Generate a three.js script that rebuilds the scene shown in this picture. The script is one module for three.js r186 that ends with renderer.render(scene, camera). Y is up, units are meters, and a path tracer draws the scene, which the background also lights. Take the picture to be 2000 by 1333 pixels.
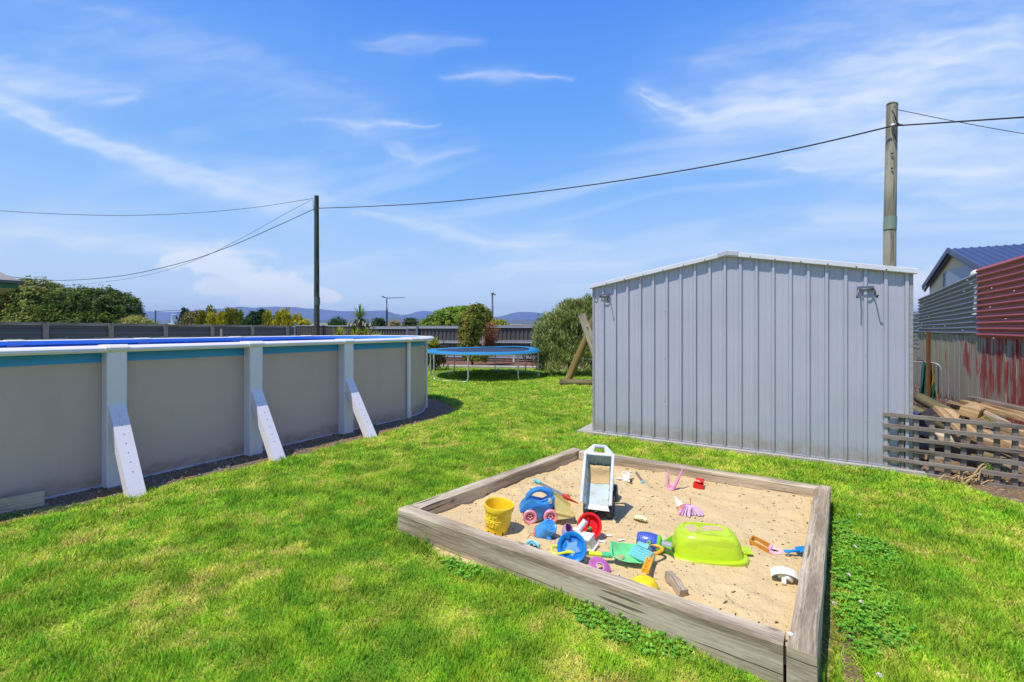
import * as THREE from 'three';
import { mergeGeometries, mergeVertices, toCreasedNormals } from 'three/addons/utils/BufferGeometryUtils.js';
import { FontLoader } from 'three/addons/loaders/FontLoader.js';
import { TextGeometry } from 'three/addons/geometries/TextGeometry.js';

// ---------------------------------------------------------------- camera, sky, sun, exposure
const F = 889, HZ = 640, EYE = 1.5;                      // focal length and horizon of the photograph in its own pixels (2000 x 1333)
const scene = new THREE.Scene();
const camera = new THREE.PerspectiveCamera(2 * Math.atan(666.5 / F) * 180 / Math.PI, 2000 / 1333, 0.05, 20000);
camera.position.set(0, EYE, 0);
camera.setViewOffset(2000, 1333, 0, 666.5 - HZ, 2000, 1333);
const renderer = new THREE.WebGLRenderer({ antialias: true });
renderer.toneMapping = THREE.LinearToneMapping;
renderer.toneMappingExposure = 1.09;
renderer.shadowMap.enabled = true;
const SUN = new THREE.Vector3(-0.40, 1, 0.31).normalize();
const sun = new THREE.DirectionalLight(new THREE.Color().setRGB(1, 0.955, 0.87), 4.3);
sun.name = 'sun';
sun.position.copy(SUN).multiplyScalar(60).add(new THREE.Vector3(0, 0, -10));
sun.target.position.set(0, 0, -10);
sun.castShadow = true; sun.shadow.mapSize.set(4096, 4096);
Object.assign(sun.shadow.camera, { left: -30, right: 30, top: 30, bottom: -30, near: 1, far: 140 });
scene.add(sun, sun.target);
scene.fog = new THREE.FogExp2(new THREE.Color().setRGB(0.56, 0.70, 1), 0.00012);

// ---------------------------------------------------------------- numbers and noise
const { clamp, lerp, smoothstep } = THREE.MathUtils;
function rng(seed) { let s = seed >>> 0; return () => { s = (s + 0x6d2b79f5) | 0; let t = Math.imul(s ^ (s >>> 15), 1 | s); t = (t + Math.imul(t ^ (t >>> 7), 61 | t)) ^ t; return ((t ^ (t >>> 14)) >>> 0) / 4294967296; }; }
const PERM = new Uint8Array(512), VAL = new Float32Array(256);
{ const r = rng(77); const p = [...Array(256).keys()]; for (let i = 255; i > 0; i--) { const j = Math.floor(r() * (i + 1)); [p[i], p[j]] = [p[j], p[i]]; } for (let i = 0; i < 512; i++) PERM[i] = p[i & 255]; for (let i = 0; i < 256; i++) VAL[i] = r(); }
const fade = (t) => t * t * (3 - 2 * t);
function vn(x, y, per = 0) {                               // value noise 0..1, periodic if per > 0
  let ix = Math.floor(x), iy = Math.floor(y); const fx = fade(x - ix), fy = fade(y - iy);
  let jx = ix + 1, jy = iy + 1;
  if (per) { ix = ((ix % per) + per) % per; jx = ((jx % per) + per) % per; iy = ((iy % per) + per) % per; jy = ((jy % per) + per) % per; }
  const h = (a, b) => VAL[PERM[(PERM[a & 255] + b) & 255]];
  const a = h(ix, iy), b = h(jx, iy), c = h(ix, jy), d = h(jx, jy);
  return a + (b - a) * fx + (c - a) * fy + (a - b - c + d) * fx * fy;
}
function fbm(x, y, oct = 4, per = 0, gain = 0.5) { let s = 0, a = 1, n = 0; for (let i = 0; i < oct; i++) { s += a * vn(x + i * 17, y + i * 31, per); n += a; a *= gain; x *= 2; y *= 2; per *= 2; } return s / n; }
function vn3(x, y, z) { const k = Math.floor(z), f = fade(z - k); return lerp(vn(x + k * 37.3, y + k * 17.7), vn(x + (k + 1) * 37.3, y + (k + 1) * 17.7), f); }
const lin = (c) => (c <= 0.04045 ? c / 12.92 : ((c + 0.055) / 1.055) ** 2.4);
const L3 = (r, g, b) => [lin(r / 255), lin(g / 255), lin(b / 255)];
const V = (x, y, z) => new THREE.Vector3(x, y, z);
const at = (px, py, d) => V((px - 1000) / F * d, EYE - (py - HZ) / F * d, -d);          // a point at a depth
const gd = (px, py, h = 0) => at(px, py, F * (EYE - h) / (py - HZ));                     // a point on the level h

// ---------------------------------------------------------------- the sky: air and thin clouds, one picture that lights the scene
{
  const W = 3072, H = 1536, data = new Float32Array(W * H * 4);
  const stops = [[0, 204, 226, 250], [4, 196, 222, 250], [9, 168, 206, 250], [16, 131, 185, 247], [25, 100, 162, 242], [36, 77, 140, 236], [55, 58, 116, 224], [90, 48, 100, 210]].map(([e, ...c]) => [e, ...L3(...c)]);
  const grad = (e) => { let i = 0; while (i < stops.length - 2 && e > stops[i + 1][0]) i++; const t = clamp((e - stops[i][0]) / (stops[i + 1][0] - stops[i][0]), 0, 1); return [1, 2, 3].map((k) => lerp(stops[i][k], stops[i + 1][k], t)); };
  const table = Array.from({ length: 901 }, (_, i) => grad(i / 10));
  const cl = L3(222, 234, 252), cu = L3(243, 247, 253);
  // wisps: [strength, [x, y, half width] ...] where they stand in the view from the garden
  const wisps = [
    [0.42, [-220, 150, 16], [0, 205, 18], [130, 255, 15], [300, 318, 18], [480, 372, 30], [600, 400, 40]],
    [0.26, [-120, 90, 40], [0, 140, 36], [120, 172, 26], [275, 186, 18]],
    [0.13, [100, 40, 70], [400, 110, 70], [700, 200, 60]],
    [0.22, [860, 156, 5], [920, 148, 9], [970, 143, 13], [1010, 147, 10], [1050, 154, 6], [1120, 158, 3]],
    [0.22, [600, 238, 5], [680, 236, 13], [715, 242, 18], [760, 238, 12], [800, 242, 6], [860, 240, 3]],
    [0.19, [740, 282, 7], [785, 294, 14], [805, 308, 11], [845, 304, 6], [930, 299, 3]],
    [0.18, [700, 88, 8], [790, 86, 16], [860, 80, 12], [940, 86, 6]],
    [0.3, [690, 415, 14], [800, 428, 20], [880, 458, 18], [960, 474, 18], [1110, 468, 14]],
    [0.4, [-60, 440, 16], [80, 448, 20], [220, 462, 20], [380, 480, 16], [540, 496, 8]],
    [0.5, [1250, 185, 14], [1310, 212, 20], [1380, 235, 24], [1450, 228, 30], [1580, 212, 36], [1720, 180, 48], [1850, 120, 60], [1960, 90, 60]],
    [0.3, [1380, 190, 60], [1700, 130, 90], [2000, 60, 120]],
    [0.45, [1540, 318, 14], [1660, 310, 32], [1800, 262, 46], [2000, 225, 60]],
    [0.5, [1700, 350, 12], [1790, 345, 20], [1890, 348, 22], [2060, 330, 26]],
    [0.3, [1800, 372, 20], [1900, 388, 24], [2050, 402, 22]],
    [0.24, [1590, 424, 6], [1700, 422, 10], [1810, 424, 6]],
    [0.3, [900, 545, 8], [1040, 528, 14], [1180, 526, 14], [1260, 530, 8]],
    [0.25, [1000, 470, 10], [1110, 465, 14], [1180, 480, 8]],
  ];
  const heaps = [[0.62, [320, 512, 10], [375, 508, 20], [425, 515, 24], [470, 540, 22], [520, 553, 20], [590, 568, 16], [650, 580, 8]], [0.5, [400, 560, 14], [520, 582, 18], [620, 588, 10]], [0.62, [1770, 570, 30], [1840, 562, 26], [1900, 580, 26]]];
  // each wisp becomes a soft body and a few finer strands beside it
  const wr = rng(9), strands = [];
  for (const [s, ...pts] of wisps) {
    strands.push([s * 0.5, ...pts.map(([x, y, w]) => [x, y, w * 1.35])]);
    for (let i = 0; i < 6; i++) { const o = (wr() - 0.5) * 2.2, tl = (wr() - 0.5) * 0.5, a = wr() * 0.35, b = 0.65 + wr() * 0.35; strands.push([s * (0.25 + wr() * 0.4), ...pts.map(([x, y, w], k) => { const f = k / (pts.length - 1), g = clamp(Math.min(f - a + 0.25, b - f + 0.25) * 4, 0.12, 1); return [x + (wr() - 0.5) * w * 1.5, y + (o + tl * (f - 0.5)) * w * 0.9 + (wr() - 0.5) * w * 0.3, w * (0.22 + 0.22 * wr()) * g]; })]); }
  }
  for (const s of strands) { const xs = s.slice(1).map((p) => p[0]), ys = s.slice(1).map((p) => p[1]), m = 3 * Math.max(...s.slice(1).map((p) => p[2])); s.box = [Math.min(...xs) - m, Math.max(...xs) + m, Math.min(...ys) - m, Math.max(...ys) + m]; }
  const near = (list, px, py) => { if (list.box && (px < list.box[0] || px > list.box[1] || py < list.box[2] || py > list.box[3])) return 0; let best = 0; for (let i = 1; i < list.length - 1; i++) { const [x0, y0, w0] = list[i], [x1, y1, w1] = list[i + 1]; const dx = x1 - x0, dy = y1 - y0, t = clamp(((px - x0) * dx + (py - y0) * dy) / (dx * dx + dy * dy), 0, 1), w = lerp(w0, w1, t); const d = Math.hypot(px - x0 - t * dx, (py - y0 - t * dy)) / w; if (d < 3) best = Math.max(best, Math.exp(-d * d * 0.55)); } return best; };
  const low = L3(120, 130, 105);
  for (let row = 0; row < H; row++) {
    const el = ((row + 0.5) / H - 0.5) * Math.PI, y = Math.sin(el), ce = Math.cos(el);
    for (let col = 0; col < W; col++) {
      const o = (row * W + col) * 4; data[o + 3] = 1;
      if (y <= 0) { data[o] = low[0]; data[o + 1] = low[1]; data[o + 2] = low[2]; continue; }
      const az = ((col + 0.5) / W - 0.5) * 2 * Math.PI, x = Math.cos(az) * ce, z = Math.sin(az) * ce;
      const c = table[Math.min(900, Math.round(el * 1800 / Math.PI))];
      // high streaks everywhere
      const k = 1 / (y + 0.12), u = (x * 0.9 + z * 0.35) * k, v = (z * 0.9 - x * 0.35) * k;
      const wp = fbm(u * 0.8 + 4, v * 0.8 + 9, 2) * 1.6;
      const n = fbm(u * 0.9 + wp + 20, v * 3.2 + wp * 1.5 + 7, 4);
      let a = 0.34 * smoothstep(n, 0.46, 0.82), h = 0;
      if (z < -0.3) {
        const px = 1000 + F * x / -z, py = HZ - F * y / -z;
        if (px > -500 && px < 2500 && py > -300) {
          const wx = px + (fbm(px / 80, py / 40, 4) - 0.5) * 60, wy = py + (fbm(px / 70 + 9, py / 40 + 5, 4) - 0.5) * 26;
          const fine = 0.25 + 1.2 * fbm(px / 70 + wy / 50, wy / 11 + px / 120, 5) * (0.55 + 0.8 * fbm(px / 46, py / 30, 3));
          for (const s of strands) { const q = near(s, wx, wy); if (q > 0.01) a = 1 - (1 - a) * (1 - Math.min(0.85, s[0] * q * fine)); }
          const bx = px + (fbm(px / 26, py / 20, 4) - 0.5) * 46, by = py + (fbm(px / 24 + 31, py / 18 + 3, 4) - 0.5) * 34;
          for (const s of heaps) { const q = near(s, bx, by); if (q > 0.02) h = Math.max(h, s[0] * smoothstep(q, 0.12, 0.75)); }
        }
      }
      for (let i = 0; i < 3; i++) data[o + i] = lerp(lerp(c[i], cl[i], a), cu[i], h);
    }
  }
  const sky = new THREE.DataTexture(data, W, H, THREE.RGBAFormat, THREE.FloatType);
  sky.mapping = THREE.EquirectangularReflectionMapping; sky.magFilter = THREE.LinearFilter; sky.needsUpdate = true;
  scene.background = sky; scene.environment = sky;
}

// ---------------------------------------------------------------- objects: naming and building helpers
const used = new Map();
function numbered(name) { const n = used.get(name) ?? 0; used.set(name, n + 1); return n ? name + '_' + String(n).padStart(3, '0') : name; }
function mark(o, label, category, group) { o.userData.label = label; o.userData.category = category; if (group) o.userData.group = group; return o; }
function thing(name, label, category, pos = V(0, 0, 0), turn = 0, group) { const g = new THREE.Group(); g.name = numbered(name); g.position.copy(pos); g.rotation.y = turn; scene.add(g); return mark(g, label, category, group); }
function mesh(name, geo, mat, parent) { const m = new THREE.Mesh(geo, mat); m.name = name; m.castShadow = m.receiveShadow = true; parent.add(m); return m; }
function single(name, geo, mat, label, category, group) { const m = mesh(numbered(name), geo, mat, scene); return mark(m, label, category, group); }
function structure(name, geo, mat) { const m = mesh(numbered(name), geo, mat, scene); m.userData.kind = 'structure'; return m; }
function part(parent, name, mat, ...geos) { return mesh(name, join(geos.flat()), mat, parent); }
function join(list) {
  if (list.length === 1) return list[0];
  const colored = list.some((g) => g.attributes.color);
  return mergeGeometries(list.map((g) => { const q = g.index ? g.toNonIndexed() : g; for (const k of Object.keys(q.attributes)) if (!['position', 'normal', 'uv', ...(colored ? ['color'] : [])].includes(k)) q.deleteAttribute(k); if (!q.attributes.uv) q.setAttribute('uv', new THREE.BufferAttribute(new Float32Array(q.attributes.position.count * 2), 2)); return q; }));
}
function put(geo, pos, rot, scale) { const m = new THREE.Matrix4().compose(pos ?? V(0, 0, 0), new THREE.Quaternion().setFromEuler(rot instanceof THREE.Euler ? rot : new THREE.Euler(...(rot ?? [0, 0, 0]))), scale ? (scale.isVector3 ? scale : V(scale, scale, scale)) : V(1, 1, 1)); geo.applyMatrix4(m); return geo; }
// faces given as lists of points, flat shaded, uv in metres (u along the face's first edge)
function faces(list) {
  const p = [], n = [], t = [];
  for (const f of list) {
    const a = f[0], e = f[1].clone().sub(a).normalize(), nn = new THREE.Vector3();
    for (let i = 1; i < f.length - 1; i++) nn.add(f[i].clone().sub(a).cross(f[i + 1].clone().sub(a)));
    nn.normalize(); const w = nn.clone().cross(e);
    for (let i = 1; i < f.length - 1; i++) for (const q of [a, f[i], f[i + 1]]) { p.push(q.x, q.y, q.z); n.push(nn.x, nn.y, nn.z); const d = q.clone().sub(a); t.push(d.dot(e) + (a.x + a.z) * 0.37, d.dot(w) + a.y * 0.61); }
  }
  const g = new THREE.BufferGeometry();
  g.setAttribute('position', new THREE.Float32BufferAttribute(p, 3)); g.setAttribute('normal', new THREE.Float32BufferAttribute(n, 3)); g.setAttribute('uv', new THREE.Float32BufferAttribute(t, 2));
  return g;
}
// a bar from a to b: w across, h high, corners chamfered by c; u runs along it in metres
function beam(a, b, w, h, { up = V(0, 1, 0), c = Math.min(w, h) * 0.08, u0 = 0, v0 = 0, jig = 0, seed = 1, n = 1 } = {}) {
  const d = b.clone().sub(a), len = d.length(); d.normalize();
  const side = d.clone().cross(up).normalize(), top = side.clone().cross(d).normalize(), r = rng(seed);
  const x = w / 2, y = h / 2, prof = [[-x + c, -y], [x - c, -y], [x, -y + c], [x, y - c], [x - c, y], [-x + c, y], [-x, y - c], [-x, -y + c]];
  const rings = [];
  for (let i = 0; i <= n; i++) { const o = a.clone().addScaledVector(d, len * i / n); rings.push(prof.map(([s, t]) => o.clone().addScaledVector(side, s + (r() - 0.5) * jig).addScaledVector(top, t + (r() - 0.5) * jig))); }
  const p = [], uv = []; let acc = [0]; for (let k = 0; k < 8; k++) { const [s, t] = prof[k], [s2, t2] = prof[(k + 1) % 8]; acc.push(acc[k] + Math.hypot(s2 - s, t2 - t)); }
  for (let i = 0; i < n; i++) for (let k = 0; k < 8; k++) {
    const q = [rings[i][k], rings[i + 1][k], rings[i + 1][(k + 1) % 8], rings[i][(k + 1) % 8]], u = [len * i / n, len * (i + 1) / n], vv = [acc[k], acc[k + 1]];
    const T = [[u[0], vv[0]], [u[1], vv[0]], [u[1], vv[1]], [u[0], vv[1]]];
    for (const m of [0, 2, 1, 0, 3, 2]) { p.push(q[m].x, q[m].y, q[m].z); uv.push(T[m][0] + u0, T[m][1] + v0); }
  }
  for (const [ring, flip] of [[rings[0], 0], [rings[n], 1]]) for (let k = 1; k < 7; k++) for (const m of flip ? [0, k + 1, k] : [0, k, k + 1]) { p.push(ring[m].x, ring[m].y, ring[m].z); uv.push(prof[m][0] + u0 + 0.3, prof[m][1] + v0); }
  const g = new THREE.BufferGeometry(); g.setAttribute('position', new THREE.Float32BufferAttribute(p, 3)); g.setAttribute('uv', new THREE.Float32BufferAttribute(uv, 2));
  g.computeVertexNormals(); return g;
}
function rod(a, b, r1, r2 = r1, seg = 10) {                // a round bar from a to b
  const d = b.clone().sub(a), len = d.length(), g = new THREE.CylinderGeometry(r2, r1, len, seg, 1), u = g.attributes.uv;
  for (let i = 0; i < u.count; i++) u.setXY(i, u.getY(i) * len, u.getX(i) * 6.28 * r1);
  g.applyQuaternion(new THREE.Quaternion().setFromUnitVectors(V(0, 1, 0), d.normalize())); g.translate((a.x + b.x) / 2, (a.y + b.y) / 2, (a.z + b.z) / 2); return g;
}
function tube(pts, r, seg = 24, rad = 8, closed = false) { const c = new THREE.CatmullRomCurve3(pts, closed, 'catmullrom', 0.5), g = new THREE.TubeGeometry(c, seg, r, rad, closed), u = g.attributes.uv, len = c.getLength(); for (let i = 0; i < u.count; i++) u.setXY(i, u.getX(i) * len, u.getY(i) * 6.28 * r); return g; }
function box(w, h, d, x = 0, y = 0, z = 0, c) { return beam(V(x - w / 2, y, z), V(x + w / 2, y, z), d, h, { c }); }
function smooth(g, angle = 0.7) { return toCreasedNormals(mergeVertices((() => { const q = g.clone(); q.deleteAttribute('normal'); return q; })(), 1e-5), angle); }
function lathe(pts, seg = 32) { return toCreasedNormals(new THREE.LatheGeometry(pts.map(([r, y]) => new THREE.Vector2(Math.max(r, 0.0001), y)), seg), 0.6); }
function extrude(shape, depth, bevel = 0.004, seg = 12) { const g = new THREE.ExtrudeGeometry(shape, { depth: depth - 2 * bevel, bevelEnabled: bevel > 0, bevelThickness: bevel, bevelSize: bevel, bevelOffset: -bevel, bevelSegments: 2, curveSegments: seg }); g.translate(0, 0, -depth / 2 + bevel); return toCreasedNormals(g, 0.5); }
function shapeOf(pts, holes = []) { const s = new THREE.Shape(pts.map(([x, y]) => new THREE.Vector2(x, y))); for (const h of holes) s.holes.push(new THREE.Path(h.map(([x, y]) => new THREE.Vector2(x, y)))); return s; }
function splineShape(pts, holes = [], n = 60) { const sm = (q) => new THREE.CatmullRomCurve3(q.map(([x, y]) => V(x, y, 0)), true, 'catmullrom', 0.5).getPoints(n).slice(0, -1).map((v) => [v.x, v.y]); return shapeOf(sm(pts), holes.map(sm)); }
// a closed profile [[out, up] ...] swept along points with an outward direction each
function sweep(profile, path, { caps = true, crease = 0.6, close = true } = {}) {
  const p = [], uv = [], idx = [], m = profile.length; let run = 0;
  path.forEach(({ p: o, n }, i) => { if (i) run += o.distanceTo(path[i - 1].p); let pr = 0; profile.forEach(([a, b], k) => { if (k) pr += Math.hypot(a - profile[k - 1][0], b - profile[k - 1][1]); p.push(o.x + n.x * a, o.y + b, o.z + n.z * a); uv.push(run, pr); }); });
  for (let i = 0; i < path.length - 1; i++) for (let k = 0; k < (close ? m : m - 1); k++) { const a = i * m + k, b = i * m + (k + 1) % m; idx.push(a, b, a + m, b, b + m, a + m); }
  if (caps && close) { const tri = THREE.ShapeUtils.triangulateShape(profile.map(([a, b]) => new THREE.Vector2(a, b)), []); const e = (path.length - 1) * m; for (const [a, b, c] of tri) { idx.push(a, c, b, e + a, e + b, e + c); } }
  const g = new THREE.BufferGeometry(); g.setAttribute('position', new THREE.Float32BufferAttribute(p, 3)); g.setAttribute('uv', new THREE.Float32BufferAttribute(uv, 2)); g.setIndex(idx);
  return toCreasedNormals(g, crease);
}
function grid(nu, nv, f, uvf) { const p = [], t = [], idx = []; for (let j = 0; j <= nv; j++) for (let i = 0; i <= nu; i++) { const q = f(i / nu, j / nv); p.push(q.x, q.y, q.z); const w = uvf ? uvf(i / nu, j / nv, q) : [q.x, -q.z]; t.push(w[0], w[1]); } for (let j = 0; j < nv; j++) for (let i = 0; i < nu; i++) { const a = j * (nu + 1) + i, b = a + 1, c = a + nu + 1; idx.push(a, b, c, b, c + 1, c); } const g = new THREE.BufferGeometry(); g.setAttribute('position', new THREE.Float32BufferAttribute(p, 3)); g.setAttribute('uv', new THREE.Float32BufferAttribute(t, 2)); g.setIndex(idx); g.computeVertexNormals(); return g; }

// ---------------------------------------------------------------- textures and materials
function tex(w, h, f, { srgb = true, rx = 1, ry = 1, mirror = false } = {}) {   // f(u, v) returns a grey value or [r, g, b], 0..1
  const d = new Uint8Array(w * h * 4); for (let j = 0; j < h; j++) for (let i = 0; i < w; i++) { const c = f((i + 0.5) / w, (j + 0.5) / h), o = (j * w + i) * 4; for (let k = 0; k < 3; k++) d[o + k] = clamp(Math.round((Array.isArray(c) ? c[k] : c) * 255), 0, 255); d[o + 3] = 255; }
  const t = new THREE.DataTexture(d, w, h); t.wrapS = t.wrapT = mirror ? THREE.MirroredRepeatWrapping : THREE.RepeatWrapping; t.magFilter = THREE.LinearFilter; t.minFilter = THREE.LinearMipmapLinearFilter; if (srgb) t.colorSpace = THREE.SRGBColorSpace; t.repeat.set(1 / rx, 1 / ry); t.needsUpdate = true; return t;
}
const mixc = (a, b, t) => [0, 1, 2].map((k) => lerp(a[k], b[k], clamp(t, 0, 1)));
const rgb = (...c) => c.map((x) => x / 255);
const S = (r, g, b) => new THREE.Color().setRGB(...L3(r, g, b));
function mat(c, roughness = 0.6, more = {}) { return new THREE.MeshStandardMaterial({ color: c ?? 0xffffff, roughness, side: THREE.DoubleSide, ...more }); }
function plastic(r, g, b, roughness = 0.38) { const m = new THREE.MeshPhysicalMaterial({ color: S(r, g, b), roughness, side: THREE.DoubleSide, bumpMap: scuff, bumpScale: 0.00012, roughnessMap: scuffR, map: dust }); return m; }
function clean(r, g, b, roughness = 0.4) { return new THREE.MeshPhysicalMaterial({ color: S(r, g, b), roughness, side: THREE.DoubleSide, map: steelSoft }); }
const scuff = tex(256, 256, (u, v) => 0.6 * fbm(u * 8, v * 8, 4, 8) + 0.4 * vn(u * 64, v * 64, 64), { srgb: false, rx: 0.3, ry: 0.3 });
const scuffR = tex(256, 256, (u, v) => { const g = 0.75 + 0.5 * (fbm(u * 6, v * 6, 4, 6) - 0.3); return [g, clamp(g, 0.5, 1), g]; }, { srgb: false, rx: 0.3, ry: 0.3 });
const dust = tex(256, 256, (u, v) => { const t = smoothstep(fbm(u * 5, v * 5, 5, 5) + 0.12 * vn(u * 80, v * 80, 80), 0.52, 0.8), k = vn(u * 120, v * 120, 120) > 0.93 ? 0.25 : 0; return mixc([1, 1, 1], [0.86, 0.78, 0.64], t * 0.55 + k); }, { rx: 0.5, ry: 0.5 });
const steelSoft = tex(256, 256, (u, v) => { const g = 0.95 + 0.08 * (fbm(u * 5, v * 3, 4, 0) - 0.5); return [g, g, g]; }, { rx: 1.5, ry: 1.5, mirror: true });
function woodTex(light, dark, knotty, seed, w = 1024, h = 256) {     // 2.4 m along u, 0.3 m along v
  const r = rng(seed), knots = Array.from({ length: knotty }, () => [r(), r(), 0.4 + r() * 0.7]);
  const f = (u, v) => {
    let vv = v; let kn = 0;
    for (const [kx, ky, ks] of knots) { let dx = (u - kx); dx -= Math.round(dx); let dy = v - ky; dy -= Math.round(dy); const d = Math.hypot(dx * 2.4 / 0.05, dy * 0.3 / 0.028) / ks; vv += dy * 0.9 * Math.exp(-d * d * 0.35); kn = Math.max(kn, Math.exp(-d * d * 1.8)); }
    const wav = fbm(u * 4 + seed, vv * 2, 3, 4) * 0.5;
    const g = fbm(u * 6, (vv + wav * 0.08) * 44, 4, 0), fine = vn(u * 70 + 5, vv * 200), blot = fbm(u * 5 + 3, v * 3 + seed, 4, 0);
    const crack = smoothstep(vn(u * 5 + 50, (vv + wav * 0.1) * 26 + 9), 0.86, 0.93);
    return { t: 0.34 * g + 0.22 * fine + 0.55 * blot - 0.08, crack, kn };
  };
  const map = tex(w, h, (u, v) => { const q = f(u, v); return mixc(mixc(dark, light, smoothstep(q.t, 0.2, 0.75)), dark.map((x) => x * 0.35), Math.max(q.crack * 0.55, q.kn * 0.5)); }, { rx: 2.4, ry: 0.3, mirror: true });
  const bump = tex(w, h, (u, v) => { const q = f(u, v); return q.t * 0.8 - q.crack * 0.6 - q.kn * 0.15; }, { srgb: false, rx: 2.4, ry: 0.3, mirror: true });
  return { map, bumpMap: bump, bumpScale: 0.0015 };
}
const GREYWOOD = mat(null, 0.92, woodTex(rgb(206, 188, 158), rgb(128, 110, 86), 2, 3));
const PLANKWOOD = mat(null, 0.9, woodTex(rgb(150, 138, 126), rgb(100, 88, 78), 3, 8, 1024, 128));
const FRESHWOOD = mat(null, 0.85, woodTex(rgb(206, 176, 130), rgb(140, 110, 72), 3, 12, 1024, 128));
const POSTWOOD = mat(null, 0.9, woodTex(rgb(186, 168, 150), rgb(136, 118, 102), 2, 21, 512, 128));
const LOGWOOD = mat(null, 0.85, woodTex(rgb(150, 126, 66), rgb(104, 82, 36), 3, 31, 512, 128));
const LOGWOOD_GREY = mat(null, 0.9, woodTex(rgb(138, 126, 88), rgb(88, 78, 50), 4, 33, 512, 128));
const POLEWOOD = mat(null, 0.95, woodTex(rgb(176, 168, 146), rgb(112, 106, 88), 2, 41, 1024, 128));
const DARKPOLE = mat(null, 0.95, woodTex(rgb(96, 92, 78), rgb(52, 50, 42), 2, 43, 512, 128));
const steelBump = tex(256, 256, (u, v) => fbm(u * 10, v * 10, 4, 10), { srgb: false });
const steelMap = tex(512, 512, (u, v) => { const g = 0.94 + 0.07 * (fbm(u * 6, v * 6, 5, 6) - 0.5) + 0.03 * (vn(u * 90, v * 90, 90) - 0.5); return [g, g, g]; }, { rx: 1.2, ry: 1.2 });
const dirtBase = (u, v) => { const t = fbm(u * 8, v * 8, 5, 8), s = vn(u * 128, v * 128, 128), q = vn(u * 60 + 3, v * 60 + 8, 60); return mixc(mixc(rgb(96, 76, 54), rgb(152, 122, 86), t * 0.6 + s * 0.4), rgb(190, 178, 160), smoothstep(q, 0.8, 0.92) * 0.7); };
const DIRT = mat(null, 0.95, { map: tex(512, 512, dirtBase, { rx: 1.2, ry: 1.2 }), bumpMap: tex(512, 512, (u, v) => 0.5 * fbm(u * 16, v * 16, 4, 16) + 0.5 * vn(u * 100, v * 100, 100), { srgb: false, rx: 1.2, ry: 1.2 }), bumpScale: 0.02 });
const CONCRETE = mat(null, 0.9, { map: tex(512, 512, (u, v) => mixc(rgb(150, 143, 132), rgb(196, 188, 176), fbm(u * 12, v * 12, 5, 12) * 0.7 + vn(u * 150, v * 150, 150) * 0.3), { rx: 1, ry: 1 }), bumpMap: tex(256, 256, (u, v) => 0.5 * fbm(u * 12, v * 12, 4, 12) + 0.5 * vn(u * 90, v * 90, 90), { srgb: false, rx: 0.6, ry: 0.6 }), bumpScale: 0.006 });
const BLACK = mat(S(40, 40, 44), 0.6), CHROME = mat(S(190, 192, 196), 0.28, { metalness: 0.9 }), GALV = mat(S(196, 200, 206), 0.42, { metalness: 0.55 }), WHITE = plastic(232, 232, 230, 0.4), HOOK = mat(S(120, 124, 134), 0.4, { metalness: 0.5 });

// ---------------------------------------------------------------- the ground
// places worked out from the photograph: forward distance is -z
const D2 = (x, f) => V(x, 0, -f);
const gh = (x, f) => 0.008 * (fbm(x * 0.9 + 30, f * 0.9, 3) - 0.5) * smoothstep(Math.hypot(x, f), 1, 3) - 0.06 * Math.exp(-((x - 1.75) ** 2 + (f - 1.75) ** 2) / 0.55);
const SB = { FL: gd(777, 995, 0.18), BL: gd(1119, 875, 0.18), BR: gd(1623, 951, 0.18), FR: gd(1596, 1283, 0.18) };   // outer corners of the sandpit
const PD = V(0.55, 0, -0.835).normalize(), PN = V(0.835, 0, 0.55).normalize();        // the pool's long side, and its outward direction
const POST3 = D2(-2.403, 6.454), PITCH = 1.275, PR = 1.45, PH = 1.33, STRAIGHT = 1.05;
const PC1 = POST3.clone().addScaledVector(PD, STRAIGHT).addScaledVector(PN, -PR), PC0 = POST3.clone().addScaledVector(PD, -2 * PITCH - 1.15).addScaledVector(PN, -PR);
const SH = { L: D2(1.143, 6.35), R: D2(4.07, 4.647) }, SU = SH.R.clone().sub(SH.L).normalize(), SN = V(-0.503, 0, 0.864).normalize(), SW = SH.L.distanceTo(SH.R);
const FENCE_A = V(0.503, 0, -0.864).normalize(), FENCE_N = V(0.864, 0, 0.503).normalize(); // the side boundary on the right
const onFence = (s, y = 0, out = 2.97) => FENCE_N.clone().multiplyScalar(out).addScaledVector(FENCE_A, s + 1.729).setY(y);   // s metres along it
function inPoly(x, z, poly) { let c = false; for (let i = 0, j = poly.length - 1; i < poly.length; j = i++) { const a = poly[i], b = poly[j]; if ((a.z > z) !== (b.z > z) && x < (b.x - a.x) * (z - a.z) / (b.z - a.z) + a.x) c = !c; } return c; }
const poolDist = (x, z) => { const p = V(x, 0, z), t = clamp(p.clone().sub(PC0).dot(PD), 0, PC1.distanceTo(PC0)); return p.distanceTo(PC0.clone().addScaledVector(PD, t)) - PR; };
const quad = [SB.FL, SB.BL, SB.BR, SB.FR];
const slab = [SH.L.clone().addScaledVector(SU, -0.22).addScaledVector(SN, 0.07), SH.R.clone().addScaledVector(SU, 0.1).addScaledVector(SN, 0.07), SH.R.clone().addScaledVector(SU, 0.1).addScaledVector(SN, -3.1), SH.L.clone().addScaledVector(SU, -0.22).addScaledVector(SN, -3.1)];
const dirtRight = [gd(1728, 924), gd(1800, 936), gd(1870, 950), gd(1930, 972), gd(2010, 996), gd(2200, 1030), onFence(2), onFence(16), SH.L.clone().addScaledVector(SU, 5.2).addScaledVector(SN, -8), SH.R.clone().addScaledVector(SN, -3.2), SH.R.clone()];
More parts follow.
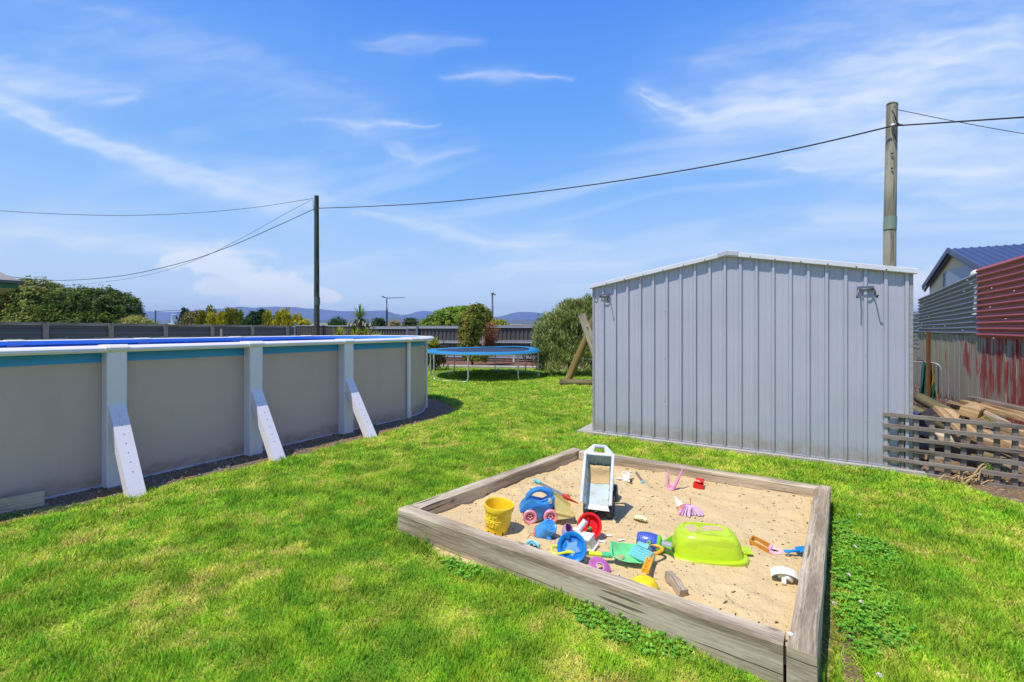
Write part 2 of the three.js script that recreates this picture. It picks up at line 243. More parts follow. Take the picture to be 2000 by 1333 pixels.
const poolStrip = (x, z) => { const d = poolDist(x, z), along = V(x, 0, z).sub(POST3).dot(PD); return d < 0.5 + 0.11 * (fbm(x * 2.3, z * 2.3, 3) - 0.5) * 2 + 0.06 * smoothstep(along, -3, -1) * (1 - smoothstep(along, 0.3, 1)); };
const BED_F = 16.6;                                        // where the lawn ends at the back
{
  const g = grid(420, 260, (i, j) => { const a = (i - 0.5) * 2 * Math.PI, r = 0.4 * Math.pow(7000 / 0.4, j < 0.75 ? j * 0.72 : 0.54 + (j - 0.75) * 1.84); const x = Math.sin(a) * r, f = Math.cos(a) * r; return V(x, r < 40 ? gh(x, f) : 0, -f); }, (i, j, q) => [q.x, q.z]);
  const col = new Float32Array(g.attributes.position.count * 3), P = g.attributes.position;
  for (let i = 0; i < P.count; i++) { const x = P.getX(i), z = P.getZ(i), n = fbm(x * 0.8 + 9, z * 0.8, 4); const c = mixc([0.82, 0.95, 0.7], [1.25, 1.08, 0.95], smoothstep(n, 0.35, 0.65)); col.set(c, i * 3); }
  g.setAttribute('color', new THREE.BufferAttribute(col, 3));
  const map = tex(1024, 1024, (u, v) => { const t = fbm(u * 30, v * 30, 4, 30), s = fbm(u * 160, v * 90, 2, 0), q = vn(u * 200, v * 200, 200); return mixc(mixc(rgb(70, 80, 26), rgb(130, 134, 52), t * 0.7 + s * 0.5 - 0.15), rgb(196, 176, 108), smoothstep(q, 0.65, 0.95) * 0.6); }, { rx: 2.7, ry: 2.7 });
  structure('lawn', g, mat(null, 1, { map, vertexColors: true, bumpMap: tex(512, 512, (u, v) => fbm(u * 80, v * 80, 3, 80), { srgb: false, rx: 1.6, ry: 1.6 }), bumpScale: 0.02 }));
}
// sheets of bare ground laid on it
function sheet(name, poly, lift, material) {
  const s = new THREE.ShapeGeometry(new THREE.Shape(poly.map((p) => new THREE.Vector2(p.x, -p.z)))); s.rotateX(-Math.PI / 2); s.translate(0, lift, 0);
  const P = s.attributes.position, u = s.attributes.uv; for (let i = 0; i < P.count; i++) u.setXY(i, P.getX(i), P.getZ(i));
  return structure(name, s, material);
}
const GRAVEL = mat(null, 0.97, { map: tex(512, 512, (u, v) => { const t = fbm(u * 14, v * 14, 4, 14), s = vn(u * 140, v * 140, 140), r = fbm(u * 5 + 2, v * 5, 3, 5); return mixc(mixc(rgb(86, 70, 54), rgb(160, 138, 112), t * 0.5 + s * 0.5), rgb(170, 112, 62), smoothstep(r, 0.5, 0.66) * 0.7); }, { rx: 1, ry: 1 }), bumpMap: tex(512, 512, (u, v) => vn(u * 110, v * 110, 110) * 0.7 + 0.3 * fbm(u * 20, v * 20, 3, 20), { srgb: false, rx: 1, ry: 1 }), bumpScale: 0.02 });
{
  const pts = [], inn = []; const L = PC1.distanceTo(PC0), N = 110;
  for (let i = 0; i <= N; i++) { const s = lerp(0, L + PR * Math.PI, i / N); let c, n; if (s < L) { c = PC0.clone().addScaledVector(PD, s); n = PN.clone(); } else { const a = (s - L) / PR; c = PC1.clone(); n = PN.clone().multiplyScalar(Math.cos(a)).addScaledVector(PD, Math.sin(a)); }
    let d = 0.2; while (d < 0.8 && poolStrip(c.x + n.x * (PR + d), c.z + n.z * (PR + d))) d += 0.01; pts.push(c.clone().addScaledVector(n, PR + d + 0.03)); inn.push(c.clone().addScaledVector(n, PR - 0.1)); }
  sheet('gravel_strip', [...pts, ...inn.reverse()], 0.012, GRAVEL);
  // loose stones and dry straw along that strip
  const r = rng(5), im = new THREE.InstancedMesh(new THREE.DodecahedronGeometry(0.012, 0), mat(S(178, 170, 160), 0.95), 1500), M = new THREE.Matrix4(), c = new THREE.Color(); im.name = 'loose_gravel'; im.userData.kind = 'stuff'; mark(im, 'grey and brown pebbles loose on the bare strip beside the pool', 'gravel');
  for (let i = 0; i < 1500; i++) { let p; do { const s = lerp(-4, 1.3, r()), d = 0.03 + r() * 0.42; p = POST3.clone().addScaledVector(PD, s).addScaledVector(PN, d); } while (!poolStrip(p.x, p.z)); const k = 0.35 + r() * r() * 1.3; M.compose(p.setY(0.014 + k * 0.003), new THREE.Quaternion().setFromEuler(new THREE.Euler(r() * 6, r() * 6, r() * 6)), V(k, k * 0.6, k * 1.2)); im.setMatrixAt(i, M); const q = r(); im.setColorAt(i, c.setRGB(0.28 + q * 0.6, 0.22 + q * 0.54, 0.16 + q * 0.48)); }
  scene.add(im);
}
sheet('bare_ground', dirtRight, 0.008, DIRT);
sheet('mulch_bed', [at(560, 640, 27).setY(0), at(840, 640, BED_F + 0.5).setY(0), D2(2.6, BED_F - 0.55), D2(6, BED_F - 1.2), D2(6, 21), D2(-12, 30)], 0.03, mat(null, 0.98, { map: tex(256, 256, (u, v) => { const t = vn(u * 60, v * 60, 60), s = fbm(u * 6, v * 6, 3, 6); return mixc(mixc(rgb(86, 62, 46), rgb(150, 112, 84), t), rgb(170, 92, 66), smoothstep(s, 0.5, 0.7)); }, { rx: 1.4, ry: 1.4 }), bumpMap: tex(256, 256, (u, v) => vn(u * 50, v * 50, 50), { srgb: false, rx: 1.2, ry: 1.2 }), bumpScale: 0.05 }));
{ const k = thing('garden_edging', 'pale concrete edging strip between the lawn and the mulch bed behind the trampoline', 'edging'); const a = D2(-4.2, BED_F + 0.7), b = D2(2.7, BED_F - 0.62), c = D2(5.5, BED_F - 1.25); part(k, 'kerb', CONCRETE, beam(a.setY(0.03), b.clone().setY(0.03), 0.3, 0.14, { c: 0.015 }), beam(b.setY(0.03), c.setY(0.03), 0.3, 0.139, { c: 0.015 })); }

// ---------------------------------------------------------------- far hills
{
  const far = [[-900, 612], [-500, 606], [-200, 612], [0, 604], [150, 607], [280, 608.5], [330, 610], [385, 607], [430, 603], [472, 599], [492, 601.7], [506, 600.5], [542, 599], [558, 600], [591, 600.5], [598, 604.5], [614, 603], [630, 604], [644, 607], [665, 608], [717, 608], [750, 606.5], [758, 608], [767, 612], [777, 615.5], [791, 616], [803, 613], [815, 609], [830, 607], [850, 609.5], [880, 614], [920, 619], [966, 619.5], [982, 617], [1000, 612], [1011, 609.6], [1036, 610], [1060, 612], [1100, 617], [1200, 622], [1400, 618], [1600, 610], [1800, 612], [2100, 606], [2500, 612], [2900, 608]];
  const near = [[-900, 626], [-300, 622], [100, 626], [280, 624], [360, 628], [480, 625], [600, 627], [700, 622], [760, 620], [830, 624], [900, 628], [980, 624], [1050, 625], [1200, 627], [1500, 624], [1900, 626], [2900, 624]];
  const land = [[-900, 634], [0, 633], [500, 633.5], [700, 631], [1000, 633], [1500, 632], [2900, 633]];
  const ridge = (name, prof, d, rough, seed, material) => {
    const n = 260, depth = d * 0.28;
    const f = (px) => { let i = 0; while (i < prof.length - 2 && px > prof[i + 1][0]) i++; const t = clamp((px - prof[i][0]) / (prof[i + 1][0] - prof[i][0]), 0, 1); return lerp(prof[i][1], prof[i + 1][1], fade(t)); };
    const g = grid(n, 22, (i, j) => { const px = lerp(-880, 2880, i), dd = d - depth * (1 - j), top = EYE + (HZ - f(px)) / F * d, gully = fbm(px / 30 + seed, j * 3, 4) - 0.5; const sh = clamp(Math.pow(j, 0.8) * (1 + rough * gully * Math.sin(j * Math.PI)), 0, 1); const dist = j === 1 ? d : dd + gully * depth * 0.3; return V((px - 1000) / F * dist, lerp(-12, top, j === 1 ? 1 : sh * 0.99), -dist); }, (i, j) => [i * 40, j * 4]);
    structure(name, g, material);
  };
  const forestAndHaze = (a, b, rx) => mat(null, 1, { map: tex(256, 256, (u, v) => mixc(a, b, fbm(u * 10, v * 10, 5, 10)), { rx, ry: rx }) });
  ridge('hills', far, 6500, 0.9, 1, forestAndHaze(rgb(34, 52, 98), rgb(52, 76, 128), 3));  // far forest painted bluer: distance haze put into the base colour, besides the fog
  ridge('hills', near, 3600, 0.7, 5, forestAndHaze(rgb(46, 60, 76), rgb(78, 92, 92), 2));
  ridge('plain', land, 1500, 0.4, 8, forestAndHaze(rgb(98, 104, 70), rgb(160, 150, 100), 5));
}

// ---------------------------------------------------------------- the above-ground pool
{
  const t = thing('above_ground_pool', 'oval above-ground swimming pool with grey ribbed wall, turquoise band and white rim', 'swimming pool');
  const L = PC1.distanceTo(PC0), TOTAL = 2 * L + 2 * Math.PI * PR;
  const where = (s) => { s = ((s % TOTAL) + TOTAL) % TOTAL; if (s < L) return { p: PC0.clone().addScaledVector(PD, s).addScaledVector(PN, PR), n: PN.clone() }; s -= L; if (s < Math.PI * PR) { const a = s / PR, n = PN.clone().multiplyScalar(Math.cos(a)).addScaledVector(PD, Math.sin(a)); return { p: PC1.clone().addScaledVector(n, PR), n }; } s -= Math.PI * PR; if (s < L) return { p: PC1.clone().addScaledVector(PD, -s).addScaledVector(PN, -PR), n: PN.clone().negate() }; s -= L; const a = s / PR, n = PN.clone().multiplyScalar(-Math.cos(a)).addScaledVector(PD, -Math.sin(a)); return { p: PC0.clone().addScaledVector(n, PR), n }; };
  const path = (s0, s1, step = 0.09) => { const n = Math.max(2, Math.ceil((s1 - s0) / step)), q = []; for (let i = 0; i <= n; i++) q.push(where(lerp(s0, s1, i / n))); return q; };
  const sPost3 = POST3.clone().sub(PC0).dot(PD), posts = []; for (let k = -2; k <= 0; k++) posts.push(sPost3 + k * PITCH);
  const rest = TOTAL - 2 * PITCH, nRest = Math.round(rest / 1.3); for (let k = 1; k < nRest; k++) posts.push(posts[2] + rest * k / nRest);
  posts[3] = L + 0.2; posts[4] = posts[3] + 0.98;
  const ribs = tex(64, 8, (u) => { const a = Math.abs(((u * 4) % 1) - 0.5) * 2; const k = 0.95 + 0.05 * smoothstep(a, 0.1, 0.4); return [k, k, k]; }, { rx: 0.06, ry: 1 });
  const ribsB = tex(64, 8, (u) => smoothstep(Math.abs(((u * 4) % 1) - 0.5) * 2, 0.05, 0.5), { srgb: false, rx: 0.06, ry: 1 });
  const stains = tex(1024, 256, (u, v) => { const st = fbm(u * 40, v * 2, 3, 0), big = fbm(u * 6, v * 3, 4, 0), sp = smoothstep(0.16 - v + 0.1 * fbm(u * 60, v * 20, 3) - 0.05, 0, 0.12) * fbm(u * 90, v * 30, 3); return mixc(mixc([0.97, 0.97, 0.97], [0.88, 0.87, 0.85], smoothstep(st * 0.5 + big * 0.5, 0.45, 0.7) * 0.25), [0.66, 0.58, 0.48], sp * 0.55); }, { rx: 6, ry: 1.35, mirror: true });
  const wallMat = new THREE.MeshPhysicalMaterial({ color: S(208, 182, 167), roughness: 0.42, map: stains, bumpMap: ribsB, bumpScale: 0.0007, side: THREE.DoubleSide });
  const bandMat = new THREE.MeshPhysicalMaterial({ color: S(48, 152, 216), roughness: 0.4, bumpMap: tex(256, 64, (u, v) => fbm(u * 5 + v * 3, v * 5, 3, 0), { srgb: false, rx: 0.9, ry: 0.2 }), bumpScale: 0.012, side: THREE.DoubleSide });
  const pvc = clean(246, 236, 234, 0.36), cream = clean(236, 230, 216, 0.42);
  const loop = path(0, TOTAL, 0.08);
  const strip = (o0, y0, o1, y1, pts = loop) => sweep([[o0, y0], [o1, y1]], pts, { caps: false, close: false });
  part(t, 'pool_wall', wallMat, strip(0, -0.02, 0, PH - 0.15));
  part(t, 'turquoise_band', bandMat, strip(0.004, PH - 0.155, 0.004, PH - 0.02));
  part(t, 'bottom_track', mat(S(200, 200, 204), 0.4), sweep([[-0.01, -0.01], [0.018, -0.01], [0.018, 0.025], [-0.01, 0.025]], path(0, TOTAL, 0.1), { caps: false }));
  const liner = new THREE.MeshPhysicalMaterial({ color: S(18, 84, 214), roughness: 0.3, side: THREE.DoubleSide });
  part(t, 'liner', liner, strip(-0.012, 0.02, -0.012, PH - 0.075), put(new THREE.CircleGeometry(PR, 48), V(PC1.x, 0.03, PC1.z), [-Math.PI / 2, 0, 0]), put(new THREE.CircleGeometry(PR, 48), V(PC0.x, 0.031, PC0.z), [-Math.PI / 2, 0, 0]), faces([[PC0.clone().addScaledVector(PN, PR).setY(0.029), PC1.clone().addScaledVector(PN, PR).setY(0.029), PC1.clone().addScaledVector(PN, -PR).setY(0.029), PC0.clone().addScaledVector(PN, -PR).setY(0.029)]]));
  part(t, 'liner_bead', new THREE.MeshPhysicalMaterial({ color: S(92, 170, 250), roughness: 0.3, side: THREE.DoubleSide }), strip(-0.067, PH - 0.055, -0.064, PH - 0.004));
  { const sh = new THREE.Shape(loop.map(({ p, n }) => new THREE.Vector2(p.x - n.x * 0.02, -(p.z - n.z * 0.02)))); const g = new THREE.ShapeGeometry(sh); g.rotateX(-Math.PI / 2); g.translate(0, PH - 0.24, 0); part(t, 'water', new THREE.MeshPhysicalMaterial({ color: S(60, 150, 230), roughness: 0.06, transmission: 0.85, ior: 1.33, bumpMap: scuff, bumpScale: 0.01, side: THREE.DoubleSide }), g); }
  const rim = [[-0.06, PH - 0.02], [-0.062, PH - 0.006], [-0.05, PH], [0.1, PH + 0.004], [0.138, PH - 0.004], [0.156, PH - 0.022], [0.156, PH - 0.042], [0.142, PH - 0.06], [0.12, PH - 0.062], [0.11, PH - 0.05], [0.11, PH - 0.02]];
  const cap = rim.map(([a, b]) => [a > 0 ? a * 1.07 + 0.002 : a * 1.12, PH + (b - PH) * 1.12 + 0.007]);
  posts.forEach((s, k) => {
    const next = k + 1 < posts.length ? posts[k + 1] : posts[0] + TOTAL;
    part(t, 'top_rail', pvc, sweep(rim, path(s + 0.05, next - 0.05, 0.07)));
    part(t, 'rail_cap', cream, sweep(cap, path(s - 0.085, s + 0.085, 0.03)), sweep(cap.map(([a, b]) => [a * 1.03, b + 0.002]), path(s - 0.06, s - 0.045, 0.015)));
    const { p, n } = where(s), d = V(-n.z, 0, n.x); const straight = (s <= L + 0.01) || (s > L + Math.PI * PR && s < 2 * L + Math.PI * PR);
    const q = (o, w, y) => p.clone().addScaledVector(n, o).addScaledVector(d, w).setY(y);
    if (!straight) { part(t, 'upright', pvc, beam(q(0.03, 0, -0.02), q(0.03, 0, PH - 0.05), 0.075, 0.045, { up: n, c: 0.012 })); if (s < L + 2) part(t, 'upright_foot', cream, beam(q(0.032, 0, 0), q(0.032, 0, 0.11), 0.08, 0.05, { up: n, c: 0.008 })); return; }
    part(t, 'upright', pvc, beam(q(0.074, 0, 0.01), q(0.074, 0, PH - 0.05), 0.15, 0.148, { up: n, c: 0.008 }));
    const clip = part(t, 'foot_clip', mat(S(150, 150, 155), 0.5), beam(q(0.08, -0.07, 0.01), q(0.08, 0.07, 0.01), 0.16, 0.03, {})); clip.castShadow = true;
    // the buttress: a hollow white beam leaning on the upright
    const w = 0.062, A = (o, y, e) => q(o, e * w, y), hi = 0.78, lo = 0.62, f0 = 0.55, f1 = 0.68;
    const B = part(t, 'buttress', pvc, faces([
      [A(0.147, hi, -1), A(f1, 0, -1), A(f1, 0, 1), A(0.147, hi, 1)], [A(0.147, lo, 1), A(f0, 0, 1), A(f0, 0, -1), A(0.147, lo, -1)],
      [A(0.147, lo, -1), A(f0, 0, -1), A(f1, 0, -1), A(0.147, hi, -1)], [A(0.147, hi, 1), A(f1, 0, 1), A(f0, 0, 1), A(0.147, lo, 1)], [A(0.147, hi, -1), A(0.147, hi, 1), A(0.147, lo, 1), A(0.147, lo, -1)]]));
    const slope = V(0, 0, 0).addScaledVector(n, f1 - 0.148).setY(-hi), nn = n.clone().multiplyScalar(hi).setY(f1 - 0.148).normalize();
    for (let i = 1; i <= 7; i++) { const c = q(0.148, 0, hi).addScaledVector(slope, i * 0.098 + 0.03); mesh('rivet', put(new THREE.SphereGeometry(0.0042, 8, 6), c.addScaledVector(nn, 0.0005)), BLACK, B); }
    for (const [y, e] of [[hi - 0.03, -1], [hi - 0.075, -1]]) mesh('bolt', rod(q(0.115, e * 0.074, y), q(0.115, e * 0.083, y), 0.012, 0.01), BLACK, t);
  });
}
single('timber_board', beam(gd(-60, 1004, 0.05).setY(0.05), gd(84, 976, 0.05).setY(0.05), 0.03, 0.16, { jig: 0.003, n: 4, c: 0.003 }).translate(0.03, 0, 0.02), GREYWOOD, 'short weathered board standing on edge against the foot of the pool wall', 'timber board');

// ---------------------------------------------------------------- the shed
{
  const t = thing('garden_shed', 'pale blue-grey ribbed steel garden shed with a low gable and white trim', 'shed');
  const DEPTH = 3.0, EAVE = 2.06, RIDGE = 2.37, BASE = 0.055;
  const shedMap = tex(512, 1024, (u, v) => { const g = 0.95 + 0.05 * (fbm(u * 6, v * 8, 5, 0) - 0.5) + 0.03 * (fbm(u * 40, v * 3, 3, 0) - 0.5), sp = smoothstep(0.085 - v + 0.05 * fbm(u * 30, v * 20, 3), 0, 0.09) * (0.3 + fbm(u * 80, v * 60, 3)), k = vn(u * 130, v * 220) > 0.955 && v < 0.25 ? 0.5 : 0; return mixc(mixc([g, g, g], [0.8, 0.74, 0.64], sp * 0.7), [1, 1, 1], k * 0.6); }, { rx: 1.3, ry: 2.6, mirror: true });
  const steel = new THREE.MeshPhysicalMaterial({ color: S(198, 198, 209), roughness: 0.38, metalness: 0.2, map: shedMap, bumpMap: steelBump, bumpScale: 0.0004, side: THREE.DoubleSide });
  const trim = mat(S(240, 238, 242), 0.4, { metalness: 0.15, map: steelMap });
  const q = (u, o, y) => SH.L.clone().addScaledVector(SU, u).addScaledVector(SN, o).setY(y);
  const top = (u) => lerp(EAVE, RIDGE, 1 - Math.abs(u / SW - 0.5) * 2) - 0.012;
  const pitch = SW / 20, prof = [];                          // one rib: flat pan, a faint step, then the rib with its steep right flank
  for (let k = 0; k < 20; k++) for (const [f, o] of [[0.01, 0], [0.30, 0], [0.31, 0.003], [0.38, 0.003], [0.39, 0], [0.60, 0], [0.63, 0.006], [0.69, 0.006], [0.71, 0.003], [0.75, 0.029], [0.9, 0.029], [0.915, 0.0]]) prof.push([(k + f) * pitch, o]);
  for (let s = 0; s < 5; s++) {                                // sheets of four ribs, each lapped over the next
    const cut = prof.filter(([u]) => u >= s * 4 * pitch - 0.001 && u <= (s + 1) * 4 * pitch + 0.02).map(([u, o]) => [u, o + (s % 2) * 0.0012]), list = [];
    for (let i = 0; i < cut.length - 1; i++) { const [a, oa] = cut[i], [b, ob] = cut[i + 1]; const segs = 1; for (let k = 0; k < segs; k++) list.push([q(a, oa, BASE), q(b, ob, BASE), q(b, ob, top(b)), q(a, oa, top(a))]); }
    part(t, 'wall_sheet', steel, faces(list));
  }
  const side = (u0, flip) => { const list = [], n = 18; for (let k = 0; k < n; k++) { const p = DEPTH / n, z = (f) => -(k + f) * p; for (const [f0, o0, f1, o1] of [[0, 0, 0.62, 0], [0.62, 0, 0.68, 0.02], [0.68, 0.02, 0.86, 0.02], [0.86, 0.02, 0.92, 0], [0.92, 0, 1, 0]]) list.push([q(u0 + flip * o0, z(f0), BASE), q(u0 + flip * o1, z(f1), BASE), q(u0 + flip * o1, z(f1), EAVE), q(u0 + flip * o0, z(f0), EAVE)]); } return faces(list); };
  part(t, 'side_wall', steel, side(0, -1)); part(t, 'side_wall', steel, side(SW, 1));
  part(t, 'back_wall', steel, faces([[q(0, -DEPTH, BASE), q(SW, -DEPTH, BASE), q(SW, -DEPTH, EAVE), q(SW / 2, -DEPTH, RIDGE), q(0, -DEPTH, EAVE)]]));
  for (const e of [0, 1]) { const list = [], n = 16, u0 = e ? SW + 0.05 : -0.05, rise = (u) => lerp(EAVE, RIDGE, 1 - Math.abs(u / SW - 0.5) * 2); for (let k = 0; k < n; k++) { const p = (DEPTH + 0.06) / n, z = (f) => 0.02 - (k + f) * p; for (const [f0, o0, f1, o1] of [[0, 0, 0.7, 0], [0.7, 0, 0.78, 0.025], [0.78, 0.025, 0.92, 0.025], [0.92, 0.025, 1, 0]]) list.push([q(u0, z(f0), rise(u0) + o0), q(u0, z(f1), rise(u0) + o1), q(SW / 2, z(f1), RIDGE + o1), q(SW / 2, z(f0), RIDGE + o0)]); } part(t, 'roof_sheet', steel, faces(list)); }
  for (const e of [-1, 1]) {                                   // barge trim along both rakes
    const a = q(e < 0 ? -0.045 : SW + 0.045, 0.034, EAVE + 0.005), b = q(SW / 2, 0.034, RIDGE + 0.014);
    const T = part(t, 'barge_trim', trim, beam(a, b, 0.075, 0.052, { c: 0.004 }));
    for (let i = 1; i < 7; i++) mesh('screw', put(new THREE.SphereGeometry(0.007, 8, 6), a.clone().lerp(b, i / 7).addScaledVector(SN, 0.038).add(V(0, -0.014, 0))), BLACK, T);
  }
  part(t, 'ridge_cap', mat(S(186, 188, 194), 0.5), beam(q(SW / 2 - 0.105, 0.04, RIDGE + 0.0), q(SW / 2, 0.04, RIDGE + 0.022), 0.078, 0.058, { c: 0.006 }), beam(q(SW / 2, 0.04, RIDGE + 0.022), q(SW / 2 + 0.115, 0.04, RIDGE + 0.004), 0.078, 0.058, { c: 0.006 }));
  part(t, 'corner_trim', steel, beam(q(-0.004, -0.004, BASE), q(-0.004, -0.004, EAVE - 0.01), 0.03, 0.03, { up: SN, c: 0.003 })); part(t, 'corner_trim', steel, beam(q(SW + 0.004, -0.002, BASE), q(SW + 0.004, -0.002, EAVE - 0.01), 0.034, 0.03, { up: SN, c: 0.003 }));
  part(t, 'base_rail', mat(S(150, 155, 166), 0.5, { metalness: 0.3 }), beam(q(-0.01, 0.004, 0.06), q(SW + 0.01, 0.004, 0.06), 0.03, 0.02, {}));
  const slabG = new THREE.ExtrudeGeometry(new THREE.Shape(slab.map((p) => new THREE.Vector2(p.x, -p.z))), { depth: 0.11, bevelEnabled: true, bevelSize: 0.006, bevelThickness: 0.006, bevelSegments: 2 }); slabG.rotateX(-Math.PI / 2); slabG.translate(0, -0.063, 0); part(t, 'concrete_slab', CONCRETE, slabG);
  for (const [u, y] of [[5.72, 1.7], [5.72, 1.1], [5.72, 0.55], [9.82, 2.1], [9.82, 1.42], [9.82, 0.72], [13.8, 2.12], [13.8, 1.36], [13.8, 0.63], [4.86, 0.85], [6.86, 0.85], [3.82, 0.86], [1.82, 1.9], [1.82, 0.5], [17.82, 1.9], [17.82, 1.2], [17.82, 0.5], [9.82, 0.12], [13.8, 0.12], [5.72, 0.12]]) mesh('screw', put(new THREE.SphereGeometry(0.0065, 8, 6), q(u * pitch, 0.024, y)), BLACK, t);
  // two double hooks bolted near the top of the gable wall
  for (const [px, py, d, label] of [[1183, 581, 6.28, 'small double hook at the left of the gable wall'], [1690, 568, 4.83, 'double hook at the right of the gable wall']]) {
    const c = at(px, py, d), u = c.clone().sub(SH.L).dot(SU), y = c.y, H = new THREE.Group(); H.name = 'wall_hook'; H.userData.label = label; t.add(H);
    mesh('hook_plate', join([beam(q(u - 0.07, 0.028, y + 0.02), q(u + 0.07, 0.028, y + 0.02), 0.012, 0.05, {})]), HOOK, H);
    for (const e of [-1, 1]) mesh('hook_arm', tube([q(u + e * 0.05, 0.03, y + 0.015), q(u + e * 0.062, 0.07, y + 0.012), q(u + e * 0.068, 0.1, y - 0.015), q(u + e * 0.074, 0.108, y - 0.06), q(u + e * 0.08, 0.125, y - 0.082), q(u + e * 0.088, 0.145, y - 0.06)], 0.0075, 20, 8), e < 0 ? HOOK : BLACK, H);
    mesh('hook_bar', tube([q(u - 0.06, 0.03, y), q(u - 0.03, 0.06, y + 0.012), q(u + 0.03, 0.06, y + 0.012), q(u + 0.06, 0.03, y)], 0.007, 16, 8), HOOK, H);
  }
}

// ---------------------------------------------------------------- the sandpit: four sleepers and the sand
const PRINTS = (() => { const r = rng(57), q = []; for (let i = 0; i < 46; i++) q.push([lerp(-0.6, 2.5, r()), lerp(-4.7, -2.0, r()), r() * 3.14, 0.04 + r() * 0.05, 0.006 + r() * 0.014]); return q; })();
const prints = (x, z) => { let h = 0; for (const [px, pz, a, s, d] of PRINTS) { const dx = x - px, dz = z - pz; if (Math.abs(dx) > 0.3 || Math.abs(dz) > 0.3) continue; const u = (dx * Math.cos(a) + dz * Math.sin(a)) / (s * 1.9), v = (dz * Math.cos(a) - dx * Math.sin(a)) / s, k = u * u + v * v; h += d * (-Math.exp(-k * 1.2) + 0.45 * Math.exp(-((Math.sqrt(k) - 1.35) ** 2) * 7)); } return h; };
const sandH = (x, z) => { const n = fbm(x * 2.2 + 11, z * 2.2 + 5, 3); const m = Math.exp(-((x - 0.25) ** 2 + (z + 3.4) ** 2) / 0.18) * -0.025; return 0.07 + 0.055 * n + m + prints(x, z) + 0.022 * (fbm(x * 8, z * 8, 3) - 0.5) + 0.006 * (fbm(x * 30, z * 30, 2) - 0.5); };
const sp = (px, py) => { let h = 0.09, p; for (let i = 0; i < 6; i++) { p = gd(px, py, h); h = sandH(p.x, p.z); } return p.setY(h); };   // a point of the sand
{
  const t = thing('sandpit', 'square sandpit frame of weathered grey timber sleepers on the lawn', 'sandpit');
  const T = 0.105, mid = quad.reduce((a, b) => a.clone().add(b)).multiplyScalar(0.25);
  const sleeper = (a, b, cutA, cutB, y1, seed, low = -0.04) => { const d = b.clone().sub(a).setY(0).normalize(); let n = V(-d.z, 0, d.x); if (n.dot(mid.clone().sub(a).setY(0)) < 0) n.negate(); const A = a.clone().addScaledVector(d, cutA).addScaledVector(n, T / 2).setY((y1 + low) / 2), B = b.clone().addScaledVector(d, -cutB).addScaledVector(n, T / 2).setY((y1 + low) / 2); return part(t, 'sleeper', GREYWOOD, beam(A, B, T, y1 - low, { c: 0.008, jig: 0.006, n: 14, seed, u0: seed * 0.7, v0: seed * 0.13 })); };
  sleeper(SB.FL, SB.FR, 0, T + 0.012, 0.18, 1, -0.1); sleeper(SB.FR, SB.BR, 0, 0.002, 0.181, 2, -0.14); sleeper(SB.BR, SB.BL, T * 0.3, T + 0.01, 0.179, 3); sleeper(SB.BL, SB.FL, 0, T + 0.008, 0.182, 4);
  const head = sp(1544, 1239).setY(0.183); mesh('nail_cap', put(new THREE.CylinderGeometry(0.011, 0.012, 0.006, 12), gd(1544, 1239, 0.184)), mat(S(220, 216, 206), 0.6), t);
  const inset = (p) => p.clone().lerp(mid, 0.03);
  const [a, b, c, d] = [inset(SB.FL), inset(SB.FR), inset(SB.BR), inset(SB.BL)];
  const g = grid(260, 260, (i, j) => { const p = a.clone().lerp(b, i).lerp(d.clone().lerp(c, i), j); const e = Math.min(i, 1 - i, j, 1 - j); return p.setY(sandH(p.x, p.z) - 0.02 * Math.exp(-e * 26)); }, (i, j, q) => [q.x, q.z]);
  const map = tex(1024, 1024, (u, v) => { const t = fbm(u * 6, v * 6, 4, 6), s = vn(u * 400, v * 400, 400), w = fbm(u * 24, v * 24, 3, 24), k = vn(u * 110 + 3, v * 110, 110); return mixc(mixc(rgb(198, 168, 116), rgb(224, 198, 146), t * 0.6 + s * 0.3 + w * 0.2), rgb(110, 88, 60), smoothstep(k, 0.93, 0.98) * 0.7); }, { rx: 1.3, ry: 1.3 });
  structure('sand', g, mat(null, 0.98, { map, bumpMap: tex(1024, 1024, (u, v) => 0.55 * fbm(u * 40, v * 40, 4, 40) + 0.45 * vn(u * 300, v * 300, 300), { srgb: false, rx: 1.3, ry: 1.3 }), bumpScale: 0.008 }));
  // bits of bark and leaf scattered over the sand
  const r = rng(19), N = 1150, im = new THREE.InstancedMesh(new THREE.IcosahedronGeometry(0.006, 0), mat(null, 0.95), N), M = new THREE.Matrix4(), col = new THREE.Color(); im.name = 'bark_litter'; im.userData.kind = 'stuff'; mark(im, 'small dark bits of bark and leaf scattered over the sand', 'litter');
  for (let i = 0; i < N; i++) { const u = r(), v = r(), p = a.clone().lerp(b, u).lerp(d.clone().lerp(c, u), v), k = 0.3 + r() * r() * 1.7; if (fbm(p.x * 3, p.z * 3, 2) < 0.4 && r() < 0.7) { i--; continue; } M.compose(p.setY(sandH(p.x, p.z) + 0.001), new THREE.Quaternion().setFromEuler(new THREE.Euler((r() - 0.5) * 0.6, r() * 6, (r() - 0.5) * 0.6)), V(k * (0.6 + r() * 1.6), k * 0.4, k * 0.6)); im.setMatrixAt(i, M); const q = r(); im.setColorAt(i, col.setRGB(0.05 + q * 0.12, 0.04 + q * 0.08, 0.02 + q * 0.04)); }
  scene.add(im);
}
// sand washed out along the front of the frame
sheet('spilled_sand', [gd(832, 1076), gd(850, 1072), gd(900, 1088), gd(960, 1106), gd(1010, 1120), gd(960, 1128), gd(900, 1110), gd(860, 1096)].map((p) => p), 0.014, mat(S(214, 186, 136), 0.98, { bumpMap: scuff, bumpScale: 0.01 }));
sheet('spilled_sand', [gd(1640, 1200), gd(1668, 1195), gd(1680, 1250), gd(1690, 1333), gd(1700, 1420), gd(1640, 1420)], -0.03, DIRT);

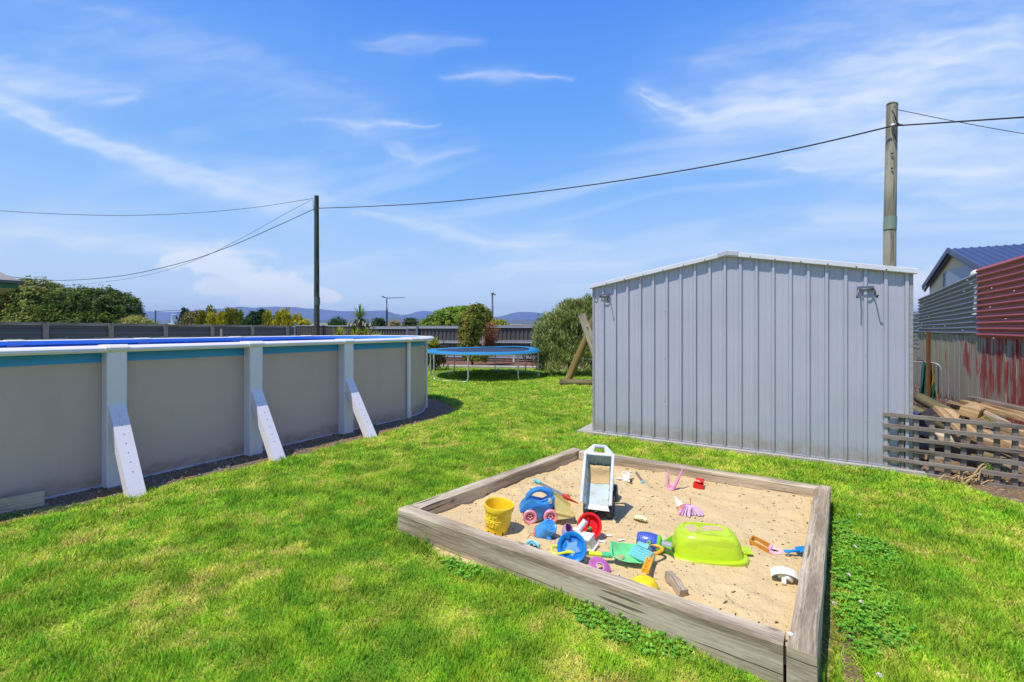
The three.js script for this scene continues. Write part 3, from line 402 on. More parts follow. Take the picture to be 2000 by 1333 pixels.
// ---------------------------------------------------------------- toys in the sand
const font = await new FontLoader().loadAsync('fonts/droid/droid_sans_bold.typeface.json');
function toy(name, label, category, px, py, lift = 0) { const p = sp(px, py); p.y += lift; return thing(name, label, category, p, Math.atan2(-p.x, -p.z)); }
const ring = (r, t, y = 0, seg = 40) => put(new THREE.TorusGeometry(r, t, 8, seg), V(0, y, 0), [Math.PI / 2, 0, 0]);
{ // yellow bucket
  const t = toy('sand_bucket', 'yellow plastic sand bucket with raised letters and a castle foot', 'bucket', 970, 1036); t.rotation.z = -0.09; t.rotation.x = 0.06; t.position.y -= 0.01;
  const Y = plastic(252, 214, 46, 0.36), R = (y) => lerp(0.076, 0.1, y / 0.2);
  part(t, 'body', Y, lathe([[0.001, 0.022], [0.07, 0.022], [0.07, 0.03], [R(0.03), 0.03], [R(0.055), 0.055], [R(0.06) + 0.0035, 0.058], [R(0.11) + 0.0035, 0.108], [R(0.115), 0.112], [R(0.17), 0.17], [R(0.172) - 0.004, 0.172], [R(0.03) - 0.004, 0.034], [0.001, 0.034]], 48));
  part(t, 'rim', Y, lathe([[R(0.165), 0.165], [R(0.17) + 0.005, 0.166], [R(0.2) + 0.006, 0.194], [R(0.2) + 0.004, 0.2], [R(0.2) - 0.003, 0.2], [R(0.2) - 0.006, 0.195], [R(0.17) - 0.004, 0.166], [R(0.165), 0.165]], 48));
  for (let k = 0; k < 16; k++) { const a = k / 16 * 2 * Math.PI; const s = put(new THREE.SphereGeometry(0.016, 10, 6, 0, Math.PI * 2, Math.PI / 2, Math.PI / 2), V(0, 0, 0), [0, 0, 0], V(1, 0.5, 0.28)); mesh('rim_scallop', put(s, V(Math.sin(a) * (R(0.168) + 0.003), 0.17, Math.cos(a) * (R(0.168) + 0.003)), [0, a, 0]), Y, t); }
  for (let k = 0; k < 9; k++) { const a = k / 9 * 2 * Math.PI + 0.2; mesh('castle_foot', put(beam(V(-0.019, 0.014, 0), V(0.019, 0.014, 0), 0.008, 0.034, {}), V(Math.sin(a) * 0.0735, 0, Math.cos(a) * 0.0735), [0, a, 0]), Y, t); }
  const word = (text, y, size, a0) => { for (let i = 0; i < text.length; i++) { const g = new TextGeometry(text[i], { font, size, depth: 0.0025, curveSegments: 4, bevelEnabled: true, bevelSize: 0.0012, bevelThickness: 0.0015, bevelSegments: 1 }); const P = g.attributes.position; for (let k = 0; k < P.count; k++) { const yy = y + P.getY(k), rr = R(yy) + (y < 0.1 ? 0.0025 : -0.001), a = a0 + i * size * 12.6 + P.getX(k) / rr, q = rr + P.getZ(k); P.setXYZ(k, Math.sin(a) * q, yy, Math.cos(a) * q); } g.computeVertexNormals(); mesh('raised_letter', g, Y, t); } };
  word('UR', 0.118, 0.042, -0.95); word('nUr', 0.066, 0.034, -1.05);
}
{ // blue loader truck with pink wheels
  const t = toy('toy_loader', 'blue toy loader truck with pink wheels, carry handle and cream scoop', 'toy truck', 1052, 1017); t.rotation.y += 0.1;
  const k = 0.00068, P = (x, y) => [(x - 840) * k, (885 - y) * k], B = plastic(56, 136, 206, 0.5), PK = plastic(240, 156, 172, 0.45), RD = plastic(206, 84, 92, 0.5), CR = plastic(238, 222, 140, 0.42);
  part(t, 'body', B, put(extrude(splineShape([[635, 765], [640, 735], [665, 690], [700, 660], [730, 640], [760, 640], [880, 668], [930, 650], [975, 620], [1000, 600], [1003, 660], [995, 700], [985, 720], [930, 740], [885, 775], [872, 820], [848, 842], [826, 830], [815, 780], [780, 740], [730, 728], [690, 745], [660, 768]].map(([x, y]) => P(x, y)), [], 120), 0.13, 0.012, 10), V(0, 0, 0)));
  part(t, 'handle', B, extrude(splineShape([[700, 650], [705, 615], [735, 575], [780, 545], [850, 527], [920, 537], [985, 562], [1004, 590], [1000, 640], [960, 640], [945, 622], [905, 585], [850, 567], [795, 577], [758, 610], [742, 645]].map(([x, y]) => P(x, y)), [], 100), 0.06, 0.01, 8));
  part(t, 'rail', B, tube([V(...P(745, 632), 0.03), V(...P(850, 662), 0.033), V(...P(945, 632), 0.03)], 0.006, 12));
  mesh('knob', put(new THREE.CylinderGeometry(0.013, 0.013, 0.15, 16), V(...P(955, 648), 0), [Math.PI / 2, 0, 0]), plastic(206, 186, 160), t);
  for (const x of [740, 960]) for (const z of [0.055, -0.055]) { const W = new THREE.Group(); W.name = 'wheel'; W.position.set(...P(x, 808), z); W.rotation.x = Math.PI / 2; t.add(W);
    mesh('tyre', lathe([[0.028, -0.02], [0.046, -0.02], [0.053, -0.012], [0.053, 0.012], [0.046, 0.02], [0.036, 0.02], [0.034, 0.014], [0.028, 0.012], [0.028, -0.02]], 36), PK, W); mesh('hub', lathe([[0.0005, 0.008], [0.028, 0.006], [0.03, 0.012], [0.03, -0.018], [0.0005, -0.018]], 28), RD, W);
    for (let i = 0; i < 5; i++) { const a = i * 1.2566; mesh('spoke', put(new THREE.SphereGeometry(0.0062, 8, 6), V(Math.sin(a) * 0.014, 0.009, Math.cos(a) * 0.014)), plastic(246, 200, 204), W); } }
  // scoop: an open wedge
  const s = (x, y, z) => V(...P(x, y), z), q = [];
  for (const z of [-0.075, 0.075]) q.push([s(1000, 580, z * 0.8), s(1215, 760, z), s(1195, 818, z), s(1010, 838, z), s(1000, 700, z)]);
  const scoop = part(t, 'scoop', CR, faces([q[1], [...q[0]].reverse(), [q[0][0], q[0][4], q[1][4], q[1][0]], [q[0][4], q[0][3], q[1][3], q[1][4]], [q[0][3], q[0][2], q[1][2], q[1][3]], [q[0][2], s(1215, 800, -0.075), s(1215, 800, 0.075), q[1][2]]]));
  mesh('scoop_rib', beam(s(1010, 752, 0.077), s(1200, 800, 0.078), 0.006, 0.01, {}), CR, scoop);
}
{ // long spade with a metal shaft behind the loader
  const a = sp(1047, 944).add(V(0, 0.02, 0)), b = sp(1128, 986).add(V(0, 0.012, 0)), t = thing('toy_spade', 'small spade with silver shaft, teal grip and red blade behind the blue loader', 'toy spade', a.clone());
  const d = b.clone().sub(a), q = (f) => d.clone().multiplyScalar(f);
  part(t, 'grip', plastic(110, 200, 206), rod(q(0), q(0.12), 0.017, 0.014, 12), rod(q(-0.05), q(0), 0.012, 0.017, 12)); part(t, 'shaft', CHROME, rod(q(0.1), q(0.72), 0.01, 0.01, 12));
  part(t, 'blade', plastic(228, 44, 40), rod(q(0.68), q(0.8), 0.016, 0.02, 12), put(new THREE.ConeGeometry(0.042, 0.16, 20), V(0, 0, 0), [0, 0, 0], V(1, 1, 0.3)).applyQuaternion(new THREE.Quaternion().setFromUnitVectors(V(0, 1, 0), d.clone().normalize())).translate(...q(0.88).toArray()));
}
{ // dump truck with its bed tipped towards us
  const t = toy('toy_dump_truck', 'large white and pale green toy dump truck with its bed tipped up', 'toy truck', 1168, 1012); t.rotation.y += -0.13; t.scale.setScalar(0.85);
  const W = plastic(212, 216, 226, 0.4), G = plastic(190, 204, 202, 0.45), GD = plastic(146, 174, 164, 0.5), K = plastic(46, 46, 52, 0.6);
  const bed = new THREE.Group(); bed.name = 'bed'; bed.position.set(0, 0.125, 0.045); bed.rotation.x = 1.0; t.add(bed);           // local z runs from the headboard (-) to the lip (0), y is out of the floor
  const w = 0.116, L = 0.40, h = 0.115, fl = 0.09, th = 0.012;
  mesh('floor', faces([[V(-fl, 0, 0), V(fl, 0, 0), V(fl, 0, -L + 0.06), V(-fl, 0, -L + 0.06)], [V(-fl, -0.012, 0), V(-fl, -0.012, -L + 0.06), V(fl, -0.012, -L + 0.06), V(fl, -0.012, 0)], [V(-fl, 0, 0), V(-fl, -0.012, 0), V(fl, -0.012, 0), V(fl, 0, 0)]]), G, bed);
  for (const e of [-1, 1]) { mesh('side_board', faces([[V(e * fl, 0, 0), V(e * w, h, 0), V(e * w, h, -L), V(e * fl, 0, -L + 0.06)], [V(e * (fl + th), -0.01, 0), V(e * (w + th), h, 0), V(e * (w + th), h, -L), V(e * (fl + th), -0.01, -L + 0.05)], [V(e * w, h, 0), V(e * (w + th), h, 0), V(e * (fl + th), -0.01, 0), V(e * fl, 0, 0)]]), G, bed);
    mesh('bed_rim', beam(V(e * (w + 0.006), h, 0.012), V(e * (w + 0.006), h, -L - 0.01), 0.026, 0.02, { c: 0.005 }), W, bed);
    for (let i = 0; i < 4; i++) mesh('side_rib', beam(V(e * (fl + 0.004), 0.02, -0.05 - i * 0.08), V(e * (w - 0.001), h - 0.004, -0.075 - i * 0.08), 0.008, 0.008, {}), GD, bed); }
  mesh('headboard', faces([[V(-fl, 0, -L + 0.06), V(fl, 0, -L + 0.06), V(w, h, -L), V(-w, h, -L)]]), GD, bed);
  for (const x of [-0.035, 0.035]) mesh('headboard_rib', beam(V(x, 0.004, -L + 0.062), V(x, h, -L + 0.004), 0.012, 0.012, {}), GD, bed);
  const hs = shapeOf([[-w - 0.02, 0], [w + 0.02, 0], [w + 0.02, 0.02], [0.062, 0.092], [0.05, 0.098], [-0.05, 0.098], [-0.062, 0.092], [-w - 0.02, 0.02]], [[[-0.052, 0.03], [-0.04, 0.072], [0.04, 0.072], [0.052, 0.03], [0.044, 0.022], [-0.044, 0.022]]]);
  const hg = extrude(hs, 0.018, 0.004, 6); hg.rotateX(-Math.PI / 2); hg.translate(0, h, -L + 0.002); mesh('handle_plate', hg, W, bed);
  for (let i = 0; i < 8; i++) mesh('grip_ring', put(new THREE.TorusGeometry(0.0125, 0.004, 8, 16), V(-0.038 + i * 0.011, h, -L - 0.082), [0, Math.PI / 2, 0]), W, bed);
  mesh('tail_lip', faces([[V(-fl, 0.001, 0), V(fl, 0.001, 0), V(w - 0.01, 0.012, 0.04), V(-w + 0.01, 0.012, 0.04)], [V(-fl, -0.012, 0), V(-w + 0.01, 0.002, 0.04), V(w - 0.01, 0.002, 0.04), V(fl, -0.012, 0)], [V(-w + 0.01, 0.012, 0.04), V(w - 0.01, 0.012, 0.04), V(w - 0.01, 0.002, 0.04), V(-w + 0.01, 0.002, 0.04)]]), W, bed);
  const heap = grid(20, 16, (i, j) => V(lerp(-fl, fl, i), 0.003 + 0.03 * Math.exp(-((j - 0.9) ** 2) * 9) * (0.7 + 0.6 * fbm(i * 4, j * 4, 3)) * smoothstep(j, 0, 0.5), lerp(-0.17 - 0.03 * vn(i * 6, 2), -L + 0.065, j))); mesh('sand_heap', heap, mat(S(206, 176, 124), 0.98, { bumpMap: scuff, bumpScale: 0.006 }), bed).userData.label = 'sand left in the tipped bed';
  mesh('chassis', join([beam(V(0, 0.09, -0.02), V(0, 0.09, -0.45), 0.11, 0.035, {}), beam(V(0, 0.1, -0.06), V(0, 0.2, -0.2), 0.05, 0.03, {})]), K, t);
  mesh('axle_cover', beam(V(-0.08, 0.085, -0.01), V(0.08, 0.085, -0.01), 0.03, 0.05, {}), K, t);
  const cab = mesh('cab', join([beam(V(0, 0.17, -0.35), V(0, 0.17, -0.46), 0.19, 0.13, { c: 0.02 }), beam(V(0, 0.13, -0.46), V(0, 0.13, -0.52), 0.18, 0.07, { c: 0.02 })]), W, t);
  for (const e of [-1, 1]) for (const z of [-0.03, -0.15, -0.45]) { const q = new THREE.Group(); q.name = 'wheel'; q.position.set(e * 0.098, 0.074, z); q.rotation.z = -e * Math.PI / 2; t.add(q); mesh('tyre', lathe([[0.04, -0.026], [0.07, -0.026], [0.078, -0.018], [0.078, 0.018], [0.07, 0.026], [0.04, 0.026], [0.036, 0.016], [0.0005, 0.014]], 32), K, q); mesh('rim', lathe([[0.0005, 0.02], [0.03, 0.018], [0.036, 0.022], [0.042, 0.016]], 24), plastic(120, 122, 128), q); }
}
{ // grey rake below the loader
  const a = sp(1037, 1024), b = sp(1100, 1014), t = thing('toy_rake', 'pale grey toy hand rake lying half under the blue loader', 'toy rake', a.clone().setY(a.y + 0.014)); const d = b.clone().sub(a).setY(0.02), u = d.clone().normalize(), s = V(-u.z, 0, u.x), G = plastic(176, 186, 196);
  part(t, 'handle', G, rod(V(0, 0, 0), d.clone().multiplyScalar(0.42), 0.012, 0.01, 10)); part(t, 'head', G, beam(d.clone().multiplyScalar(0.4), d.clone().multiplyScalar(0.62), 0.035, 0.012, {}));
  for (let i = -2; i <= 2; i++) mesh('tine', beam(d.clone().multiplyScalar(0.6).addScaledVector(s, i * 0.012), d.clone().multiplyScalar(1).addScaledVector(s, i * 0.014).setY(0.05), 0.006, 0.006, {}), G, t);
}
{ // blue watering can tipped over
  const t = toy('toy_watering_can', 'light blue toy watering can tipped on its side with a red rim', 'watering can', 1066, 1052); const B = plastic(72, 158, 228, 0.36), R = plastic(214, 60, 48);
  const body = new THREE.Group(); body.name = 'body'; body.position.set(0.002, 0.056, 0); body.rotation.set(0.75, 0.25, -0.55); t.add(body);
  mesh('cup', lathe([[0.0005, 0.062], [0.034, 0.062], [0.038, 0.066], [0.046, 0.066], [0.05, 0.058], [0.058, 0.02], [0.062, -0.03], [0.063, -0.05], [0.058, -0.05], [0.054, 0.05], [0.0005, 0.056]], 40), B, body); mesh('base_ring', ring(0.024, 0.002, 0.063, 28), B, body); mesh('base_boss', put(new THREE.CylinderGeometry(0.006, 0.006, 0.004, 16), V(0, 0.063, 0)), B, body);
  mesh('rim', ring(0.06, 0.006, -0.052), R, body);
  part(t, 'spout', B, rod(V(0.012, 0.045, 0.04), V(0.026, 0.018, 0.062), 0.017, 0.013, 14)); part(t, 'rose', B, put(new THREE.CylinderGeometry(0.034, 0.03, 0.01, 24), V(0.026, 0.012, 0.068), [0.15, 0, -0.1], V(1.05, 1, 0.75)));
  part(t, 'loop_handle', plastic(226, 110, 70), tube([V(-0.06, 0.045, 0.01), V(-0.1, 0.04, 0.03), V(-0.12, 0.025, 0.05), V(-0.115, 0.01, 0.065)], 0.0022, 14, 6));
}
{ // red bowl leaning back
  const t = toy('toy_bowl', 'red round toy bowl standing on edge behind the white spade handle', 'toy bowl', 1152, 1050); const R = plastic(226, 22, 22, 0.32);
  const g = new THREE.Group(); g.name = 'bowl'; g.position.set(0, 0.075, 0); g.rotation.set(1.05, 0, 0.28); t.add(g);
  mesh('shell', lathe([[0.0005, -0.035], [0.045, -0.033], [0.066, -0.012], [0.074, 0.006], [0.086, 0.008], [0.086, 0.012], [0.072, 0.011], [0.062, -0.01], [0.043, -0.029], [0.0005, -0.031]], 44), R, g); mesh('inner_fold', beam(V(-0.03, -0.024, 0.055), V(-0.012, -0.02, -0.055), 0.008, 0.02, {}), R, g);
}
{ // white spade handle, lilac cup, white mould in front of the bowl
  const t = toy('toy_spade', 'white plastic spade handle propped over the red bowl', 'toy spade', 1136, 1058, 0.0); const W = plastic(230, 232, 232, 0.42);
  part(t, 'shaft', W, rod(V(-0.06, 0.02, 0.01), V(0.026, 0.135, -0.01), 0.021, 0.019, 16)); part(t, 'crossbar', W, tube([V(-0.055, 0.082, 0.0), V(-0.03, 0.075, 0.012), V(-0.01, 0.058, 0.02)], 0.0125, 12, 10), tube([V(-0.045, 0.034, 0.02), V(-0.01, 0.045, 0.03), V(0.014, 0.06, 0.022)], 0.0145, 12, 10));
  const c = toy('toy_cup', 'small lilac toy cup on its side left of the white spade handle', 'toy cup', 1111, 1050); const g = new THREE.Group(); g.name = 'cup'; g.scale.setScalar(1.3); g.position.set(0, 0.04, 0); g.rotation.set(0.7, 0.2, -0.9); c.add(g); mesh('outside', lathe([[0.0005, -0.034], [0.024, -0.03], [0.036, -0.012], [0.04, 0.01], [0.037, 0.01], [0.033, -0.01], [0.0005, -0.029]], 30), plastic(198, 164, 204), g); mesh('lining', lathe([[0.0005, -0.027], [0.032, -0.009], [0.0365, 0.009]], 30), plastic(140, 84, 140), g);
  const m = toy('toy_mould', 'white square sand mould with an orange patch beside the blue sieve', 'sand mould', 1146, 1072); const M = new THREE.Group(); M.name = 'shell'; M.position.set(0.008, 0.045, 0); M.rotation.set(0.35, -0.5, 0.35); m.add(M);
  mesh('top', box(0.085, 0.008, 0.075, 0, 0.036, 0), W, M); mesh('wall', join([box(0.07, 0.07, 0.006, 0, 0, 0.03), box(0.07, 0.07, 0.006, 0, 0, -0.03), box(0.006, 0.07, 0.055, 0.034, 0, 0), box(0.006, 0.07, 0.055, -0.034, 0, 0)]), plastic(236, 232, 206), M); mesh('orange_patch', beam(V(-0.02, 0.0, 0.035), V(0.008, 0.004, 0.035), 0.004, 0.035, {}), plastic(244, 176, 66), M); mesh('flange', box(0.1, 0.006, 0.09, 0, -0.036, 0), W, M);
  mesh('knob', put(new THREE.SphereGeometry(0.014, 14, 10), V(0.02, 0.008, 0.05)), plastic(230, 222, 178), m);
  const gr = toy('toy_clip', 'small bright green plastic clip lying on the white mould', 'toy clip', 1146, 1048, 0.03); part(gr, 'bar', plastic(36, 160, 84), beam(V(-0.024, 0.0, 0.03), V(0.004, 0.02, 0.03), 0.014, 0.012, {})); part(gr, 'tab', plastic(52, 178, 96), beam(V(0.012, 0.02, 0.02), V(0.03, 0.034, 0.01), 0.02, 0.016, {})); part(gr, 'pin', plastic(180, 140, 90), rod(V(0.006, -0.01, 0.035), V(0, 0.03, 0.03), 0.0025));
}
{ // blue sieve
  const t = toy('toy_sieve', 'round blue toy sieve with a star shaped mesh leaning on the white mould', 'toy sieve', 1117, 1096); const B = plastic(20, 132, 212, 0.36);
  const g = new THREE.Group(); g.name = 'pan'; g.position.set(0, 0.08, 0); g.rotation.set(1.12, 0.0, 0.12); t.add(g);
  mesh('rim', lathe([[0.066, -0.016], [0.07, -0.002], [0.088, 0.0], [0.09, 0.005], [0.086, 0.01], [0.074, 0.008], [0.066, 0.002], [0.062, -0.014]], 48), B, g);
  const N = 256, cv = tex(N, N, (u, v) => { const x = u * 2 - 1, y = v * 2 - 1, a = Math.atan2(y, x), r = Math.hypot(x, y), star = 0.62 + 0.16 * Math.cos(5 * a + 1.2); const hx = (u * 26) % 1 - 0.5, hy = ((v * 30) % 1) - 0.5, row = Math.floor(v * 30) % 2 ? 0.5 : 0; const dx = ((u * 26 + row) % 1) - 0.5; const hole = r < star && Math.hypot(dx, hy) < 0.33; return hole ? rgb(206, 222, 230) : rgb(20, 126, 206); });
  const disc = new THREE.CircleGeometry(0.066, 40); disc.rotateX(-Math.PI / 2); disc.translate(0, -0.012, 0); const dm = mat(null, 0.4, { map: cv }); mesh('mesh_disc', disc, dm, g); cv.repeat.set(1, 1);
  const st = []; for (let i = 0; i < 10; i++) { const a = i * Math.PI / 5 + 0.35, r = i % 2 ? 0.036 : 0.056; st.push(V(Math.cos(a) * r, -0.01, Math.sin(a) * r)); } mesh('star_ridge', join(st.map((p, i) => rod(p, st[(i + 1) % 10], 0.0018, 0.0018, 6))), B, g);
  mesh('thumb_tab', put(new THREE.CylinderGeometry(0.012, 0.012, 0.016, 16), V(-0.022, 0.002, -0.058)), plastic(14, 100, 170), g);
}
{ // yellow-green spade with green scoop
  const a = sp(1096, 1094).add(V(0, 0.055, 0)), b = sp(1190, 1101).add(V(0, 0.05, 0)), t = thing('toy_spade', 'toy spade with lemon yellow loop handle and mint green scoop beside the front sleeper', 'toy spade', a.clone()); const d = b.clone().sub(a), u = d.clone().normalize(), s = V(-u.z, 0, u.x), q = (f, o = 0, y = 0) => d.clone().multiplyScalar(f).addScaledVector(s, o).add(V(0, y, 0)), Y = plastic(222, 232, 42), G = plastic(122, 228, 150);
  part(t, 'shaft', Y, beam(q(0.12), q(0.86), 0.03, 0.022, { c: 0.008 })); part(t, 'loop_handle', Y, tube([q(0.2, 0.008), q(0.08, -0.004), q(-0.02, -0.022, 0.012), q(-0.14, -0.03, 0.012), q(-0.2, -0.012, 0.004), q(-0.16, 0.02, -0.012), q(-0.04, 0.024, -0.008), q(0.1, 0.016)], 0.0085, 40, 8, true));
  for (const f of [0.3, 0.5, 0.7]) mesh('dimple', put(new THREE.SphereGeometry(0.006, 10, 6), q(f, 0, 0.0095), [0, 0, 0], V(1.3, 0.4, 0.8)), plastic(186, 196, 24), t);
  part(t, 'collar', plastic(74, 196, 136), beam(q(0.84), q(1.06), 0.036, 0.028, { c: 0.01 }));
  const scoop = grid(24, 16, (i, j) => { const w = 0.058 * Math.sin(Math.min(1, 0.25 + j * 1.3) * Math.PI / 2), x = (i - 0.5) * 2; return q(1.02 + j * 0.62, x * w, -0.012 + 0.036 * Math.pow(Math.abs(x), 2.4) - x * 0.026 + 0.02 * Math.pow(1 - j, 4)); }); part(t, 'scoop', G, scoop, grid(24, 16, (i, j) => { const w = 0.0545 * Math.sin(Math.min(1, 0.25 + j * 1.3) * Math.PI / 2), x = (i - 0.5) * 2; return q(1.03 + j * 0.6, x * w, -0.0085 + 0.035 * Math.pow(Math.abs(x), 2.4) - x * 0.026 + 0.02 * Math.pow(1 - j, 4)); })); part(t, 'scoop_rim', G, tube(Array.from({ length: 24 }, (_, i) => { const k = i / 23, e = k < 0.5 ? -1 : 1, j = k < 0.5 ? 1 - k * 2 : k * 2 - 1; const w = 0.058 * Math.sin(Math.min(1, 0.25 + j * 1.3) * Math.PI / 2); return q(1.02 + j * 0.62, e * w, 0.024 - e * 0.026 + 0.02 * Math.pow(1 - j, 4)); }), 0.004, 60, 6));
  const sd = put(new THREE.SphereGeometry(0.03, 16, 8), q(1.22, 0, -0.008), [0, 0, 0], V(1, 0.42, 0.8)); mesh('sand_heap', sd, mat(S(214, 186, 140), 0.98, { bumpMap: scuff, bumpScale: 0.004 }), t);
}
{ const t = toy('toy_dish', 'purple toy dish half hidden behind the front sleeper', 'toy dish', 1172, 1118); const g = new THREE.Group(); g.name = 'dish'; g.position.set(0, 0.03, 0); g.rotation.set(0.5, 0, -0.3); t.add(g); mesh('flange', lathe([[0.02, 0], [0.024, 0.006], [0.05, 0.004], [0.066, -0.006], [0.062, -0.01], [0.03, -0.006], [0.02, -0.004]], 36), plastic(190, 104, 168), g); mesh('hub', ring(0.022, 0.003, 0.004, 24), plastic(226, 176, 212), g); }
{ // pale teal brick moulds
  const t = toy('toy_mould', 'pale turquoise rectangular brick mould beside the mint scoop', 'sand mould', 1248, 1104); t.rotation.y += -0.62; const T = plastic(120, 200, 208, 0.45); const g = new THREE.Group(); g.name = 'block'; g.position.set(0, 0.045, -0.03); g.rotation.set(0.65, 0, 0); t.add(g);
  mesh('body', box(0.13, 0.05, 0.075, 0, 0, 0), T, g); mesh('step', box(0.075, 0.05, 0.03, -0.01, 0.004, -0.052), T, g); for (let i = 0; i < 4; i++) mesh('groove_rib', box(0.118, 0.003, 0.006, 0, 0.026, -0.025 + i * 0.016), plastic(100, 184, 194), g);
  const c = toy('toy_mould', 'crumpled pale turquoise mould near the front left of the sandpit', 'sand mould', 1040, 1070); const s = grid(10, 8, (i, j) => V((i - 0.5) * 0.085, 0.012 + 0.04 * vn(i * 5, j * 4) * (1 - Math.abs(i - 0.5)), (j - 0.5) * 0.06 + (i - 0.5) * 0.04)); part(c, 'sheet', plastic(140, 212, 220), s); part(c, 'edge', plastic(120, 200, 210), tube([V(-0.042, 0.03, 0.01), V(0, 0.05, 0.02), V(0.045, 0.02, 0.05)], 0.004, 14, 6));
  const o = toy('toy_mould', 'pale mint mould rim showing just behind the front sleeper by the yellow loop', 'sand mould', 1083, 1090); part(o, 'rim', plastic(170, 226, 214), put(new THREE.TorusGeometry(0.035, 0.007, 8, 24), V(0, 0.02, 0), [1.2, 0, 0]));
}
{ // orange spade with yellow blade
  const a = sp(1275, 1093).add(V(0, 0.05, 0)), b = sp(1256, 1150).add(V(0, 0.06, 0)), t = thing('toy_spade', 'orange toy spade with lattice shaft, triangular grip and yellow blade', 'toy spade', a.clone()); const d = b.clone().sub(a), u = d.clone().normalize(), s = V(-u.z, 0, u.x), q = (f, o = 0, y = 0) => d.clone().multiplyScalar(f).addScaledVector(s, o).add(V(0, y, 0)), O = plastic(250, 178, 30), Y = plastic(250, 214, 12);
  part(t, 'grip', O, tube([q(0.12, 0.012), q(-0.02, 0.045, 0.006), q(-0.12, 0.052, 0.01), q(-0.16, 0.0, 0.014), q(-0.12, -0.05, 0.01), q(-0.02, -0.045, 0.006), q(0.12, -0.012)], 0.0095, 40, 8, true));
  part(t, 'shaft', O, beam(q(0.08, 0.015), q(0.8, 0.015), 0.008, 0.022, {}), beam(q(0.08, -0.015), q(0.8, -0.015), 0.008, 0.022, {}), beam(q(0.08, 0, -0.006), q(0.8, 0, -0.006), 0.026, 0.005, {})); for (let i = 0; i < 6; i++) { const f = 0.1 + i * 0.115; mesh('lattice_bar', join([beam(q(f, -0.012), q(f + 0.11, 0.012), 0.006, 0.016, {}), beam(q(f, 0.012), q(f + 0.11, -0.012), 0.006, 0.0155, {})]), O, t); }
  part(t, 'blade', Y, put(new THREE.SphereGeometry(0.075, 28, 14, 0, Math.PI * 2, 0, Math.PI / 2), q(1.06, -0.01, -0.04), [0, 0, 0], V(1, 0.75, 0.9)));
}
{ const a = sp(1308, 1136).add(V(0, 0.03, 0)), b = sp(1336, 1168).add(V(0, 0.02, 0)); single('wood_block', beam(a.lerp(b, -0.1), b, 0.05, 0.04, { jig: 0.01, n: 4, seed: 4 }), GREYWOOD, 'short grey offcut of wood lying in the sand near the front sleeper', 'wood offcut'); }
{ // rocket shaped squirter: blue barrel, green ring and fins
  const t = toy('toy_rocket', 'blue barrel shaped toy rocket with green ring, grey tube and green fins', 'toy rocket', 1268, 1077); const R = new THREE.Group(); R.name = 'barrel'; R.position.set(-0.0, 0.057, 0); R.rotation.set(0, -0.12, -Math.PI / 2 - 0.03); t.add(R);
  const B = new THREE.MeshPhysicalMaterial({ color: S(58, 84, 176), roughness: 0.28, clearcoat: 0.6, clearcoatRoughness: 0.2, bumpMap: tex(256, 128, (u, v) => { const a = (u * 60 % 1) - 0.5, b = (v * 20 % 1) - 0.5; return v > 0.3 && v < 0.75 ? smoothstep(Math.hypot(a, b), 0.2, 0.4) : 0.6; }, { srgb: false }), bumpScale: 0.001 }), G = plastic(116, 214, 40, 0.4);
  mesh('shell', lathe([[0.0005, -0.072], [0.046, -0.072], [0.049, -0.066], [0.056, -0.03], [0.058, 0.0], [0.055, 0.035], [0.051, 0.052], [0.0005, 0.054]], 40), B, R); mesh('ring', lathe([[0.03, 0.05], [0.052, 0.05], [0.055, 0.056], [0.053, 0.068], [0.044, 0.072], [0.03, 0.072]], 36), G, R); mesh('tube', put(new THREE.CylinderGeometry(0.029, 0.029, 0.07, 28), V(0, 0.1, 0)), mat(S(150, 152, 156), 0.5), R);
  const eye = new THREE.Group(); eye.name = 'roundel'; eye.position.set(-0.02, 0.004, 0.0535); eye.rotation.set(0.2 + Math.PI / 2, 0, 0.3); R.add(eye); mesh('rim', ring(0.009, 0.0028, 0, 20), G, eye); mesh('disc', put(new THREE.CylinderGeometry(0.008, 0.008, 0.003, 16), V(0, 0, 0)), plastic(150, 224, 90), eye); mesh('pupil', put(new THREE.CylinderGeometry(0.0035, 0.0035, 0.006, 12), V(0, 0, 0)), BLACK, eye);
  for (const [a, l] of [[2.9, 1], [0.2, 1], [1.55, 1], [4.6, 0.8]]) { const f = extrude(splineShape([[0.024, 0.07], [0.03, 0.085], [0.055, 0.118], [0.075, 0.138], [0.05, 0.136], [0.026, 0.128]], [], 30), 0.006, 0.002, 4); mesh('fin', f.rotateY(a + Math.PI / 2), G, R); }
}
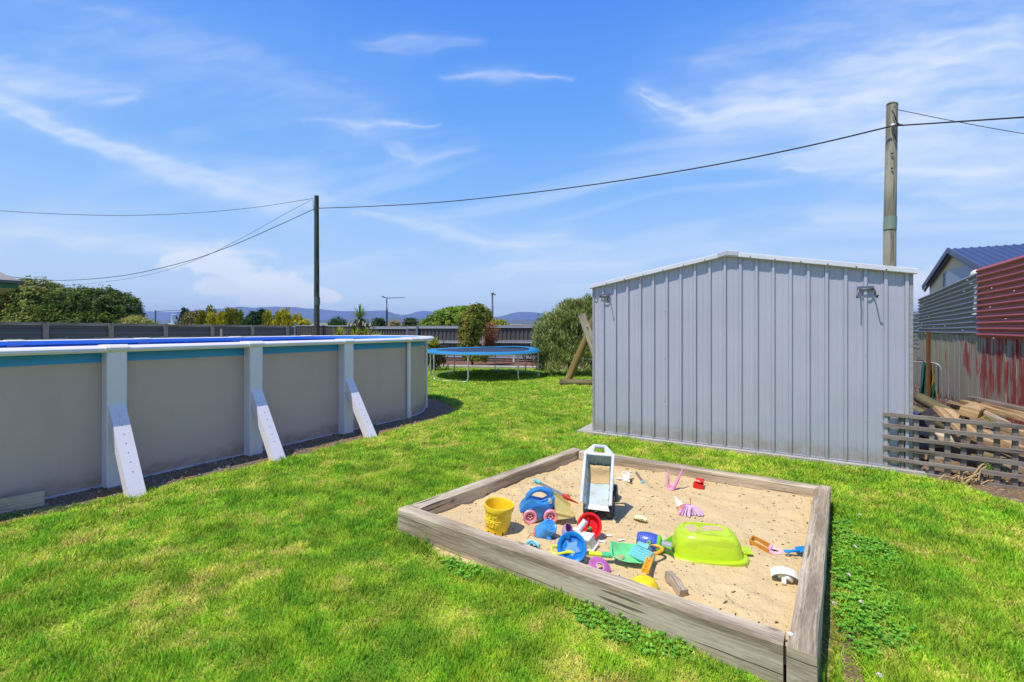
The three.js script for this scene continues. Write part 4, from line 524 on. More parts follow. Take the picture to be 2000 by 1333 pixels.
{ // lime tub upside down
  const t = toy('plastic_tub', 'lime green plastic tub turned upside down with sand on its base', 'tub', 1380, 1078); t.rotation.y += 0.16; const G = plastic(190, 220, 36, 0.36);
  const sup = (a, rx, rz, p = 3.2) => { const c = Math.cos(a), s = Math.sin(a); return [Math.sign(c) * Math.pow(Math.abs(c), 2 / p) * rx, Math.sign(s) * Math.pow(Math.abs(s), 2 / p) * rz]; };
  const prof = [[1.0, -0.01], [0.985, 0.02], [0.955, 0.055], [0.91, 0.088], [0.86, 0.11], [0.79, 0.126], [0.72, 0.135], [0.67, 0.137], [0.66, 0.14], [0.64, 0.14], [0.63, 0.136], [0.45, 0.134], [0.2, 0.134], [0.001, 0.134]];
  const RX = 0.205, RZ = 0.145; part(t, 'body', G, smooth(grid(72, prof.length - 1, (i, j) => { const [s, y] = prof[Math.round(j * (prof.length - 1))], [x, z] = sup(i * 2 * Math.PI, RX * s, RZ * s); return V(x, y, z); }, (i, j) => [i, j]), 0.9));
  const lip = [[0.98, 0.0], [1.1, 0.0], [1.13, -0.006], [1.13, -0.022], [1.11, -0.022], [1.1, -0.008], [0.98, -0.008]]; part(t, 'flange', G, smooth(grid(72, 6, (i, j) => { const [s, y] = lip[Math.round(j * 6)], [x, z] = sup(i * 2 * Math.PI, RX * s, RZ * s); return V(x, y + 0.012 + 0.008 * Math.sin(i * 12.56), z); }, (i, j) => [i, j]), 0.6));
  part(t, 'handle_tab', G, beam(V(RX * 1.0, 0.018, -0.03), V(RX * 1.27, 0.02, -0.035), 0.09, 0.014, { c: 0.005 }));
  const crust = (c, n, sx, sz, seed, y) => { const s = grid(24, 6, (i, j) => { const a = i * 2 * Math.PI, r = j * (0.75 + 0.5 * vn(Math.cos(a) * 2 + 5 + seed, Math.sin(a) * 2 + 5)); return V(c[0] + Math.cos(a) * r * sx, y + 0.004 * (1 - j), c[1] + Math.sin(a) * r * sz); }); return s; };
  part(t, 'sand_crust', mat(S(206, 178, 134), 0.98, { bumpMap: scuff, bumpScale: 0.004 }), crust([-0.09, -0.005], 0, 0.034, 0.05, 1, 0.1352), crust([0.05, -0.04], 0, 0.07, 0.036, 4, 0.135), crust([-0.005, 0.0], 0, 0.03, 0.02, 9, 0.1348));
}
{ // orange frame with pink end
  const a = sp(1468, 1060).add(V(0, 0.02, 0)), b = sp(1512, 1080).add(V(0, 0.012, 0)), t = thing('toy_stencil', 'orange brown open frame toy with a pink end lying in the sand', 'toy', a.clone()); const d = b.clone().sub(a), u = d.clone().normalize(), s = V(-u.z, 0, u.x), q = (f, o = 0, y = 0) => d.clone().multiplyScalar(f).addScaledVector(s, o).add(V(0, y, 0)), O = plastic(206, 138, 46, 0.5), P = plastic(240, 178, 190);
  const w = 0.042; part(t, 'side_bar', O, beam(q(0, w), q(0.82, w), 0.008, 0.026, {})); part(t, 'side_bar', O, beam(q(0, -w), q(0.82, -w), 0.008, 0.026, {})); part(t, 'end_bar', O, beam(q(0, -w), q(0, w), 0.008, 0.026, {}));
  part(t, 'pink_end', P, beam(q(0.84, -w), q(0.84, w), 0.014, 0.03, {}), tube([q(0.86, -w), q(1.1, -w * 0.9), q(1.28, -w * 0.3), q(1.28, w * 0.3), q(1.1, w * 0.9), q(0.86, w)], 0.009, 30, 8)); mesh('pink_plate', put(new THREE.TorusGeometry(0.032, 0.012, 8, 26), q(1.06, 0, 0.004), [Math.PI / 2, 0, 0], V(1, 1, 0.4)), plastic(246, 206, 212), t);
}
{ const a = sp(1536, 1086).add(V(0, 0.025, 0)), b = sp(1572, 1084).add(V(0, 0.03, 0)), t = thing('toy_spade', 'small bright blue toy spade against the right sleeper', 'toy spade', a.clone()); const d = b.clone().sub(a), u = d.clone().normalize(), s = V(-u.z, 0, u.x), q = (f, o = 0, y = 0) => d.clone().multiplyScalar(f).addScaledVector(s, o).add(V(0, y, 0)), B = plastic(32, 146, 220); part(t, 'grip', B, put(new THREE.TorusGeometry(0.012, 0.006, 8, 20), q(0.05), [Math.PI / 2, 0, 0])); part(t, 'shaft', B, beam(q(0.1), q(0.7), 0.016, 0.014, { c: 0.004 })); part(t, 'blade', B, grid(12, 8, (i, j) => q(0.64 + j * 0.6, (i - 0.5) * 0.06, -0.012 + 0.08 * (i - 0.5) ** 2))); }
{ // white scoop
  const t = toy('toy_scoop', 'white scoop with yellow inside and round handle near the right sleeper', 'toy scoop', 1535, 1138); t.rotation.y += 0.1; const W = plastic(240, 240, 232, 0.4), Y = plastic(206, 192, 60, 0.5);
  const shell = (o) => grid(24, 10, (i, j) => { const a = lerp(0.1, 0.9, i) * Math.PI, r = 0.072 - o; return V(-Math.cos(a) * r * 1.02, Math.sin(a) * r * 0.72 + 0.004, lerp(0.012, -0.075, j) + 0.012 * Math.cos((i - 0.5) * 3)); }); part(t, 'shell', W, shell(0)); part(t, 'lining', Y, shell(0.003));
  part(t, 'handle', W, tube([V(-0.03, 0.02, -0.02), V(-0.006, 0.036, 0.0), V(0.01, 0.034, 0.012), V(0.028, 0.018, 0.0)], 0.012, 20, 10), rod(V(-0.008, 0.03, 0.0), V(-0.012, 0.004, 0.035), 0.012, 0.012, 14));
}
{ // pink V shaped tail
  const t = toy('toy_tail', 'pink forked toy tail sticking up out of the sand', 'toy tail', 1312, 957); const P = plastic(236, 152, 196, 0.42); const limb = (pts, rs) => { const c = new THREE.CatmullRomCurve3(pts), n = 20, g = new THREE.TubeGeometry(c, n, 1, 10, false), A = g.attributes.position; for (let i = 0; i <= n; i++) { const ctr = c.getPointAt(i / n), r = Math.max(0.002, rs(i / n)); for (let k = 0; k <= 10; k++) { const o = i * 11 + k; A.setXYZ(o, ctr.x + (A.getX(o) - ctr.x) * r, ctr.y + (A.getY(o) - ctr.y) * r, ctr.z + (A.getZ(o) - ctr.z) * r); } } return smooth(g, 1); };
  part(t, 'prong', P, limb([V(-0.012, 0.0, 0), V(-0.03, 0.05, 0), V(-0.032, 0.1, 0), V(-0.02, 0.175, -0.01)], (k) => lerp(0.019, 0.003, k))); part(t, 'prong', P, limb([V(0.0, 0.0, 0), V(0.03, 0.05, 0), V(0.06, 0.11, -0.01), V(0.098, 0.2, -0.02)], (k) => lerp(0.02, 0.003, k))); part(t, 'base', P, put(new THREE.SphereGeometry(0.026, 18, 12), V(-0.005, 0.008, 0.004), [0, 0, 0], V(1.2, 0.7, 1)));
}
{ const t = toy('toy_mould', 'red heart shaped sand mould near the back sleeper', 'sand mould', 1366, 954); const R = plastic(226, 34, 30), hp = []; for (let i = 0; i < 40; i++) { const a = i / 40 * 2 * Math.PI; hp.push([Math.pow(Math.sin(a), 3) * 0.048, (13 * Math.cos(a) - 5 * Math.cos(2 * a) - 2 * Math.cos(3 * a)) * 0.003]); } const inn = hp.map(([x, y]) => [x * 0.86, y * 0.86]); const g = extrude(shapeOf(hp, [inn]), 0.045, 0.003, 4); g.rotateX(-Math.PI / 2 + 0.25); g.rotateY(0.7); g.translate(0, 0.026, 0); part(t, 'wall', R, g); const f = extrude(shapeOf(inn), 0.006, 0.001, 4); f.rotateX(-Math.PI / 2 + 0.25); f.rotateY(0.7); f.translate(0, 0.014, 0); part(t, 'floor', plastic(214, 140, 90), f); const lid = extrude(shapeOf(hp.map(([x, y]) => [x * 0.8, y * 0.6])), 0.008, 0.002, 4); lid.rotateX(-0.9); lid.translate(0.006, 0.06, -0.03); part(t, 'flap', R, lid); }
{ // small doll with long pink hair
  const t = toy('toy_doll', 'small doll lying in the sand with white pointed hat and long pale pink hair', 'doll', 1341, 1004); const SK = plastic(240, 178, 142, 0.5), H1 = mat(S(216, 178, 200), 0.7), H2 = mat(S(200, 120, 164), 0.7), W = plastic(242, 236, 226, 0.5);
  const head = new THREE.Group(); head.name = 'head'; head.position.set(-0.042, 0.03, -0.05); head.rotation.set(-0.8, 0.3, 0.55); t.add(head); mesh('face', put(new THREE.SphereGeometry(0.027, 22, 16), V(0, 0, 0), [0, 0, 0], V(1, 1.05, 0.95)), SK, head); mesh('hat', lathe([[0.03, -0.002], [0.0285, 0.014], [0.02, 0.034], [0.008, 0.05], [0.002, 0.078], [0.0005, 0.08]], 24).translate(0, 0.006, -0.003), W, head); for (const e of [-1, 1]) mesh('eye', put(new THREE.SphereGeometry(0.0045, 8, 8), V(e * 0.0095, 0.0, 0.0245)), BLACK, head); mesh('nose', put(new THREE.SphereGeometry(0.004, 8, 8), V(0, -0.006, 0.027)), SK, head); mesh('mouth', put(new THREE.TorusGeometry(0.006, 0.0014, 6, 12, Math.PI), V(0, -0.012, 0.0235), [0, 0, Math.PI]), plastic(206, 90, 90), head);
  part(t, 'body', SK, put(new THREE.CapsuleGeometry(0.017, 0.05, 6, 14), V(-0.01, 0.018, -0.005), [-1.35, 0, 0.3])); part(t, 'arm', SK, rod(V(-0.02, 0.025, -0.02), V(-0.075, 0.012, -0.012), 0.008, 0.006, 10)); part(t, 'arm', SK, rod(V(0.0, 0.025, -0.02), V(0.022, 0.02, -0.04), 0.008, 0.006, 10)); part(t, 'leg', SK, rod(V(-0.01, 0.015, 0.02), V(-0.045, 0.008, 0.055), 0.01, 0.007, 10));
  const r = rng(8); for (let i = 0; i < 26; i++) { const a = lerp(-1.9, 1.6, i / 25) + (r() - 0.5) * 0.9, L = 0.035 + r() * 0.075, c = V(0.028 + (r() - 0.5) * 0.02, 0.045, -0.015 + (r() - 0.5) * 0.02), e = V(Math.sin(a) * L, 0, Math.cos(a) * L); mesh('hair_lock', tube([c, c.clone().addScaledVector(e, 0.35).add(V((r() - 0.5) * 0.02, 0.016, 0)), c.clone().addScaledVector(e, 0.75).setY(0.022 + r() * 0.01).add(V((r() - 0.5) * 0.02, 0, 0)), c.clone().add(e).setY(0.006)], 0.0055 + r() * 0.003, 14, 6), i < 7 ? H2 : H1, t); }
  part(t, 'wand', plastic(226, 112, 60), rod(V(0.03, 0.03, -0.05), V(0.028, 0.095, -0.06), 0.0028, 0.0028, 8), put(new THREE.SphereGeometry(0.006, 10, 8), V(0.028, 0.095, -0.06)));
}
{ const t = toy('toy_shell', 'pale yellow shell shaped mould lying in the sand right of the dump truck', 'sand mould', 1250, 1019); t.rotation.y += -0.35; const g = grid(22, 10, (i, j) => { const x = (i - 0.5) * 2, w = Math.sqrt(Math.max(0, 1 - x * x)) * 0.034; return V(x * 0.052, 0.008 + 0.022 * Math.pow(Math.abs(j - 0.5) * 2, 1.5) * (1 - 0.4 * x * x) + 0.004 * Math.sin(i * 40), (j - 0.5) * 2 * w); }); part(t, 'bowl', plastic(228, 224, 166, 0.45), g); part(t, 'rib', plastic(240, 238, 206, 0.45), tube([V(-0.02, 0.02, 0.008), V(0.01, 0.034, 0), V(0.046, 0.016, 0.004)], 0.006, 14, 8)); }
{ // white plastic handle with wheels
  const t = toy('toy_cart', 'white plastic toy piece with a row of pegs right of the dump truck handle', 'toy', 1222, 941); t.rotation.y -= 0.3; const W = plastic(226, 218, 210, 0.5); part(t, 'plate', W, put(extrude(shapeOf([[-0.03, 0], [0.03, 0.0], [0.03, 0.085], [-0.045, 0.085], [-0.045, 0.06], [-0.03, 0.045]], [[[-0.03, 0.062], [0.01, 0.062], [0.01, 0.076], [-0.03, 0.076]]]), 0.016, 0.003, 4), V(0, 0.0, 0), [-0.5, 0, 0])); part(t, 'arm', W, rod(V(-0.03, 0.02, 0), V(-0.09, 0.014, 0.004), 0.01, 0.008)); for (let i = 0; i < 4; i++) mesh('peg', put(new THREE.SphereGeometry(0.011, 12, 8), V(0.036, 0.008 + i * 0.025, -i * 0.014)), W, t); part(t, 'wheel', BLACK, put(new THREE.CylinderGeometry(0.012, 0.012, 0.012, 16), V(0.05, 0.012, 0.0), [0, 0, Math.PI / 2])); }
{ const a = sp(1243, 926).add(V(0, 0.012, 0)), b = sp(1257, 946).add(V(0, 0.01, 0)), t = thing('toy_brush', 'dark grey stick with a turquoise end lying near the back sleeper', 'stick', a.clone()); const d = b.clone().sub(a); part(t, 'shaft', mat(S(128, 112, 100), 0.7), rod(V(0, 0, 0), d.clone().multiplyScalar(0.88), 0.011, 0.011, 10)); part(t, 'tip', plastic(96, 190, 206), rod(d.clone().multiplyScalar(0.86), d, 0.013, 0.012, 12)); }
for (const [i, x, y, L, a, where] of [[0, 1188, 1049, 0.05, 0.25, 'white plastic shard right of the red bowl, farthest back of three'], [1, 1176, 1060, 0.055, 0.6, 'curved white plastic shard in front of the red bowl'], [2, 1214, 1058, 0.05, 0.02, 'thin straight white plastic sliver on the bare sand right of the bowl']]) { const p = sp(x, y).add(V(0, 0.005, 0)), u = V(Math.cos(a), 0, Math.sin(a)); single('plastic_shard', beam(p.clone().addScaledVector(u, -L / 2), p.clone().addScaledVector(u, L / 2).add(V(0, 0.006, 0)), 0.014 - i * 0.003, 0.006, { jig: 0.006, n: 3, seed: i + 3 }), WHITE, where, 'plastic shard'); }

// ---------------------------------------------------------------- the trampoline
{
  const c = V(-0.88, 0, -13.9), t = thing('trampoline', 'round trampoline with dark mat, blue edge pad and steel legs on the lawn', 'trampoline', c), R = 1.72, H = 0.815;
  const pad = grid(96, 6, (i, j) => { const a = i * 2 * Math.PI, r = lerp(R - 0.29, R + 0.02, j), y = H + 0.02 * Math.sin(j * Math.PI) + 0.02 * (fbm(Math.cos(a) * 3 + 9, Math.sin(a) * 3 + 9 + j, 3) - 0.5) - (j > 0.99 ? 0.045 : 0) + 0.05 * Math.max(0, Math.sin(a * 1 + 2.2)) ** 3; return V(Math.cos(a) * r, y, Math.sin(a) * r); }, (i, j) => [i * 10, j]);
  part(t, 'edge_pad', new THREE.MeshPhysicalMaterial({ color: S(28, 132, 182), roughness: 0.45, bumpMap: scuff, bumpScale: 0.01, side: THREE.DoubleSide }), pad);
  const m = new THREE.CircleGeometry(R - 0.3, 64); m.rotateX(-Math.PI / 2); m.translate(0, H + 0.005, 0); part(t, 'jumping_mat', mat(S(44, 56, 80), 0.7), m);
  part(t, 'frame_ring', GALV, ring(R - 0.01, 0.022, H - 0.05, 72));
  for (let i = 0; i < 72; i++) { const a = i / 72 * 2 * Math.PI; mesh('spring', rod(V(Math.cos(a) * (R - 0.3), H - 0.005, Math.sin(a) * (R - 0.3)), V(Math.cos(a) * (R - 0.02), H - 0.045, Math.sin(a) * (R - 0.02)), 0.009, 0.009, 6), GALV, t); }
  for (let k = 0; k < 4; k++) {                              // four W-shaped legs: two uprights and a foot bar each
    const a0 = k * Math.PI / 2 + 0.54, s = 0.36, f = (a, y, r = R - 0.03) => V(Math.cos(a) * r, y, Math.sin(a) * r);
    const leg = part(t, 'leg', GALV, tube([f(a0 - s, H - 0.06), f(a0 - s, 0.42), f(a0 - s, 0.13), f(a0 - s + 0.03, 0.045), f(a0 - s + 0.1, 0.024), f(a0, 0.02, R - 0.12), f(a0 + s - 0.1, 0.024), f(a0 + s - 0.03, 0.045), f(a0 + s, 0.13), f(a0 + s, 0.42), f(a0 + s, H - 0.06)], 0.02, 90, 10));
    for (const e of [-1, 1]) mesh('leg_socket', rod(f(a0 + e * s, H - 0.06), f(a0 + e * s, H - 0.24), 0.027, 0.025, 12), GALV, leg);
  }
}
// ---------------------------------------------------------------- the swing frame behind the shed
{
  const t = thing('swing_frame', 'timber A-frame of round logs with a grey cross plank beside the shed', 'swing frame');
  const a = at(1109, 751, 12.0).setY(0.1), b = at(1166, 612, 12.15); const top = a.clone().lerp(b, 1.35);
  part(t, 'log_leg', LOGWOOD, rod(a, top, 0.1, 0.085, 18)); part(t, 'log_leg', LOGWOOD, rod(top.clone().add(V(-0.1, 0, 0.05)), V(top.x + 1.4, 0.1, -11.3), 0.085, 0.1, 18));
  part(t, 'ground_log', LOGWOOD_GREY, rod(at(1093, 752.5, 11.75).setY(0.085), V(3.6, 0.085, -11.4), 0.085, 0.085, 16));
  const p = at(1136, 614, 11.83), q = at(1172, 716, 11.8); part(t, 'cross_plank', GREYWOOD, beam(p, q, 0.05, 0.2, { up: V(1, 0.3, 0), jig: 0.006, n: 3 })); mesh('bolt', put(new THREE.SphereGeometry(0.025, 10, 8), at(1146.5, 638, 11.79)), CHROME, t);
}
// ---------------------------------------------------------------- power poles, wires, street lamps
const tip1 = at(618, 384, 25), tip2 = at(1743, 206, 10.8);
{
  const t = thing('power_pole', 'dark slender timber power pole behind the fence left of the trampoline', 'power pole'); const p = at(618.5, 640, 25).setY(-0.2);
  part(t, 'pole', DARKPOLE, rod(p, tip1, 0.155, 0.12, 18)); part(t, 'metal_sleeve', mat(S(86, 104, 84), 0.6), rod(at(619, 596, 25), at(619, 581, 25), 0.158, 0.155, 18)); part(t, 'insulator', mat(S(60, 58, 54), 0.5), rod(at(613, 412, 25), at(622, 405, 25), 0.05, 0.05, 10)); part(t, 'top_cap', mat(S(70, 68, 62), 0.7), rod(tip1, tip1.clone().add(V(0, 0.05, 0)), 0.13, 0.1, 16)); part(t, 'stay_wire', BLACK, tube([at(611, 388, 25), at(611.5, 398, 25.1), at(613, 409, 25)], 0.014, 10, 6));
  const u = thing('power_pole', 'pale grey leaning timber power pole rising behind the shed', 'power pole'); const b = at(1737, 640, 10.8).setY(-0.2);
  const bend = at(1738.5, 440, 10.8); part(u, 'pole', POLEWOOD, rod(b, bend, 0.13, 0.122, 24), rod(bend, tip2, 0.122, 0.11, 24)); part(u, 'metal_sleeve', mat(S(128, 146, 128), 0.55), rod(at(1738.5, 449, 10.79), at(1739.4, 424, 10.79), 0.128, 0.127, 24)); part(u, 'top_plate', mat(S(120, 116, 104), 0.8), rod(tip2, tip2.clone().add(V(0.01, 0.03, 0)), 0.118, 0.11, 20));
  part(u, 'insulator', mat(S(222, 222, 218), 0.4), put(new THREE.SphereGeometry(0.045, 12, 10), at(1745, 245, 10.66))); part(u, 'clamp', BLACK, tube([at(1745, 246, 10.62), at(1753, 244, 10.64), at(1764, 244.5, 10.6)], 0.02, 10, 6)); part(u, 'jumper_cable', BLACK, tube([at(1743, 216, 10.66), at(1748, 226, 10.6), at(1752, 238, 10.62), at(1758, 244, 10.6)], 0.012, 16, 6), tube([at(1742, 247, 10.66), at(1747, 262, 10.6), at(1751, 275, 10.68)], 0.012, 12, 6)); part(u, 'bolt', BLACK, put(new THREE.SphereGeometry(0.022, 8, 6), at(1742.5, 300, 10.67)), put(new THREE.SphereGeometry(0.022, 8, 6), at(1742.5, 329, 10.67)));
}
const CABLE = mat(S(34, 36, 44), 0.7);
const wire = (label, pts, r) => single('overhead_wire', tube(pts.map((p) => at(...p)), r, 70, 6), CABLE, label, 'wire');
wire('thick black cable spanning from the dark pole to the pole behind the shed', [[622, 407, 24.9], [720, 403.5, 22.6], [850, 396, 20.2], [1000, 381, 17.8], [1150, 362, 15.8], [1300, 339, 14.2], [1450, 312, 12.9], [1600, 280.5, 11.7], [1740, 247, 10.62]], 0.019);
wire('thick black cable running right from the pole behind the shed', [[1746, 246, 10.62], [1830, 240.5, 9.9], [2000, 229, 8.8], [2300, 208, 7.4]], 0.016);
wire('black cable sagging left from the dark pole down towards the trees', [[612, 409, 24.9], [540, 442, 25], [450, 481, 25.2], [360, 512, 25.5], [250, 537, 26], [150, 547, 26.5], [80, 546.5, 27], [0, 538, 27.5], [-160, 515, 28.5]], 0.017);
wire('thin upper wire running left from the top of the dark pole', [[611, 388, 24.9], [500, 405, 24], [380, 416, 23], [250, 421, 22], [120, 418.5, 21], [0, 412, 20], [-200, 398, 18.5]], 0.011);
wire('faint thin wire dropping left from the dark pole close under the sagging cable', [[608, 391, 24.9], [560, 416, 25], [470, 466, 25.5], [380, 509, 26], [270, 541, 27], [120, 559, 28.5], [-60, 566, 30]], 0.0085);
wire('thin wire falling to the right from the top of the pole behind the shed', [[1747, 213, 10.7], [1860, 236, 10.8], [2000, 261, 11], [2200, 290, 11.4]], 0.0075);
{
  const K = mat(S(58, 60, 66), 0.6);
  const a = thing('street_lamp', 'tall street lamp with a short lamp head and one long side arm', 'street lamp'); part(a, 'pole', K, rod(at(755.4, 650, 80).setY(0), at(755.4, 604, 80), 0.17, 0.15, 10), rod(at(755.4, 604, 80), at(755.2, 581, 80), 0.1, 0.08, 10)); part(a, 'arm', K, rod(at(755, 582.6, 80), at(791, 581.6, 80), 0.07, 0.05, 8)); part(a, 'lamp_head', K, put(new THREE.SphereGeometry(0.3, 12, 8), at(749, 580.6, 80), [0, 0, -0.35], V(1.4, 0.4, 0.7)));
  const b = thing('street_lamp', 'grey floodlight pole behind the round green tree', 'street lamp'); part(b, 'pole', mat(S(128, 134, 140), 0.5), rod(at(962, 650, 60).setY(0), at(961.6, 575, 60), 0.16, 0.12, 10)); part(b, 'lamp_head', mat(S(92, 94, 98), 0.5), put(new THREE.CylinderGeometry(0.16, 0.2, 0.24, 12), at(962, 574, 60)), put(new THREE.BoxGeometry(0.26, 0.18, 0.2), at(966, 575.5, 60), [0, 0, -0.5]));
  const c = thing('street_lamp', 'distant lamp post with one thin arm pointing right beside the left trees', 'street lamp'); part(c, 'pole', mat(S(72, 84, 120), 0.6), rod(at(303, 650, 95).setY(0), at(303, 606.5, 95), 0.14, 0.12, 8)); part(c, 'arm', mat(S(72, 84, 120), 0.6), rod(at(303, 608.6, 95), at(353, 606.4, 95), 0.06, 0.05, 8));
}
// ---------------------------------------------------------------- fences at the back
{
  const dark = mat(S(98, 94, 98), 0.45, { map: steelMap }), slate = mat(S(110, 104, 104), 0.45, { map: steelMap });
  const d = V(0.525, 0, -0.851), P0 = V(-1.026 * 21.4, 0, -21.4), n = V(0.851, 0, 0.525);
  const t = thing('boundary_fence', 'long low fence of dark horizontal steel sheets between timber posts behind the pool', 'fence');
  const H = 1.72;
  for (let k = -3; k <= 5; k++) {
    const a = P0.clone().addScaledVector(d, k * 2.4), b = P0.clone().addScaledVector(d, (k + 1) * 2.4), low = (s) => H - 0.02 * (k + s);
    part(t, 'post', POSTWOOD, beam(a.clone().setY(-0.1).addScaledVector(n, 0.07), a.clone().setY(H + 0.02 - 0.02 * k).addScaledVector(n, 0.07), 0.2, 0.09, { up: n, c: 0.006 }));
    if (k === 5) break;
    part(t, 'top_rail', POSTWOOD, beam(a.clone().setY(low(0) - 0.055).addScaledVector(n, 0.04), b.clone().setY(low(1) - 0.055).addScaledVector(n, 0.04), 0.05, 0.13, {}));
    for (let s = 0; s < 2; s++) { const y0 = 1.0 + s * 0.3, list = []; for (const [q0, o0, q1, o1] of [[0, 0.02, 0.03, 0.0], [0.03, 0, 0.14, 0], [0.14, 0, 0.17, 0.025], [0.17, 0.025, 0.27, 0.025], [0.27, 0.025, 0.3, 0.02]]) list.push([a.clone().setY(y0 + q0 - 0.02 * k).addScaledVector(n, o0), b.clone().setY(y0 + q0 - 0.02 * k - 0.02).addScaledVector(n, o0), b.clone().setY(y0 + q1 - 0.02 * k - 0.02).addScaledVector(n, o1), a.clone().setY(y0 + q1 - 0.02 * k).addScaledVector(n, o1)]); part(t, 'steel_sheet', s ? dark : slate, faces(list)); }
    part(t, 'bottom_board', GREYWOOD, beam(a.clone().setY(0.88).addScaledVector(n, 0.05), b.clone().setY(0.87).addScaledVector(n, 0.05), 0.05, 0.2, {}), beam(a.clone().setY(0.66).addScaledVector(n, 0.06), b.clone().setY(0.65).addScaledVector(n, 0.06), 0.05, 0.2, {})); part(t, 'plinth_board', PLANKWOOD, beam(a.clone().setY(0.28).addScaledVector(n, 0.06), b.clone().setY(0.28).addScaledVector(n, 0.06), 0.05, 0.54, {}));
  }
  { const e = P0.clone().addScaledVector(d, 12); part(t, 'steel_sheet', dark, faces([[e.clone().setY(0.1), e.clone().addScaledVector(d, 1.1).setY(0.1), e.clone().addScaledVector(d, 1.1).setY(1.6), e.clone().setY(1.6)]])); }
  single('garden_stake', rod(at(432.5, 660, 19).setY(0.2), at(432.5, 643, 19), 0.05, 0.05, 10), POSTWOOD, 'short pale round stake standing alone in front of the dark boundary fence', 'stake');
  { // small debris lying along the bottom board
    const r = rng(33), c = new THREE.Color(), M = new THREE.Matrix4(), im = new THREE.InstancedMesh(new THREE.DodecahedronGeometry(0.05, 0), mat(null, 0.9), 46); im.name = 'rubble'; im.userData.kind = 'stuff'; mark(im, 'small pale stones and scraps lined up along the foot of the boundary fence', 'rubble'); for (let i = 0; i < 46; i++) { const p = P0.clone().addScaledVector(d, -2 + r() * 12).addScaledVector(n, 0.065).setY(0.985); M.compose(p, new THREE.Quaternion(), V(0.4 + r() * 1.2, 0.3 + r() * 0.5, 0.5)); im.setMatrixAt(i, M); const q = r(); im.setColorAt(i, q < 0.7 ? c.setRGB(0.5, 0.45, 0.38) : c.setRGB(0.45, 0.2, 0.08)); } scene.add(im); }
}
{
  const dark = new THREE.MeshPhysicalMaterial({ color: S(94, 90, 90), roughness: 0.42, map: steelMap, side: THREE.DoubleSide }), rail = mat(S(176, 178, 186), 0.4, { metalness: 0.3 }), post = mat(S(118, 126, 138), 0.45, { metalness: 0.2 });
  const bay = (t, a, b, H, railed, ribW = 0.2) => {
    const u = b.clone().sub(a), L = u.length(); u.normalize(); const n = V(-u.z, 0, u.x), w = L / Math.round(L / ribW), list = [];
    for (let k = 0; k < Math.round(L / ribW); k++) for (const [f0, o0, f1, o1] of [[0, 0, 0.5, 0], [0.5, 0, 0.57, -0.035], [0.57, -0.035, 0.9, -0.035], [0.9, -0.035, 1, 0]]) { const q = (f, o, y) => a.clone().addScaledVector(u, (k + f) * w).addScaledVector(n, o).setY(y); list.push([q(f0, o0, 0.12), q(f1, o1, 0.12), q(f1, o1, H), q(f0, o0, H)]); }
    part(t, 'fence_panel', dark, faces(list));
    const R = (y, h, name) => { const q = (o, e) => (e ? b : a).clone().addScaledVector(n, o).setY(y); part(t, name, rail, beam(q(0.03, 0), q(0.03, 1), 0.05, h, { c: 0.004 }), beam(q(0.056, 0), q(0.056, 1), 0.012, h * 0.3, {}).translate(0, h * 0.35, 0), beam(q(0.056, 0), q(0.056, 1), 0.012, h * 0.3, {}).translate(0, -h * 0.35, 0)); };
    if (railed) { R(H - 0.07, 0.11, 'top_rail'); R(H - 0.72, 0.11, 'middle_rail'); R(0.24, 0.12, 'bottom_rail'); } else { part(t, 'top_capping', rail, beam(a.clone().setY(H), b.clone().setY(H), 0.06, 0.05, {})); }
  };
  const p = (px, f) => at(px, 640, f).setY(0), pb = (t, q, H, w = 0.1) => part(t, 'post', post, beam(q.clone().setY(-0.1), q.clone().setY(H), w, w, { up: V(0, 0, 1), c: 0.006 }));
  const A = thing('steel_fence', 'charcoal ribbed steel fence without visible rails behind the yucca plants', 'fence'), a = [577, 640, 705, 796].map((x, i) => p(x, [27, 25, 23.2, 21][i])); for (let i = 0; i < 3; i++) bay(A, a[i], a[i + 1], 1.6 - i * 0.02, i === 2); pb(A, a[0], 1.78, 0.13); pb(A, a[3], 1.56);
  const lat = part(A, 'gate_latch', GALV, beam(p(569, 26.8).setY(0.9), p(569, 26.8).setY(1.6), 0.05, 0.05, {}), beam(p(569, 26.8).setY(1.55), p(576, 26.9).setY(1.55), 0.05, 0.05, {}), beam(p(569, 26.8).setY(1.0), p(576, 26.9).setY(1.0), 0.05, 0.1, {}));
  const B = thing('steel_fence', 'charcoal ribbed steel fence with three pale rails behind the trampoline', 'fence'), b = [815, 944, 1060, 1190].map((x, i) => p(x, [20.6, 19.8, 19.1, 18.4][i])); for (let i = 0; i < 3; i++) bay(B, b[i], b[i + 1], 1.58 + i * 0.03, true, 0.19); part(B, 'fence_panel', dark, faces([[a[3].clone().setY(0.1), b[0].clone().setY(0.1), b[0].clone().setY(1.57), a[3].clone().setY(1.57)]])); part(B, 'top_rail', rail, beam(a[3].clone().setY(1.49).add(V(0, 0, 0.04)), b[0].clone().setY(1.49).add(V(0, 0, 0.04)), 0.05, 0.1, {})); pb(B, b[0].clone().add(V(0, 0, 0.06)), 1.6); part(B, 'post', POSTWOOD, beam(b[1].clone().setY(-0.1).add(V(0, 0, 0.14)), b[1].clone().setY(1.63).add(V(0, 0, 0.14)), 0.12, 0.12, { up: V(0, 0, 1) })); pb(B, b[2].clone().add(V(0, 0, 0.06)), 1.62);
  { const s = thing('wall_tap', 'small white tap and bent wire hanging on the fence behind the trampoline', 'tap'); part(s, 'box', WHITE, box(0.07, 0.16, 0.05, ...at(1003, 704, 19.2).toArray())); part(s, 'wire_hook', WHITE, tube([at(998, 692, 19.2), at(1002, 699, 19.2), at(1006, 690, 19.2)], 0.012, 12, 6)); }
}

